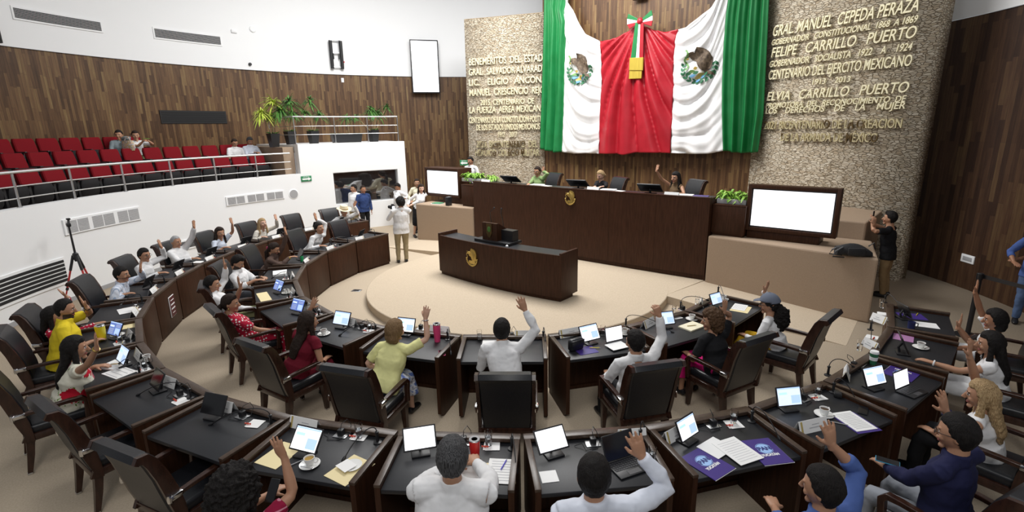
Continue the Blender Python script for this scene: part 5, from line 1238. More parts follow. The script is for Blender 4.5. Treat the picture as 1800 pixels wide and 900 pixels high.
outfit('in', 4, tab=(0.0, -0.02, 'navy', 0.4), pl=(0.2, 0.22, 0.1), ch=None, gl=(0.36, 0.17), mc=(0.45, 0.12, (-0.35, -0.1, 0.1)))
cup('in', 4, on_desk('in', 4, 0.08, 0.12), 0.3, 'coffee'); sheet('manila_folder', on_desk('in', 4, 0.1, -0.22), frz('in', 4) + 0.1, 0.5, 0.16, M['paper_yellow'], 'long manila envelope on the desk of the man in green trousers', th=0.012)
outfit('in', 5, tab=(0.08, -0.02, 'navy', 0.3), pl=(0.08, 0.2, -0.1), ch=None, gl=(0.35, 0.2), mc=(0.45, 0.16, (-0.3, -0.12, 0.1)))
napkin('in', 5, on_desk('in', 5, -0.22, 0.08), frz('in', 5), False); glass('in', 5, on_desk('in', 5, -0.22, 0.08, ZT + 0.006), 0.6, 'coffee')
outfit('in', 6, tab=(-0.06, 0.06, 'blue', 0.15), pl=(-0.05, 0.22, -0.1), ch=(0.2, 0.2), gl=(0.36, 0.18), mc=(0.46, 0.2, (-0.3, -0.3, 0.03)))
cup('in', 6, on_desk('in', 6, -0.08, -0.19), 0.4, 'coffee'); phone(on_desk('in', 6, -0.3, -0.12), frz('in', 6) + 0.6, 'dark phone left of the coffee cup on the dark red blouse woman\'s desk')
R7 = frz('in', 7)
tablet('in', 7, T(712, 590), R7, 'doc', 0.26, 0.19, 25); steel_tumbler(T(769, 600), M['pink'], 'tall pink steel tumbler with a clear lid', 0.24, 0.046)
placard('in', 7, T(771, 585), R7, 0.3); glass('in', 7, T(707, 577)); charger('in', 7, T(740, 578), R7); mic('in', 7, T(787, 597), R7, (0.17, -0.3, 0.0))
phone(T(777, 621), R7 + 0.5, 'phone in a pink case near the edge of the inner centre-left desk', M['pink'])
R8 = frz('in', 8)
glass('in', 8, T(843, 598)); sheet('printed_sheet', T(862, 603), R8, 0.2, 0.26, M['paper'], 'white sheet before the man squarely facing the dais', 0); placard('in', 8, T(926, 594), R8, 0.3); mic('in', 8, T(955, 596), R8, (0.02, -0.15, 0.06)); charger('in', 8, T(900, 592), R8)
R9 = frz('in', 9)
placard('in', 9, T(1001, 590), R9 + 0.15, 0.3); tablet('in', 9, T(1040, 605), R9 + 0.25, 'doc', 0.27, 0.20, 30)
laptop(T(1088, 606), R9 + 0.2, 'tablet computer with a white screen and open cover beside the purple folder desk', 0.25, 0.18, 'screen_white', 12)
sheet('printed_sheet', T(1085, 608, ZT + 0.02), R9 + 0.2, 0.24, 0.18, M['paper'], 'white note pad in front of the white-screened tablet computer', 0)
o = empty('handbag', T(1012, 615), R9 + 0.3, 'small black bag at the left edge of the purple folder desk', 'bag')
b = MB(); b.box((0, 0, 0.075), (0.2, 0.09, 0.15), bev=0.035, seg=3); b.build('body', M['leather'], o); b = MB(); b.box((0, -0.047, 0.1), (0.18, 0.012, 0.08), bev=0.005); b.build('flap', M['leather'], o)
sheet('purple_folder', T(1030, 616), R9 + 0.1, 0.24, 0.2, M['purple'], 'purple folder under the lit tablet on the inner desk', cat='folder'); pen(T(1046, 612, ZT + 0.004), R9 - 0.3, 'yellow pen on the purple inner folder', M['yellow'])
cup('in', 9, T(1098, 587), R9, 'coffee'); glass('in', 9, on_desk('in', 9, 0.16, 0.2)); mic('in', 9, T(1100, 573), R9, (0.45, -0.35, 0.02))
R10 = frz('in', 10)
placard('in', 10, T(1139, 573), R10 + 0.3, 0.26); tablet('in', 10, T(1172, 577), R10 - 0.25, 'blue', 0.25, 0.18, 30); glass('in', 10, T(1184, 552)); napkin('in', 10, T(1188, 558), R10 - 0.2, False)
cup('in', 10, T(1216, 562), R10 + 0.2, 'coffee'); charger('in', 10, T(1200, 545), R10); mic('in', 10, T(1196, 543), R10, (0.4, -0.1, 0.1))
sheet('open_notebook', T(1216, 575), R10 + 0.1, 0.3, 0.2, mat('cream_paper', (0.85, 0.8, 0.6), 0.7), 'open cream notebook with a pen beside the white cup', th=0.018, cat='notebook')
pen(T(1216, 573, ZT + 0.018), R10 - 0.3, 'gold pen on the cream notebook', M['gold_dark'])
R11 = frz('in', 11)
placard('in', 11, T(1232, 537), R11 + 0.4, 0.2); glass('in', 11, T(1225, 535)); tablet('in', 11, T(1261, 540), R11 - 0.2, 'blue', 0.24, 0.17, 25); cup('in', 11, T(1271, 527), R11 - 0.3, 'coffee')
sheet('manila_folder', T(1302, 543), R11 + 0.2, 0.3, 0.24, M['paper_yellow'], 'manila folder on the desk of the capped woman', cat='paper'); sheet('printed_sheet', T(1300, 540, ZT + 0.004), R11 + 0.2, 0.27, 0.18, M['paper'], 'printed sheet with grey text on the capped woman\'s folder', 8)
mic('in', 11, T(1262, 516), R11, (-0.5, -0.35, 0.04)); napkin('in', 11, T(1249, 533), R11)
# left side extras
steel_tumbler(T(180, 597), M['yellow'], 'yellow tumbler with a dark lid before the man in yellow', 0.2, 0.055)
cup('out', 8, T(207, 590), 0.2, 'coffee'); cup('out', 9, T(259, 634), 0.2, 'coffee')
sheet('manila_folder', T(226, 571), frz('out', 8), 0.34, 0.2, M['paper_yellow'], 'manila folder on the desk of the man in yellow', cat='paper')
sheet('open_notebook', T(201, 643), frz('out', 9) + 0.5, 0.24, 0.2, M['paper'], 'open white notebook before the flowered dress woman', th=0.018, cat='notebook'); pen(T(206, 640, ZT + 0.018), 0.9, 'gold pen on the flowered dress woman\'s notebook', M['gold_dark'])
sheet('printed_sheet', T(210, 655), frz('out', 9) + 0.3, 0.3, 0.21, M['paper'], 'white sheet under the flowered dress woman\'s notebook', 4)
sheet('printed_sheet', T(222, 546, ZT + 0.004), frz('out', 7) + 0.3, 0.3, 0.2, M['paper'], 'white sheet lying before the red-sleeved person', 0)
sheet('manila_folder', T(228, 545), frz('out', 7) + 0.1, 0.3, 0.21, M['paper_yellow'], 'manila sheet under the white sheet before the red-sleeved person', cat='paper')
sheet('printed_sheet', T(345, 462), frz('out', 4), 0.28, 0.2, M['paper'], 'white papers before the straight-armed grey-haired man', 0)
pen(T(1010, 840), 0, 'placeholder', M['grille']) if False else None
# on the rostrum
ZR = RZ1 - 0.05
def rostrum_screen(x, label):
    o = empty('desk_monitor', (x, RY + 0.42, ZR), 0.15, label, 'monitor', 'low monitors on the rostrum')
    b = MB(); R = Rx(-rad(-58)); c = V((0, 0.02, 0.14)); b.box(c, (0.52, 0.03, 0.34), R, bev=0.006); b.build('housing', M['black'], o)
    b = MB(); b.box(c + R @ V((0, 0.016, 0)), (0.48, 0.004, 0.3), R); b.build('display', M['screen_off'], o)
    b = MB(); b.box((0, 0.04, 0.012), (0.26, 0.2, 0.02), bev=0.005); b.tube([(0, 0.06, 0.02), (0, 0.03, 0.12)], 0.025, 8); b.build('stand', M['black'], o)
for px, py, lbl in ((897, 322, 'black tilted monitor on the rostrum left of the woman in green'), (1015, 327, 'black tilted monitor on the rostrum left of the woman in black'), (1142, 334, 'black tilted monitor on the rostrum left of the woman in brown')):
    p = ony(px, py, RY + 0.42); rostrum_screen(p.x, lbl)
def rs(px, y=RY + 0.2): return ony(px, 335, y).x
for px, lbl in ((825, 'white name card beside the small plant on the rostrum'),): pass
for px, who in ((857, 'small plant'), (1045, 'woman in black'), (1183, 'woman in brown')):
    o = empty('name_placard', (rs(px), RY + 0.14, ZR), 0, 'white name card on the rostrum before the ' + who, 'name card')
    b = MB(); b.prism([V((-0.16, -0.04, 0)), V((0.16, -0.04, 0)), V((0.16, 0, 0.115)), V((-0.16, 0, 0.115))], (0, 0.003, 0)); b.build('card_face', M['paper'], o, auto=0)
    b = MB(); b.prism([V((-0.16, 0.045, 0)), V((0.16, 0.045, 0)), V((0.16, 0.005, 0.115)), V((-0.16, 0.005, 0.115))], (0, 0.003, 0)); b.build('card_back', M['paper'], o, auto=0)
for px, who in ((945, 'woman in green'), (1070, 'woman in black'), (1205, 'woman in brown')):
    for j in range(2): sheet('printed_sheet', (rs(px, RY + 0.4) + 0.18 * j, RY + 0.38 + 0.06 * j, ZR + 0.02 * (1 - j)), 0.2 - 0.3 * j, 0.34, 0.26, M['paper'], ('thick white papers' if j == 0 else 'second white papers') + ' on the rostrum before the ' + who, th=0.03 if j == 0 else 0.018)
sheet('purple_folder', (rs(1233, RY + 0.35), RY + 0.35, ZR), 0.2, 0.3, 0.24, M['purple'], 'purple folder on the rostrum at its right end', th=0.05, cat='folder')
# ------------------------------------------------------------------ people
SKIN = {'mid': mat('skin_mid', (0.44, 0.235, 0.145), 0.5, 0, 0.4), 'tan': mat('skin_tan', (0.36, 0.175, 0.10), 0.5, 0, 0.4), 'fair': mat('skin_fair', (0.60, 0.36, 0.26), 0.5, 0, 0.4)}
for m_ in SKIN.values():
    b_ = nodes(m_)[2]; b_.inputs['Subsurface Weight'].default_value = 0.08; b_.inputs['Subsurface Radius'].default_value = (0.01, 0.004, 0.002)
M['lips'] = mat('lips', (0.42, 0.13, 0.11), 0.45); M['brow'] = mat('eyebrow', (0.02, 0.013, 0.01), 0.8); M['eye_white'] = mat('eye_white', (0.75, 0.74, 0.72), 0.2); M['iris'] = mat('iris', (0.025, 0.014, 0.01), 0.15)
M['beard'] = mat('beard_stubble', (0.05, 0.03, 0.022), 0.85)
def hair_mat(name, c, c2, rough=0.45):
    m = noisy(name, c, c2, 9, 0.62, 0.8, 5, (22, 22, 1.2), 0.22, bdist=0.01); return m
HAIR = {'black': hair_mat('black_hair', (0.006, 0.005, 0.005), (0.016, 0.013, 0.012)), 'dark': hair_mat('dark_brown_hair', (0.014, 0.008, 0.006), (0.034, 0.02, 0.014)), 'brown': hair_mat('brown_hair', (0.05, 0.026, 0.013), (0.13, 0.07, 0.036)),
        'honey': hair_mat('honey_brown_hair', (0.13, 0.075, 0.035), (0.27, 0.17, 0.085)), 'blonde': hair_mat('blonde_hair', (0.26, 0.16, 0.075), (0.55, 0.39, 0.21)), 'grey': hair_mat('grey_hair', (0.25, 0.25, 0.26), (0.5, 0.5, 0.51)), 'salt': hair_mat('salt_and_pepper_hair', (0.018, 0.017, 0.018), (0.12, 0.12, 0.125))}
def cloth(name, c, rough=0.85, k=0.88):
    return noisy(name, tuple(x * k for x in c), c, 7, rough, 0.35, 4, (1, 1, 1), 0.2, bdist=0.012)
CL = {'white': cloth('white_shirt_cloth', (0.80, 0.80, 0.81)), 'cream': cloth('cream_cloth', (0.78, 0.74, 0.66)), 'paleblue': cloth('pale_blue_cloth', (0.68, 0.74, 0.86)), 'iceblue': cloth('ice_blue_cloth', (0.74, 0.78, 0.88)), 'yellow': cloth('yellow_cloth', (0.80, 0.62, 0.03)),
      'lemon': cloth('pale_yellow_cloth', (0.80, 0.78, 0.36)), 'wine': cloth('dark_red_cloth', (0.15, 0.008, 0.02)), 'navy': cloth('navy_cloth', (0.018, 0.02, 0.065)), 'denim': cloth('denim_blue_cloth', (0.075, 0.13, 0.36)), 'blue': cloth('dark_blue_cloth', (0.03, 0.055, 0.16)),
      'black': cloth('black_cloth', (0.014, 0.014, 0.016)), 'brown': cloth('brown_cloth', (0.13, 0.085, 0.07)), 'taupe': cloth('taupe_cloth', (0.17, 0.11, 0.06)), 'green': cloth('sage_green_cloth', (0.23, 0.33, 0.14)), 'khaki': cloth('khaki_cloth', (0.36, 0.29, 0.17)), 'olive': cloth('olive_green_cloth', (0.32, 0.33, 0.17)),
      'tan': cloth('tan_trouser_cloth', (0.3, 0.2, 0.1)), 'grey': cloth('grey_trouser_cloth', (0.32, 0.34, 0.38)), 'dgrey': cloth('dark_grey_cloth', (0.09, 0.095, 0.11)), 'magenta': cloth('magenta_cloth', (0.62, 0.01, 0.18)), 'mustard': cloth('mustard_cloth', (0.5, 0.3, 0.015)), 'jeans': cloth('jeans_cloth', (0.09, 0.14, 0.26)),
      'greyblue': cloth('grey_blue_cloth', (0.24, 0.29, 0.31)), 'ivory': cloth('ivory_cloth', (0.74, 0.70, 0.54))}
def pattern(name, base, build):
    m = mat(name, base, 0.85, 0, 0.2); nn, ll, b = nodes(m); tc = N(m, 'ShaderNodeTexCoord'); ll.new(build(m, tc.outputs['Object'], ll), b.inputs['Base Color']); return m
def dots(m, co, ll):
    v = N(m, 'ShaderNodeTexVoronoi'); v.inputs['Scale'].default_value = 26; v.inputs['Randomness'].default_value = 0.25; ll.new(co, v.inputs['Vector'])
    return ramp(m, v.outputs['Distance'], [(0.0, (0.8, 0.76, 0.74)), (0.30, (0.8, 0.76, 0.74)), (0.34, (0.42, 0.012, 0.04)), (1.0, (0.42, 0.012, 0.04))])
def flowers(m, co, ll):
    nz = N(m, 'ShaderNodeTexNoise'); nz.inputs['Scale'].default_value = 14; ll.new(co, nz.inputs['Vector'])
    mx = mixc(m, 0.10, co, nz.outputs['Color'])
    v = N(m, 'ShaderNodeTexVoronoi'); v.inputs['Scale'].default_value = 5.4; v.inputs['Randomness'].default_value = 0.75; ll.new(mx, v.inputs['Vector'])
    sp = N(m, 'ShaderNodeSeparateColor'); ll.new(v.outputs['Color'], sp.inputs[0])
    fl_ = ramp(m, sp.outputs[0], [(0.0, (0.5, 0.01, 0.03)), (0.45, (0.45, 0.015, 0.04)), (0.5, (0.55, 0.2, 0.27)), (1.0, (0.42, 0.12, 0.2))])
    v2 = N(m, 'ShaderNodeTexVoronoi'); v2.inputs['Scale'].default_value = 34; ll.new(mx, v2.inputs['Vector'])
    pet = mixc(m, 0.5, fl_, ramp(m, v2.outputs['Distance'], [(0.0, (0.25, 0.0, 0.02)), (0.6, (0.85, 0.3, 0.3))]), 'MULTIPLY'); pet = mixc(m, 0.55, pet, fl_)
    inner = ramp(m, v.outputs['Distance'], [(0.0, (1, 1, 1)), (0.40, (1, 1, 1)), (0.43, (0, 0, 0)), (1, (0, 0, 0))]); outer = ramp(m, v.outputs['Distance'], [(0.0, (1, 1, 1)), (0.52, (1, 1, 1)), (0.55, (0, 0, 0)), (1, (0, 0, 0))])
    on = ramp(m, sp.outputs[1], [(0.0, (1, 1, 1)), (0.78, (1, 1, 1)), (0.8, (0, 0, 0)), (1, (0, 0, 0))])
    leaf = mixc(m, ramp(m, v2.outputs['Distance'], [(0.3, (0, 0, 0)), (0.34, (1, 1, 1))]), (0.13, 0.24, 0.03), (0.74, 0.72, 0.6))
    c1 = mixc(m, mixc(m, 1.0, outer, on, 'MULTIPLY'), (0.74, 0.72, 0.6), leaf); return mixc(m, mixc(m, 1.0, inner, on, 'MULTIPLY'), c1, pet)
def stripes(c0, c1, sc, axis=0):
    def f(m, co, ll):
        s = N(m, 'ShaderNodeSeparateXYZ'); ll.new(co, s.inputs[0]); w_ = N(m, 'ShaderNodeMath', operation='MULTIPLY'); w_.inputs[1].default_value = sc; ll.new(s.outputs[axis], w_.inputs[0])
        fr_ = N(m, 'ShaderNodeMath', operation='FRACT'); ll.new(w_.outputs[0], fr_.inputs[0]); return ramp(m, fr_.outputs[0], [(0.0, c1), (0.2, c1), (0.24, c0), (1.0, c0)])
    return f
def bluewhite(m, co, ll):
    v = N(m, 'ShaderNodeTexNoise'); v.inputs['Scale'].default_value = 16; v.inputs['Detail'].default_value = 3; ll.new(co, v.inputs['Vector'])
    return ramp(m, v.outputs[0], [(0.40, (0.10, 0.15, 0.38)), (0.47, (0.45, 0.52, 0.68)), (0.53, (0.72, 0.72, 0.74)), (0.62, (0.2, 0.22, 0.3)), (0.68, (0.7, 0.7, 0.74))])
CL['dots'] = pattern('red_dotted_cloth', (0.4, 0.01, 0.04), dots); CL['flowers'] = pattern('flowered_cloth', (0.74, 0.72, 0.6), flowers)
CL['pinstripe'] = pattern('pale_striped_cloth', (0.7, 0.76, 0.86), stripes((0.72, 0.77, 0.87), (0.36, 0.46, 0.62), 26)); CL['redstripe'] = pattern('red_striped_cloth', (0.3, 0.01, 0.05), stripes((0.27, 0.01, 0.045), (0.6, 0.25, 0.32), 24, 2)); CL['bluewhite'] = pattern('blue_white_print_cloth', (0.5, 0.55, 0.7), bluewhite)
CL['redwhite'] = pattern('red_white_cloth', (0.6, 0.1, 0.1), lambda m, co, ll: dots(m, co, ll))
tex = bpy.data.textures.new('wrinkle', 'CLOUDS'); tex.noise_scale = 0.11; tex.noise_depth = 2
tex2 = bpy.data.textures.new('curl', 'CLOUDS'); tex2.noise_scale = 0.026; tex2.noise_depth = 1
def fuse(b, voxel, smooth=2, wrinkle=0.0, curl=0.0, fac=0.5):
    """joins the overlapping volumes of b into one continuous skin"""
    bmesh.ops.recalc_face_normals(b.bm, faces=b.bm.faces[:])
    me = bpy.data.meshes.new('f'); b.bm.to_mesh(me); b.bm.free(); o = bpy.data.objects.new('f', me); COL.objects.link(o)
    r = o.modifiers.new('r', 'REMESH'); r.mode = 'VOXEL'; r.voxel_size = voxel; r.use_smooth_shade = True
    if smooth: s = o.modifiers.new('s', 'SMOOTH'); s.factor = fac; s.iterations = smooth
    for st, tx in ((wrinkle, tex), (curl, tex2)):
        if st: d = o.modifiers.new('d', 'DISPLACE'); d.texture = tx; d.strength = st; d.mid_level = 0.5; d.texture_coords = 'GLOBAL'
    dg = bpy.context.evaluated_depsgraph_get(); m2 = bpy.data.meshes.new_from_object(o.evaluated_get(dg)); bpy.data.objects.remove(o); bpy.data.meshes.remove(me)
    return m2
def finish(me, name, mats, base, parent=None):
    co = np.empty(len(me.vertices) * 3, np.float32); me.vertices.foreach_get('co', co); co = co.reshape(-1, 3) - np.array(base, np.float32); me.vertices.foreach_set('co', co.ravel())
    me.materials.clear()
    for m_ in mats: me.materials.append(m_)
    me.polygons.foreach_set('use_smooth', [True] * len(me.polygons)); me.update(); me.name = name
    o = bpy.data.objects.new(name, me); COL.objects.link(o)
    if parent is not None: o.parent = parent
    else: o.location = base
    return o
def ik(S, T, l1, l2, pole):
    d = T - S; D = d.length; mx = (l1 + l2) * 0.985
    if D > mx:
        f = min(1.2, D / mx); l1 *= f; l2 *= f; mx *= f
    L = min(D, mx); L = max(L, abs(l1 - l2) + 0.02); dn = d.normalized(); a = (l1 * l1 - l2 * l2 + L * L) / (2 * L); h = math.sqrt(max(0.0004, l1 * l1 - a * a))
    p = pole - dn * pole.dot(dn); p = p.normalized() if p.length > 1e-4 else V((0, 0, -1)); return S + dn * a + p * h, S + dn * L
def hand(b, wr, d, n, s, sc=1.0, curl=0.15, spread=0.13, lim=None):
    d = d.normalized(); n = (n - d * n.dot(d)).normalized(); s = (s - d * s.dot(d) - n * s.dot(n)).normalized()
    C = lambda a, l, u=0.0: wr + d * a * sc + s * l * sc + n * u * sc
    b.ell([C(-0.03, 0), C(0.005, 0), C(0.035, 0.002), C(0.07, 0), C(0.092, 0)], [0.024 * sc, 0.027 * sc, 0.037 * sc, 0.041 * sc, 0.036 * sc], [0.02 * sc, 0.018 * sc, 0.0165 * sc, 0.0145 * sc, 0.011 * sc], s, 12)
    for i, (ln, off) in enumerate(((0.070, 0.030), (0.080, 0.0105), (0.074, -0.0095), (0.057, -0.0285))):
        sp = (1.5 - i) * spread; fd = (d * cos(sp) + s * sin(sp)); p = C(0.082 - abs(i - 1.3) * 0.004, off); pts = [p - fd * 0.012 * sc, p]; ang_ = 0
        for seg, f in enumerate((0.45, 0.31, 0.24)):
            ang_ += curl * (0.8 if seg == 0 else 1.0); q = fd * cos(ang_) + n * sin(ang_); p = p + q * ln * f * sc; pts.append(p)
        b.tube(pts, [0.0098 * sc, 0.0098 * sc, 0.009 * sc, 0.0083 * sc, 0.006 * sc], 8)
    p = C(0.022, 0.026, 0.004); t1 = (d * 0.62 + s * 0.72 + n * 0.3).normalized(); t2 = (d * 0.85 + s * 0.38 + n * (0.3 + curl)).normalized()
    b.tube([C(0.008, 0.012), p, p + t1 * 0.036 * sc, p + t1 * 0.036 * sc + t2 * 0.034 * sc], [0.015 * sc, 0.0145 * sc, 0.0115 * sc, 0.0075 * sc], 8)
def head_dirs(u=40, v=26):
    out = []
    for i in range(v + 1):
        t = pi * (i if 0 < i < v else (0.05 if i == 0 else v - 0.05)) / v
        out.append([V((sin(t) * cos(2 * pi * k / u), sin(t) * sin(2 * pi * k / u), -cos(t))) for k in range(u)])
    return out
DIRS = head_dirs()
def hsurf(d):
    x, y, z = 0.0790 * d.x, 0.096 * d.y, 0.114 * d.z; t = max(0.0, -d.z)
    x *= 1 - 0.36 * t ** 1.7
    if d.y < 0: y *= 1 - 0.38 * t
    else: y *= 1 - 0.10 * t ** 2; y *= 0.965
    if d.z > 0: x *= 1 + 0.03 * d.z
    return V((x, y, z))
def person(label, P, Hc, face, female=False, skin='mid', hair=('short', 'black'), top=('long', 'white'), bottom=('trousers', 'black'), up=(), hold=None, yaw=0, pitch=-6, lookroll=0, rest=None, stand=False, voxel=0.0075, collar=True, shoes='black', beard=None, glasses=False, watch=None,
           bulk=1.0, feet=None, base_z=0.0, neck_top=False, elbows=None, group=None, hs_=1.09, sc=1.0, hat=None, earrings=False, cap_col=None, curl_=None, extras=None):
    """P pelvis, Hc centre of the head, face = direction the chest faces. up: raised hands as (wrist px, tip px, depth offset); rest: resting wrists {side: world point}"""
    P, Hc = V(P), V(Hc); base = V((P.x, P.y, base_z))
    F = V((cos(face), sin(face), 0)); Rt = V((sin(face), -cos(face), 0)); U = V((0, 0, 1))
    hy = face + rad(yaw); hF = V((cos(hy) * cos(rad(pitch)), sin(hy) * cos(rad(pitch)), sin(rad(pitch)))); hR = V((sin(hy), -cos(hy), 0)); hU = hR.cross(hF)
    if lookroll: q = Quaternion(hF, rad(lookroll)); hR = q @ hR; hU = q @ hU
    HS = hs_ * sc
    H = lambda p: Hc + (hR * p[0] + hF * p[1] + hU * p[2]) * HS
    g = (0.93 if female else 1.0) * sc
    nb = Hc - (U * 0.145 + F * 0.02) * HS
    sp = (nb - P); spn = sp.normalized(); S = nb - spn * 0.045
    sw = (0.165 if female else 0.19) * (0.5 + 0.5 * bulk) * sc
    SJ = {'R': S + Rt * sw - spn * 0.01, 'L': S - Rt * sw - spn * 0.01}
    l1, l2 = 0.275 * g, 0.245 * g
    arms = {}
    taken = set()
    for (wpx, tpx, *rest_) in up:
        dd = rest_[0] if rest_ else 0.0
        # the side whose shoulder lies nearest to the sight line of the wrist
        best = None
        for sd in 'RL':
            if sd in taken: continue
            D = depth(SJ[sd]) + dd; W = ondepth(*wpx, D); dist = (W - SJ[sd]).length + (0.0 if len(rest_) < 2 or rest_[1] == sd else 9)
            if best is None or dist < best[0]: best = (dist, sd, W, D)
        _, sd, W, D = best; taken.add(sd)
        tip = ondepth(*tpx, D); out = Rt if sd == 'R' else -Rt
        pole = out * 0.7 - U * 0.35 + F * 0.25
        if elbows and sd in elbows: pole = V(elbows[sd][0] * out + elbows[sd][1] * F + elbows[sd][2] * U)
        E, W2 = ik(SJ[sd], W, l1, l2, pole)
        arms[sd] = (E, W2, (tip - W).normalized(), F * 1.0 + U * 0.0, -Rt if sd == 'R' else Rt, 0.10 if curl_ is None else curl_)
    for sd in 'RL':
        if sd in arms: continue
        out = Rt if sd == 'R' else -Rt
        if rest and sd in rest: W = V(rest[sd])
        elif stand: W = SJ[sd] - U * 0.50 + out * 0.06 + F * 0.04
        else: W = V((P.x, P.y, base_z)) + F * 0.33 + out * 0.15 + U * 0.60
        pole = out * 0.55 - F * 0.45 - U * 0.5
        if elbows and sd in elbows: pole = V(elbows[sd][0] * out + elbows[sd][1] * F + elbows[sd][2] * U)
        E, W2 = ik(SJ[sd], W, l1, l2, pole)
        fd = (W2 - E).normalized()
        if stand and not (rest and sd in rest): d, n = (-U + F * 0.12), -out; curl = 0.35
        else: d, n = (F * 0.8 - out * 0.35 + fd * 0.5), -U; d.z *= 0.3; curl = 0.3
        if rest and ('n' + sd) in rest: d = V(rest['d' + sd]); n = V(rest['n' + sd]); curl = 0.55
        arms[sd] = (E, W2, d, n, -out, curl)
    # -------- body: head, neck, chest, arms, hands (and bare legs) fused into one skin
    b = MB()
    b.rings([[H(hsurf(d)) for d in r] for r in DIRS])
    b.tube([H((0, 0.088, 0.012)), H((0, 0.101, -0.012)), H((0, 0.112, -0.03)), H((0, 0.096, -0.04))], [0.008, 0.0115, 0.0155, 0.012], 10)   # nose
    for s in (-1, 1):
        Rm = Matrix((hR, hF, hU)).transposed(); b.ball(H((s * 0.078, -0.012, -0.008)), (0.012, 0.02, 0.032), Rm @ Rz(-s * 0.3), 10, 8)
        b.ball(H((s * 0.03, 0.076, 0.026)), (0.026, 0.014, 0.010), Rm, 10, 6); b.ball(H((s * 0.043, 0.066, -0.03)), (0.022, 0.018, 0.022), Rm, 10, 6)
    b.ball(H((0, 0.083, -0.064)), (0.026, 0.012, 0.013), Matrix((hR, hF, hU)).transposed(), 10, 6); b.ball(H((0, 0.07, -0.098)), (0.028, 0.022, 0.02), Matrix((hR, hF, hU)).transposed(), 10, 6)
    nr = 0.052 if female else 0.06
    b.tube([S - spn * 0.02, nb, Hc - hU * 0.085 - hF * 0.012, Hc - hU * 0.03 - hF * 0.012], [nr * 1.35, nr * 1.08, nr * 0.98, nr * 0.9], 16)
    bw = bulk * g
    T0 = [(0.0, 0.165, 0.125), (0.12, 0.168, 0.128), (0.35, 0.148, 0.112), (0.6, 0.162, 0.118), (0.8, 0.168, 0.108), (0.92, 0.135, 0.082), (1.0, 0.078, 0.064)]
    if female: T0 = [(0.0, 0.178, 0.125), (0.12, 0.178, 0.125), (0.38, 0.135, 0.1), (0.62, 0.158, 0.13), (0.8, 0.155, 0.108), (0.92, 0.125, 0.075), (1.0, 0.068, 0.056)]
    def torso(bb, k, lo=0.0, hi=1.0, grow=0.0, hip=1.0):
        pts, ra, rb = [], [], []
        for t, a, c in T0:
            tt = lerp(lo, hi, t); bel = (bulk - 1) * 0.5 * max(0, 1 - abs(tt - 0.35) * 2)
            pts.append(P + sp * tt - spn * 0.02 * t + F * (bel * 0.06 + 0.02 * sin(pi * tt))); ra.append(a * k * bw * (1 + bel) + grow); rb.append(c * k * bw * (1 + 1.6 * bel) + grow)
        bb.ell(pts, ra, rb, Rt, 24)
        for sd in 'RL':
            bb.tube([nb - spn * 0.02, S.lerp(SJ[sd], 0.55) + spn * 0.014, SJ[sd]], [0.05 * k + grow, 0.052 * k * bw + grow, 0.056 * k * bw + grow], 12)
    torso(b, 0.86, 0.05)
    ar = 0.88 if female else 1.0
    for sd in 'RL':
        E, W, d, n, s, cu = arms[sd]; S0 = SJ[sd]
        b.tube([S.lerp(S0, 0.6), S0, S0.lerp(E, 0.4), E.lerp(S0, 0.08), E.lerp(W, 0.12), E.lerp(W, 0.4), E.lerp(W, 0.85), W, W + d.normalized() * 0.02], [x * ar for x in (0.05, 0.052, 0.047, 0.038, 0.039, 0.039, 0.028, 0.026, 0.024)], 12)
        hand(b, W, d, n, s, (1.0 if female else 1.1) * sc, cu, 0.13 if cu < 0.25 else 0.05)
    # legs
    legs = {}
    for s, sd in ((1, 'R'), (-1, 'L')):
        hp = P + Rt * 0.085 * s * bw - U * 0.02
        if stand:
            ft = V(feet[sd]) if feet else base + Rt * 0.11 * s + F * (0.03 * s)
            ft = V((ft.x, ft.y, base_z + 0.085)); kn = hp.lerp(ft, 0.5) + F * 0.03; legs[sd] = (hp, kn, ft, F)
        else:
            kn = V((P.x, P.y, base_z)) + F * 0.42 + Rt * s * (0.11 if female else 0.15) + U * 0.50
            ft = V((kn.x, kn.y, base_z + 0.085)) + F * 0.02 if not (feet and sd in feet) else V(feet[sd]); legs[sd] = (hp, kn, ft, F)
    bare = bottom[0] in ('skirt', 'dress')
    if bare or bottom[0] == 'shorts':
        for sd in 'RL':
            hp, kn, ft, lf = legs[sd]; b.tube([hp, hp.lerp(kn, 0.5), kn, kn.lerp(ft, 0.35), kn.lerp(ft, 0.85), ft, ft - U * 0.05], [0.07, 0.065, 0.05, 0.05, 0.032, 0.034, 0.034], 12)
            b.ell([ft - U * 0.055 - lf * 0.04, ft - U * 0.05 + lf * 0.05, ft - U * 0.065 + lf * 0.14], [0.03, 0.038, 0.03], [0.03, 0.028, 0.014], Rt, 12)
    me = fuse(b, voxel, 2)
    body = finish(me, 'person', [SKIN[skin], M['lips'], M['brow'], M['eye_white'], M['iris'], M['beard'] if beard != 'grey' else HAIR['salt']], base)
    tag(body, label, 'person', group)
    # paint the face by position
    n = len(me.polygons); cc = np.empty(n * 3, np.float32); me.polygons.foreach_get('center', cc); cc = cc.reshape(-1, 3) + np.array(base - Hc, np.float32)
    lx, ly, lz = cc @ np.array(hR), cc @ np.array(hF), cc @ np.array(hU); ix = np.zeros(n, np.int32); fr_ = ly > 0.045; ax = np.abs(lx)
    near = (np.abs(lz) < 0.14) & (ax < 0.1)
    if beard:
        ix[near & (ly > -0.005) & (lz < -0.052) & (lz > -0.135) & ((lz < -0.075) | (ax > 0.03))] = 5; ix[near & (ly > 0.03) & (lz < -0.043) & (lz > -0.06) & (ax < 0.036)] = 5
        if beard in ('moustache',): ix[(ix == 5) & (lz < -0.06)] = 0
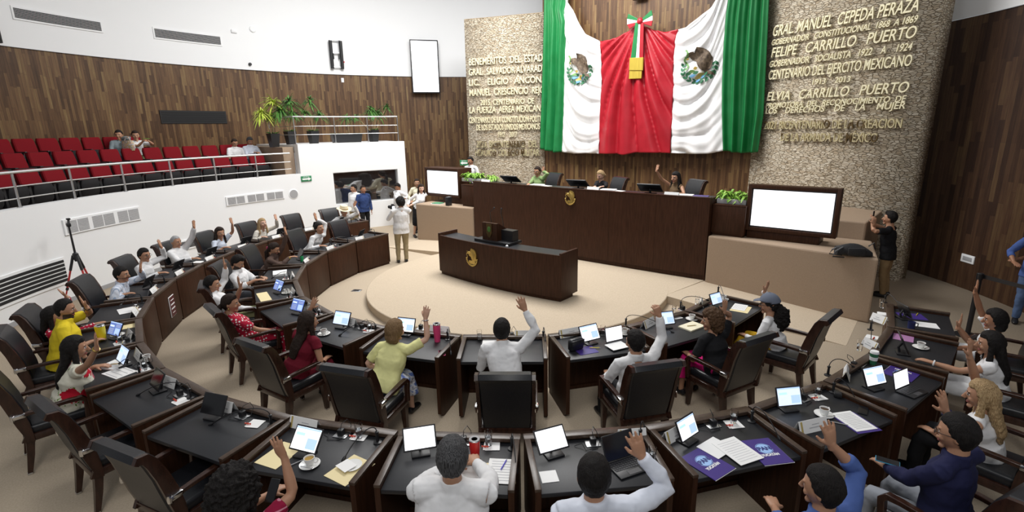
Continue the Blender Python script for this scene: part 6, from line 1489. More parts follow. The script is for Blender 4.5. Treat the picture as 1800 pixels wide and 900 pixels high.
    ix[near & fr_ & (ax < 0.025) & (np.abs(lz + 0.066) < 0.0085) & (ly > 0.07)] = 1
    ix[near & fr_ & (np.abs(ax - 0.034) < 0.02) & (np.abs(lz - 0.026 + np.abs(ax - 0.03) * 0.15) < 0.0055)] = 2
    ix[near & fr_ & (np.abs(ax - 0.033) < 0.0145) & (np.abs(lz - 0.004) < 0.0062)] = 3
    ix[near & fr_ & (np.abs(ax - 0.033) < 0.0068) & (np.abs(lz - 0.004) < 0.0075)] = 4
    me.polygons.foreach_set('material_index', ix)
    vx = max(voxel * 1.35, 0.010)
    # -------- garments
    tk, tc = top
    b = MB(); torso(b, 1.0, 0.0 if tk != 'crop' else 0.15, 0.985 if not neck_top else 1.0, 0.006)
    if neck_top: b.tube([S, nb, nb.lerp(Hc, 0.5)], [nr * 1.5, nr * 1.25, nr * 1.2], 14)
    for sd in 'RL':
        E, W = arms[sd][0], arms[sd][1]; S0 = SJ[sd]; r_ = lambda *x: [y * ar * (0.6 + 0.4 * bulk) for y in x]
        if tk == 'long': b.tube([S.lerp(S0, 0.55), S0, S0.lerp(E, 0.4), E, E.lerp(W, 0.35), E.lerp(W, 0.8), E.lerp(W, 0.97)], r_(0.062, 0.066, 0.06, 0.052, 0.051, 0.042, 0.039), 14)
        elif tk == 'rolled': b.tube([S.lerp(S0, 0.55), S0, S0.lerp(E, 0.4), E, E.lerp(W, 0.25), E.lerp(W, 0.42), E.lerp(W, 0.46)], r_(0.062, 0.066, 0.06, 0.053, 0.052, 0.05, 0.052), 14)
        elif tk == 'short': b.tube([S.lerp(S0, 0.55), S0, S0.lerp(E, 0.35), S0.lerp(E, 0.72)], r_(0.062, 0.066, 0.064, 0.063), 14)
        elif tk == 'cap': b.tube([S.lerp(S0, 0.5), S0, S0.lerp(E, 0.3)], r_(0.06, 0.067, 0.068), 14)
        elif tk == 'none': b.tube([S.lerp(S0, 0.2), S.lerp(S0, 0.85)], r_(0.055, 0.058), 12)
    if collar and not female or collar == 'force': b.tube([nb - spn * 0.03, nb + (Hc - nb).normalized() * 0.04], [nr * 1.42, nr * 1.34], 18)
    if stand or tk in ('tunic',): b.ell([P + U * 0.06, P - U * 0.06, P - U * 0.11], [0.175 * bw, 0.182 * bw, 0.185 * bw], [0.125 * bw, 0.132 * bw, 0.134 * bw], Rt, 22)
    else: b.ell([P + spn * 0.1, P - spn * 0.045], [0.18 * bw, 0.188 * bw], [0.13 * bw, 0.14 * bw], Rt, 22)
    finish(fuse(b, vx, 2, 0.024), 'shirt' if bottom[0] != 'dress' else 'dress_top', [CL[tc]], base, body)
    bk, bc = bottom
    b = MB()
    if bk == 'trousers':
        b.ell([P + U * (0.1 if stand else 0.06), P - U * 0.02, P - U * 0.09], [0.165 * bw, 0.172 * bw, 0.15 * bw], [0.118 * bw, 0.13 * bw, 0.11 * bw], Rt, 20)
        for sd in 'RL':
            hp, kn, ft, lf = legs[sd]; b.tube([hp, hp.lerp(kn, 0.45), kn + (kn - ft).normalized() * 0.0, kn.lerp(ft, 0.1), kn.lerp(ft, 0.5), ft - U * 0.01], [0.092, 0.086, 0.068, 0.066, 0.06, 0.055], 14)
    else:
        k0 = (legs['R'][1] + legs['L'][1]) / 2; f0 = (legs['R'][2] + legs['L'][2]) / 2
        if stand: b.ell([P + U * 0.1, P - U * 0.05, k0, k0.lerp(f0, 0.25)], [0.165, 0.185, 0.18, 0.17], [0.12, 0.135, 0.13, 0.12], Rt, 22)
        else: b.ell([P - F * 0.06, P + F * 0.1, k0 - F * 0.08, k0 + F * 0.01], [0.185, 0.19, 0.19, 0.18], [0.13, 0.115, 0.085, 0.07], Rt, 22); b.ell([k0 + U * 0.05 - F * 0.03, k0 - U * 0.08, k0.lerp(f0, 0.55)], [0.18, 0.2, 0.215], [0.075, 0.085, 0.1], Rt, 22)
    finish(fuse(b, vx, 2, 0.022), 'trousers' if bk == 'trousers' else 'skirt', [CL[bc]], base, body)
    for sd in 'RL':
        hp, kn, ft, lf = legs[sd]; g0 = V((ft.x, ft.y, base_z + (ft.z - base_z - 0.085)))
        b = MB(); b.ell([g0 - lf * 0.065 + U * 0.035, g0 - lf * 0.05 + U * 0.045, g0 + U * 0.05, g0 + lf * 0.08 + U * 0.036, g0 + lf * 0.16 + U * 0.028, g0 + lf * 0.19 + U * 0.024], [0.02, 0.036, 0.04, 0.046, 0.04, 0.016], [0.02, 0.04, 0.048, 0.034, 0.026, 0.012], Rt, 14)
        bmesh.ops.translate(b.bm, verts=b.bm.verts, vec=-base); b.build('shoe', M['black'] if shoes == 'black' else CL.get(shoes, M['black']), body)
    # -------- hair
    hs, hc = hair
    def cap_shape(bb, hl, side, back, t0, t1, ear=0.0):
        rr = []
        for r in DIRS:
            row = []
            for d in r:
                p = hsurf(d)
                f = d.y / max(1e-3, math.hypot(d.x, d.y))
                if f > 0.5: zl = hl - 0.25 * max(0, abs(p.x) - 0.045)
                elif f > -0.05: zl = lerp(side, hl - 0.006, ((f + 0.05) / 0.55) ** 1.3)
                else: zl = lerp(side, back, min(1, (-0.05 - f) / 0.5))
                k = min(1, max(0, (p.z - zl) / 0.03)); th = lerp(t1, t0, max(0, d.z))
                row.append(H(p + d * (lerp(0.003, th, k ** 0.6) if p.z > zl else -0.014)))
            rr.append(row)
        bb.rings(rr)
    HM = HAIR[hc]; Yd = V((hF.x, hF.y, 0)).normalized()
    Q = lambda x, y, z: Hc + (hR * x + Yd * y + U * z) * HS
    b = MB(); cu, sm, vv = 0.0, 1, max(0.007, voxel)
    if hs == 'short': cap_shape(b, 0.06, -0.025, -0.112, 0.017, 0.011)
    elif hs == 'thin': cap_shape(b, 0.075, -0.015, -0.1, 0.01, 0.008)
    elif hs == 'crop': cap_shape(b, 0.068, -0.01, -0.1, 0.012, 0.008)
    elif hs == 'quiff': cap_shape(b, 0.062, -0.012, -0.1, 0.026, 0.008); b.ball(H((0.0, 0.06, 0.105)), (0.055, 0.035, 0.026), Matrix((hR, hF, hU)).transposed(), 14, 8)
    elif hs == 'fluffy': cap_shape(b, 0.058, -0.03, -0.085, 0.034, 0.026); cu = 0.028
    elif hs == 'bigcurly':
        cap_shape(b, 0.06, -0.09, -0.12, 0.06, 0.06); b.ell([Q(0, -0.07, 0.02), Q(0, -0.09, -0.1), Q(0, -0.1, -0.22)], [0.13, 0.155, 0.13], [0.09, 0.1, 0.08], hR, 18); cu = 0.05
    elif hs == 'curlybob': cap_shape(b, 0.05, -0.09, -0.11, 0.035, 0.036); b.ell([Q(0, -0.03, 0.03), Q(0, -0.05, -0.07), Q(0, -0.05, -0.12)], [0.1, 0.112, 0.09], [0.08, 0.085, 0.06], hR, 18); cu = 0.03
    elif hs == 'bob': cap_shape(b, 0.055, -0.09, -0.1, 0.02, 0.018); b.ell([Q(0, -0.035, 0.03), Q(0, -0.045, -0.07), Q(0, -0.05, -0.115)], [0.09, 0.095, 0.075], [0.07, 0.072, 0.05], hR, 18)
    elif hs in ('long', 'longwavy'):
        cap_shape(b, 0.06, -0.07, -0.11, 0.02, 0.018)
        dn = -spn
        q0, q1 = Q(0, -0.05, 0.02), Q(0, -0.085, -0.12); q2 = q1 + dn * 0.16 - F * 0.03; q3 = q1 + dn * (0.28 if hs == 'long' else 0.25) - F * 0.02
        b.ell([q0, q1, q2, q3], [0.088, 0.1, 0.1, 0.07], [0.06, 0.05, 0.042, 0.025], hR, 18)
        for s in (-1, 1): b.tube([Q(s * 0.068, 0.01, 0.03), Q(s * 0.083, 0.0, -0.06), Q(s * 0.098, 0.0, -0.15), Q(s * 0.1, 0.015, -0.24)], [0.022, 0.028, 0.03, 0.016], 10)
        if hs == 'longwavy': cu = 0.014
    elif hs in ('pony', 'bigpony'):
        cap_shape(b, 0.06, -0.02, -0.085, 0.013, 0.01); z0 = 0.02
        rr = (0.024, 0.04, 0.036, 0.016) if hs == 'pony' else (0.035, 0.085, 0.10, 0.05)
        b.tube([Q(0, -0.09, 0.0), Q(0, -0.135, -0.06), Q(0, -0.14, -0.18), Q(0, -0.12, -0.3)], rr, 12)
        if hs == 'bigpony': cu = 0.045
    elif hs == 'bun': cap_shape(b, 0.062, -0.02, -0.08, 0.014, 0.011); b.ball(Q(0, -0.12, -0.01), 0.042, None, 12, 8)
    hm = [HM]
    ho = finish(fuse(b, vv, sm, 0.012 if hs not in ('short', 'thin', 'crop') else 0.004, cu if cu else 0.007), 'hair', hm, base, body)
    def child(nm, bb, mt, auto=40, par=None):
        bmesh.ops.translate(bb.bm, verts=bb.bm.verts, vec=-base); return bb.build(nm, mt, par or body, auto=auto)
    Rm = Matrix((hR, hF, hU)).transposed()
    if hat == 'straw':
        b = MB(); b.rings([[H((cos(a) * rx, sin(a) * ry - 0.01, z + (0.035 * abs(cos(a)) ** 2 if i < 3 else 0))) for a in [2 * pi * k / 32 for k in range(32)]] for i, (rx, ry, z) in enumerate(((0.10, 0.12, 0.05), (0.19, 0.20, 0.052), (0.185, 0.195, 0.06), (0.10, 0.12, 0.062), (0.098, 0.118, 0.10), (0.085, 0.105, 0.165), (0.05, 0.07, 0.175)))]); ht = child('straw_hat', b, M['straw'], 60)
        b = MB(); b.rings([[H((cos(a) * 0.102, sin(a) * 0.122 - 0.01, z)) for a in [2 * pi * k / 32 for k in range(32)]] for z in (0.07, 0.092)]); child('hat_band', b, CL['tan'], 60)
    if hat == 'cap':
        b = MB(); rr = []
        for r in DIRS:
            row = []
            for d in r: p = hsurf(d); k = 1 if p.z > 0.03 - 0.1 * max(0, -p.y) else 0; row.append(H(p + d * (0.03 if k else -0.02)))
            rr.append(row)
        b.rings(rr); b.ell([H((0, 0.085, 0.055)), H((0, 0.13, 0.05)), H((0, 0.175, 0.038))], [0.075, 0.072, 0.05], [0.008, 0.007, 0.005], hR, 16); b.ball(H((0, 0, 0.15)), 0.008)
        finish(fuse(b, 0.007, 2), 'baseball_cap', [mat('grey_blue_cap', (0.13, 0.15, 0.2), 0.9)], base, body)
    if hat == 'scrunchie': b = MB(); b.tube([Q(0.0, -0.1, 0.0) + V((0.035 * cos(a), 0, 0.035 * sin(a))) for a in np.linspace(0, 2 * pi, 14)], 0.016, 8); child('hair_tie', b, M['pink'])
    if glasses:
        b = MB()
        for s in (-1, 1): b.tube([H((s * 0.034 + 0.023 * cos(a), 0.098, 0.004 + 0.017 * sin(a))) for a in np.linspace(0, 2 * pi, 17)], 0.0022, 6); b.tube([H((s * 0.057, 0.098, 0.008)), H((s * 0.08, 0.06, 0.008)), H((s * 0.082, -0.01, 0.004))], 0.002, 6)
        b.tube([H((-0.012, 0.1, 0.006)), H((0.012, 0.1, 0.006))], 0.0022, 6); child('glasses', b, M['black'])
    if earrings:
        for s in (-1, 1): b = MB(); b.ball(H((s * 0.083, 0.0, -0.055)), (0.008, 0.008, 0.02), None, 8, 6); child('earring', b, M['gold_dark'])
    if watch:
        for sd, mt in watch.items():
            E, W = arms[sd][0], arms[sd][1]; dn = (W - E).normalized(); a = dn.cross(U if abs(dn.z) < 0.9 else F).normalized(); c = dn.cross(a); q = W - dn * 0.022; r = 0.031 * ar
            b = MB(); b.tube([q + a * r * cos(t) + c * r * sin(t) for t in np.linspace(0, 2 * pi, 19)], 0.008, 8); child('wristband', b, mt)
    body_info = dict(o=body, arms=arms, F=F, Rt=Rt, H=H, S=S, P=P, SJ=SJ)
    return body_info
# ------------------------------------------------------------------ who sits where
def seat_at(row, k, R, lat=0.0):
    a = (IN if row == 'in' else OUT)[k]; c = pol(R, a); f = -pol(1, a); return c + V((f.y, -f.x, 0)) * lat
def sitter(row, k, label, head, hz, R=None, lat=None, turn=0, chair=True, chairR=None, chair_label=None, desk=False, **kw):
    a = (IN if row == 'in' else OUT)[k]; R = R or (4.98 if row == 'in' else 6.98); Hc = onz(*head, hz); f = -pol(1, a); r = V((f.y, -f.x, 0))
    lt = (Hc - pol(R, a)).dot(r) * 0.75 if lat is None else lat
    p = seat_at(row, k, R, lt); face = math.atan2(f.y, f.x) + rad(turn); P = V((p.x, p.y, 0.535)) - V((cos(face), sin(face), 0)) * 0.07
    if 'rest' in kw and kw['rest'] == 'desk':
        F = V((cos(face), sin(face), 0)); Rr = V((F.y, -F.x, 0)); Dn = 4.72 if row == 'in' else 6.85
        q = pol(Dn - 0.16, a) + r * lt; kw['rest'] = {s_: V((q.x, q.y, 0.79)) + Rr * (0.17 if s_ == 'R' else -0.17) for s_ in 'RL'}
    dist = depth(Hc); kw.setdefault('voxel', 0.006 if dist < 5.5 else 0.007 if dist < 9 else 0.0085)
    info = person(label, P, Hc, face, **kw)
    if chair:
        cp = seat_at(row, k, chairR or R, lt); place_chair(cp, face, chair_label or 'black leather armchair of the ' + label.split(' ', 1)[1][:60])
    return info
def ch(row, k, R, label, lat=0, turn=0, z=0):
    a = (IN if row == 'in' else OUT)[k]; p = seat_at(row, k, R, lat); place_chair((p.x, p.y, z), rad(a) + pi + rad(turn), label)
BLK, YEL, STL = M['black'], M['yellow'], M['chrome']
# ---- inner row
ch('in', 0, 4.9, 'empty black armchair at the left end of the inner row')
sitter('in', 1, 'man in a white shirt with dark epaulettes raising his hand, inner row far left', (561, 401), 1.16, up=[((556, 386), (552, 373), -0.1)], hair=('short', 'black'), yaw=-8, pitch=6, beard=None, chair_label='black armchair behind the man with dark epaulettes', rest='desk')
sitter('in', 2, 'woman in a brown turtleneck raising her hand, pink hair tie', (481, 437), 1.05, female=True, top=('long', 'brown'), neck_top=True, hair=('pony', 'dark'), hat='scrunchie', up=[((507, 402), (504, 392), -0.1)], watch={'L': YEL, 'R': YEL}, yaw=10, pitch=-25, chair_label='black armchair behind the woman in the brown turtleneck', rest={'R': onz(510, 452, 0.85), 'L': onz(510, 452, 0.85)})
sitter('in', 3, 'bearded man in a white shirt and grey trousers looking down at a phone', (417, 461), 1.10, top=('rolled', 'white'), bottom=('trousers', 'dgrey'), beard='full', hair=('quiff', 'black'), pitch=-30, yaw=5, turn=-8, rest={'R': onz(448, 493, 0.82), 'L': onz(458, 487, 0.82)}, chair_label='black armchair of the bearded man with a phone')
sitter('in', 4, 'man in white and olive trousers, arm raised, beside the red dotted dress', (372, 499), 1.08, bottom=('trousers', 'olive'), up=[((396, 470), (393, 459), 0.15)], hair=('short', 'black'), yaw=-8, chair_label='black armchair of the man in olive trousers')
sitter('in', 5, 'woman in a red white-dotted dress with hoop earrings raising her hand', (404, 533), 1.10, female=True, top=('short', 'dots'), bottom=('dress', 'dots'), hair=('pony', 'dark'), up=[((423, 505), (419, 494), -0.1)], yaw=-25, earrings=True, bulk=1.12, chair_label='black armchair of the woman in the red dotted dress')
sitter('in', 6, 'woman in a dark red blouse with long grey-streaked hair, seen from behind', (541, 566), 1.10, R=5.1, female=True, top=('cap', 'wine'), bottom=('trousers', 'wine'), hair=('long', 'dark'), up=[((547, 541), (552, 530), 0.1)], bulk=1.1, yaw=-12, chair_label='black armchair of the woman in the dark red blouse', chairR=5.2)
sitter('in', 7, 'woman in a pale yellow blouse with short brown hair raising her hand', (694, 581), 1.10, R=5.05, female=True, skin='fair', top=('short', 'lemon'), bottom=('skirt', 'bluewhite'), hair=('bob', 'honey'), up=[((748, 560), (751, 535), 0.15)], bulk=1.15, yaw=-20, watch={'R': STL}, chair_label='black armchair in front of the pale yellow blouse', chairR=5.3, lat=0.0)
sitter('in', 8, 'man in a white shirt squarely facing the dais with his arm raised', (882, 580), 1.12, R=4.95, up=[((923, 545), (914, 524), 0.12)], elbows={'R': (1, 0.0, 0.1)}, hair=('short', 'black'), bulk=1.08, chairR=5.25, lat=0.08, chair_label='black armchair straight ahead, back to us in the inner row', rest='desk')
sitter('in', 9, 'man in a white shirt raising a closed hand, beside the purple inner folder', (1117, 601), 1.10, R=5.15, up=[((1159, 555), (1153, 537), 0.15)], hair=('short', 'black'), yaw=15, curl_=0.9, chairR=5.25, chair_label='black armchair of the man raising a closed hand')
sitter('in', 10, 'woman with curly brown hair, black top and magenta skirt', (1252, 563), 1.08, R=5.05, female=True, top=('short', 'black'), bottom=('skirt', 'magenta'), hair=('curlybob', 'brown'), up=[((1273, 548), (1275, 532), -0.05)], yaw=45, bulk=1.12, chairR=5.15, chair_label='black armchair of the woman in the magenta skirt', earrings=True)
sitter('in', 11, 'woman in a white top, grey cap and long curly ponytail raising her hand', (1353, 535), 1.06, R=5.1, female=True, top=('long', 'white'), bottom=('trousers', 'mustard'), hair=('bigpony', 'black'), hat='cap', up=[((1344, 512), (1350, 500), 0.1)], glasses=True, yaw=12, chairR=5.3, lat=-0.22, chair_label='black armchair of the woman in the grey cap')
# ---- outer row
sitter('out', 0, 'man in a straw hat and white shirt raising his hand', (605, 372), 1.10, hat='straw', hair=('short', 'grey'), up=[((623, 362), (626, 351), -0.1)], yaw=-5, pitch=-10, rest='desk', chair_label='black armchair behind the man in the straw hat', chairR=6.95)
ch('out', 1, 6.95, 'empty black armchair next to the man in the straw hat')
sitter('out', 2, 'blonde woman in a white blouse raising her hand, at the far left', (461, 393), 1.10, female=True, skin='fair', top=('long', 'cream'), bottom=('trousers', 'cream'), hair=('long', 'blonde'), up=[((486, 386), (482, 375), -0.05)], yaw=-5, pitch=8, watch={'L': BLK}, rest='desk', chair_label='black armchair behind the blonde woman at the far left')
sitter('out', 3, 'woman in a pale blue blouse with a long ponytail raising her hand', (386, 409), 1.10, female=True, top=('short', 'paleblue'), bottom=('trousers', 'navy'), hair=('long', 'dark'), up=[((408, 393), (404, 382), 0.0)], elbows={'L': (1, 0.3, -0.4)}, yaw=-15, earrings=True, rest='desk', chair_label='black armchair behind the woman in pale blue')
sitter('out', 4, 'grey-haired heavy man in a white shirt with one arm stretched straight up', (309, 425), 1.11, hair=('thin', 'grey'), up=[((343, 397), (341, 383), -0.1)], bulk=1.2, yaw=-10, watch={'L': BLK}, rest='desk', chair_label='black armchair of the grey-haired man with a straight arm')
sitter('out', 5, 'man with glasses and black hair in a white shirt by the parapet', (253, 448), 1.11, hair=('short', 'black'), glasses=True, up=[((284, 435), (277, 421), 0.1)], yaw=-15, rest='desk', chair_label='black armchair of the man with glasses by the parapet')
sitter('out', 6, 'man in a pale blue striped shirt with a moustache holding up his palm', (213, 482), 1.10, R=6.85, top=('long', 'pinstripe'), beard='moustache', hair=('short', 'black'), up=[((247, 476), (247, 460), -0.05)], yaw=-5, rest='desk', chairR=6.9, chair_label='black armchair behind the man in the pale striped shirt')
sitter('out', 7, 'person with long black hair in red and white, hidden behind the man in yellow', (92, 556), 1.0, R=7.05, lat=0.35, female=True, top=('long', 'redwhite'), bottom=('trousers', 'black'), hair=('long', 'black'), up=[((118, 522), (104, 511), 0.1)], rest='desk', chairR=7.02, chair_label='black armchair of the hidden person in red and white')
sitter('out', 8, 'bearded man in a bright yellow shirt raising his hand', (113, 543), 1.22, R=6.95, top=('short', 'yellow'), bottom=('trousers', 'black'), beard='full', hair=('crop', 'black'), up=[((153, 540), (139, 523), 0.1, 'L')], watch={'L': BLK}, bulk=1.18, yaw=-5, pitch=-10, rest='desk', chairR=7.08, chair_label='empty-looking black armchair behind the man in yellow')
sitter('out', 9, 'woman in a white dress with large red flowers and long black hair', (131, 612), 1.12, R=6.92, female=True, top=('cap', 'flowers'), bottom=('dress', 'flowers'), hair=('long', 'black'), up=[((188, 590), (184, 567), -0.25, 'R')], elbows={'R': (0.6, -0.2, -1)}, watch={'R': M['gold_dark']}, bulk=1.2, yaw=-10, rest='desk', chairR=7.1, chair_label='black armchair of the woman in the flowered dress at the left edge')
ch('out', 10, 6.88, 'empty black armchair nearest the flowered dress', 0.05); ch('out', 11, 6.9, 'empty black armchair, second from the flowered dress', 0.1)
sitter('out', 12, 'person with big curly black hair in a red striped shirt holding a phone', (415, 868), 1.22, R=7.55, top=('short', 'redstripe'), bottom=('trousers', 'jeans'), hair=('bigcurly', 'black'), up=[((500, 805), (484, 775), 0.25, 'R')], elbows={'R': (0.6, 0.3, -1)}, female=True, rest={'L': onz(474, 868, 0.78)}, yaw=0, chairR=7.75, lat=-0.05, chair_label='black armchair at the bottom left edge behind the striped shirt', collar='force')
sitter('out', 13, 'grey-haired man in a white shirt leaning on his desk, seen from behind', (795, 806), 1.30, R=7.25, sc=1.05, hair=('short', 'salt'), bulk=1.3, pitch=-20, elbows={'R': (1, 0.1, -0.25), 'L': (1, 0.1, -0.25)}, rest={'R': onz(838, 815, 0.86), 'L': onz(796, 822, 0.82)}, watch={'R': BLK}, chairR=7.6, chair_label='black armchair under the leaning grey-haired man')
sitter('out', 14, 'man in a pale blue-white shirt holding up an open hand over a laptop', (1044, 838), 1.27, R=7.4, sc=1.05, top=('long', 'iceblue'), hair=('short', 'black'), up=[((1128, 802), (1113, 762), 0.15, 'R')], elbows={'R': (1, 0.1, -0.25)}, watch={'R': STL}, bulk=1.2, yaw=-10, chairR=7.6, chair_label='black armchair under the man with the laptop')
sitter('out', 15, 'man in a denim blue shirt with rolled sleeves raising his hand', (1447, 857), 1.18, R=7.6, sc=1.04, top=('rolled', 'denim'), bottom=('trousers', 'navy'), hair=('short', 'black'), up=[((1462, 782), (1452, 722), 0.2, 'R')], elbows={'R': (0.6, -0.2, -0.6)}, yaw=25, rest={'L': onz(1362, 893, 0.66)}, chairR=7.6, chair_label='black armchair of the man in denim blue')
sitter('out', 16, 'man in a navy jacket and grey trousers holding a blue phone', (1684, 762), 1.24, R=7.5, sc=1.06, top=('long', 'navy'), bottom=('trousers', 'grey'), hair=('short', 'black'), glasses=True, up=[((1662, 722), (1650, 672), 0.3, 'R')], yaw=15, rest={'L': onz(1560, 822, 0.72)}, bulk=1.05, chairR=7.55, chair_label='black armchair of the man in the navy jacket')
sitter('out', 17, 'woman with wavy blonde hair in a white top with a bare raised arm', (1727, 695), 1.05, R=7.3, female=True, skin='mid', top=('none', 'white'), bottom=('trousers', 'black'), hair=('longwavy', 'blonde'), up=[((1702, 620), (1706, 588), 0.05, 'R')], yaw=15, chairR=7.4, chair_label='black armchair of the blonde woman at the right')
sitter('out', 18, 'woman with long dark hair and a pale wristwatch reaching to her tablet', (1742, 604), 1.06, R=7.15, female=True, top=('cap', 'white'), bottom=('trousers', 'white'), hair=('long', 'black'), up=[((1684, 575), (1692, 556), 0.15, 'R')], watch={'L': M['white']}, yaw=10, rest={'L': onz(1637, 637, 0.80)}, chairR=7.3, chair_label='black armchair of the woman with the wristwatch')
sitter('out', 19, 'woman with black hair in a white ruffled blouse raising her hand at the right', (1750, 562), 1.0, R=7.15, female=True, top=('short', 'white'), bottom=('trousers', 'white'), hair=('bob', 'black'), up=[((1714, 513), (1722, 489), 0.1, 'R')], skin='tan', yaw=0, rest={'L': onz(1672, 612, 0.72)}, chairR=7.3, chair_label='black armchair of the woman in the ruffled blouse')
# ---- board on the rostrum
RB_Z = 0.98
def board(label, head, facing, y=3.75, chair=None, **kw):
    Hc = ony(*head, y); P = V((Hc.x + kw.pop('dx', 0.0), y + 0.14, RB_Z + 0.60)); kw.setdefault('voxel', 0.0085)
    z0 = Hc.z - 1.17; P.z = z0 + 0.56
    i = person(label, P, Hc, facing, base_z=z0, **kw)
    if chair: place_chair((P.x + chair[1], P.y - 0.02, z0), facing + rad(chair[2]), chair[0])
    return i
dn = -pi / 2
board('woman in a sage green blouse with glasses raising her hand on the rostrum', (945, 301), dn - 0.1, female=True, top=('long', 'green'), hair=('short', 'dark'), glasses=True, up=[((955, 302), (956, 292), 0.05, 'L')], bulk=1.2, pitch=-8, rest={'R': ony(930, 323, 3.3)}, chair=('black armchair behind the woman in green', 0.13, -10))
board('blonde woman in a black jacket in the middle of the rostrum', (1056, 308), dn - 0.25, female=True, skin='fair', top=('long', 'black'), hair=('bun', 'blonde'), pitch=-20, rest={'R': ony(1046, 328, 3.35), 'L': ony(1060, 328, 3.3)}, chair=('black armchair behind the blonde woman in black', 0.13, -10))
board('woman in a sleeveless brown top with long dark hair raising her hand on the rostrum', (1188, 312), dn - 0.35, female=True, skin='mid', top=('none', 'taupe'), neck_top=True, hair=('long', 'black'), up=[((1154, 300), (1157, 290), -0.1, 'R')], elbows={'R': (1, 0.2, -0.6)}, earrings=True, rest={'L': ony(1190, 340, 3.35)}, chair=('black armchair behind the woman in sleeveless brown', 0.13, -10))
# ---- standing people
def stander(label, foot, head_px, h, facing, z0=0.0, **kw):
    g = foot if isinstance(foot, V) else onz(*foot, z0); Hc = V((g.x, g.y, z0 + h - 0.125)); P = V((g.x, g.y, z0 + h * 0.525)); kw.setdefault('voxel', 0.0085)
    if head_px: q = ondepth(*head_px, depth(g)); Hc = V((q.x, q.y, q.z)); P = V((lerp(g.x, q.x, 0.4), lerp(g.y, q.y, 0.4), z0 + (q.z - z0 + 0.12) * 0.525))
    return person(label, P, Hc, facing, stand=True, base_z=z0, feet=kw.pop('feet', None) or {s: V((g.x, g.y, 0)) + V((sin(facing), -cos(facing), 0)) * (0.1 if s == 'R' else -0.1) for s in 'RL'}, **kw)
cdir = math.atan2(_h.y, _h.x)                     # the direction the photograph looks
ph = stander('photographer in a white shirt and khaki trousers seen from behind with a camera', (708, 461), (704, 356), 1.7, cdir + 0.35, hair=('fluffy', 'black'), top=('long', 'white'), bottom=('trousers', 'khaki'), bulk=1.12, rest={'L': ondepth(690, 376, 14.1 if False else depth(onz(708, 461, 0)) + 0.22), 'R': ondepth(694, 380, depth(onz(708, 461, 0)) + 0.25)}, pitch=-5, shoes='black')
def camera_body(p, d, label):
    o = empty('photo_camera', p, math.atan2(d.y, d.x) - pi / 2, label, 'camera')
    b = MB(); b.box((0, 0, 0), (0.14, 0.07, 0.10), bev=0.015); b.box((0, 0, 0.06), (0.06, 0.06, 0.04), bev=0.012); b.build('body', M['black'], o)
    b = MB(); b.lathe([(0.036, 0), (0.038, 0.06), (0.042, 0.11), (0.03, 0.112)], n=18); bmesh.ops.rotate(b.bm, verts=b.bm.verts, matrix=Rx(-pi / 2)); bmesh.ops.translate(b.bm, verts=b.bm.verts, vec=(0, 0.03, -0.005)); b.build('lens', M['black'], o)
    b = MB(); b.box((0, -0.037, -0.005), (0.08, 0.004, 0.06)); b.build('back_display', M['screen_white'], o); return o
camera_body(ondepth(690, 364, depth(onz(708, 461, 0)) + 0.28), V((cos(cdir + 0.9), sin(cdir + 0.9), 0)), 'black camera with a lens held by the photographer in white')
pg = onz(1553, 522, 0)
i = stander('man in a black T-shirt and khaki trousers holding up a phone at the right', (1553, 521), (1565, 384), 1.74, rad(150) + 0.35, top=('short', 'black'), bottom=('trousers', 'tan'), hair=('quiff', 'black'), pitch=3, rest={'L': ondepth(1533, 391, depth(pg) + 0.05), 'R': ondepth(1535, 394, depth(pg) - 0.1), 'dL': (0, 0, 1), 'nL': (-1, 0.2, 0), 'dR': (0, 0, 1), 'nR': (-0.6, 0.8, 0)}, collar=False)
phone(ondepth(1535, 378, depth(pg)), 0, 'phone held up by the man in the black T-shirt', M['black'], Matrix.Rotation(rad(150) + 0.35 - pi / 2, 3, 'Z') @ Matrix.Rotation(pi / 2, 3, 'X'))
wd = oncyl(618, 375, RW - 0.5); wd = V((wd.x, wd.y, 0))
fA = onplane(618, 330, pol(RW - 0.55, ang(oncyl(618, 330, RW))), pol(1, ang(oncyl(618, 330, RW))))
A1 = V((fA.x, fA.y, 0)); B1 = ondepth(637, 335, depth(A1) - 0.05); B1 = V((B1.x, B1.y, 0))
stander('man in a white shirt with a lanyard standing in front of the dark window', A1, (622, 331), 1.7, cdir + pi - 0.5, skin='mid', bottom=('trousers', 'khaki'), hair=('short', 'black'), bulk=1.1, yaw=-10)
stander('man in a dark blue shirt turned to the man with the lanyard', B1, (638, 333), 1.7, cdir + pi + 0.9, skin='tan', top=('long', 'blue'), bottom=('trousers', 'black'), hair=('crop', 'dark'), bulk=1.1)
C1 = ondepth(698, 335, depth(A1) + 0.75); C1 = V((C1.x, C1.y, 0))
stander('man in a white shirt looking down at the right edge of the dark window', C1, (699, 328), 1.7, cdir + pi - 0.7, skin='tan', bottom=('trousers', 'khaki'), hair=('short', 'black'), pitch=-30, rest={'R': C1 + V((0.3, -0.25, 1.05)), 'L': C1 + V((0.4, 0.0, 1.05))}, bulk=1.05)
D1 = ondepth(742, 400, depth(V((-5.8, 2.2, 0))) + 0.3); D1 = V((-5.95, 2.55, 0)); D1 = onz(734, 416, 0)
stander('woman in a white jacket over a black dress with a headband by the left block', D1, (740, 331), 1.62, cdir + pi + 0.45, female=True, skin='fair', top=('long', 'white'), bottom=('skirt', 'black'), hair=('long', 'dark'), rest={'R': D1 + V((-0.02, -0.3, 1.05)), 'L': D1 + V((0.12, -0.28, 1.06))}, pitch=-8)
E1 = ondepth(732, 330, depth(D1) + 0.7); E1 = V((E1.x, E1.y, 0))
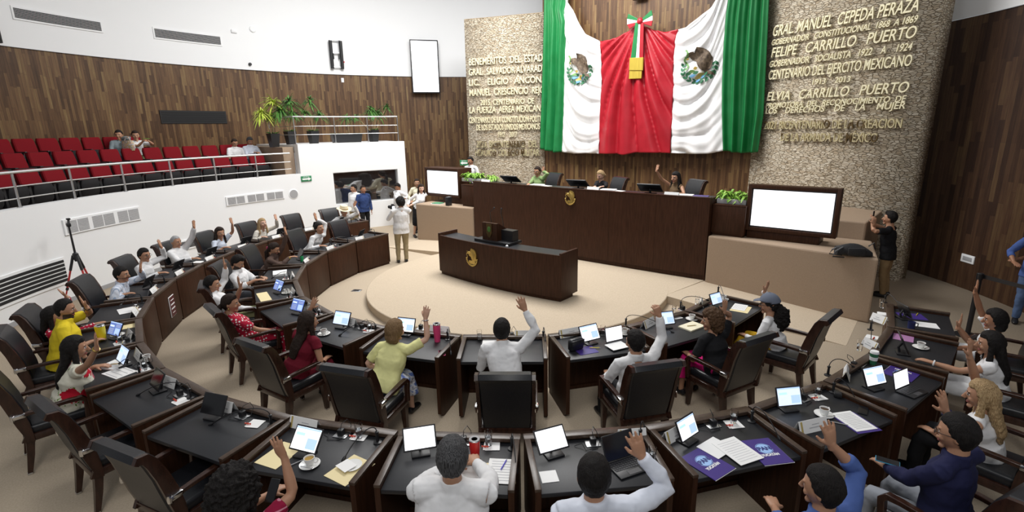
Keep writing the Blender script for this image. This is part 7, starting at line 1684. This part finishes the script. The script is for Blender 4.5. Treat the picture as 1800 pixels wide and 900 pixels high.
stander('woman in an ivory blouse half hidden behind the woman in the white jacket', E1, (733, 321), 1.62, cdir + pi + 0.2, female=True, top=('long', 'ivory'), bottom=('trousers', 'black'), hair=('pony', 'dark'), rest={'R': E1 + V((0.0, -0.28, 1.1)), 'L': E1 + V((0.12, -0.28, 1.08))})
G1 = ony(827, 285, 4.0); stander('man with a moustache in a white shirt standing at the left end of the rostrum', V((G1.x, 4.0, 0)), (827, 283), 1.7, dn + 0.1, z0=G1.z - 1.58, skin='tan', top=('short', 'white'), bottom=('trousers', 'black'), hair=('short', 'black'), beard='moustache', bulk=1.05)
J1 = ondepth(1800, 470, 7.9); J1 = V((J1.x, J1.y, 0)) + _r * 0.2
stander('man in a blue shirt and jeans cut off by the right edge of the photo', J1, None, 1.72, cdir + pi / 2 + 0.8, top=('rolled', 'denim'), bottom=('trousers', 'jeans'), skin='tan', hair=('short', 'black'), rest={'R': J1 + V((-0.28, -0.1, 1.03)), 'L': J1 + V((-0.2, 0.15, 1.05))})
# ---- gallery visitors
def visitor(label, head, R, z0, face_off=0, **kw):
    Hc = oncyl(*head, R); a = ang(Hc); f = -pol(1, a); P = V((Hc.x, Hc.y, Hc.z - 0.60)) - f * 0.06; kw.setdefault('voxel', 0.0095)
    return person(label, P, Hc, math.atan2(f.y, f.x) + rad(face_off), base_z=Hc.z - 0.60 - 0.53, **kw)
visitor('woman in a grey-blue top resting her chin on her hand in the red seats', (209, 237), 11.55, 2.34, -25, female=True, top=('long', 'greyblue'), bottom=('trousers', 'jeans'), hair=('bun', 'black'), bulk=1.2, yaw=-25, up=[((214, 243), (210, 239), -0.12)])
visitor('woman in a white blouse and khaki trousers holding a green phone in the red seats', (238, 238), 11.5, 2.34, -25, female=True, top=('short', 'white'), bottom=('trousers', 'olive'), hair=('bun', 'dark'), rest={'R': oncyl(252, 248, 11.2), 'L': oncyl(258, 246, 11.2)})
visitor('balding man with glasses in a white shirt looking down in the red seats', (412, 251), 10.75, 2.03, 0, top=('short', 'white'), bottom=('trousers', 'dgrey'), hair=('thin', 'dark'), glasses=True, pitch=-28)
visitor('man in a pale blue shirt, rightmost of the gallery visitors', (439, 248), 10.75, 2.03, 0, top=('long', 'iceblue'), bottom=('trousers', 'jeans'), hair=('short', 'salt'), skin='tan', pitch=-25, rest={'R': oncyl(447, 268, 10.45), 'L': oncyl(455, 268, 10.45)})
# ---- small things in hands or laps
o = empty('tote_bag', oncyl(226, 257, 11.25) - V((0, 0, 0.12)), 0.4, 'colourful checked tote bag on the lap of the woman in grey-blue', 'bag')
b = MB(); b.rings([[V((0.22 * sx * cos(a), 0.09 * sx * sin(a), z)) for a in [2 * pi * k / 20 for k in range(20)]] for z, sx in ((0, 0.8), (0.08, 1.0), (0.2, 0.95), (0.27, 0.8))])
M['plaid'] = pattern('plaid_cloth', (0.6, 0.5, 0.4), lambda m, co, ll: (lambda v: (ll.new(co, v.inputs['Vector']), ramp(m, v.outputs[0], [(0.35, (0.7, 0.2, 0.15)), (0.42, (0.75, 0.72, 0.6)), (0.5, (0.6, 0.5, 0.1)), (0.56, (0.3, 0.2, 0.4)), (0.65, (0.8, 0.78, 0.7))]))[1])(N(m, 'ShaderNodeTexNoise', Scale=22)))
b.build('bag_body', M['plaid'], o); b = MB(); b.tube([(-0.1, 0, 0.26), (-0.06, 0, 0.36), (0.06, 0, 0.36), (0.1, 0, 0.26)], 0.01, 6); b.build('handle', M['plaid'], o)
phone(oncyl(257, 244, 11.15), 0.5, 'green phone in the hands of the woman in the gallery', mat('green_case', (0.2, 0.45, 0.05), 0.4))
phone(onz(480, 862, 0.86), frz('out', 12) + 0.3, 'phone in the left hand of the person with big curly hair', M['black'], Matrix.Rotation(frz('out', 12), 3, 'Z') @ Matrix.Rotation(0.9, 3, 'X'))
phone(onz(1560, 812, 0.77), frz('out', 16) + 0.5, 'blue phone in the hand of the man in the navy jacket', mat('blue_case', (0.05, 0.28, 0.45), 0.4))
phone(onz(460, 484, 0.87), frz('in', 3), 'phone held by the bearded man in white', M['black'], Matrix.Rotation(frz('in', 3), 3, 'Z') @ Matrix.Rotation(0.7, 3, 'X'))
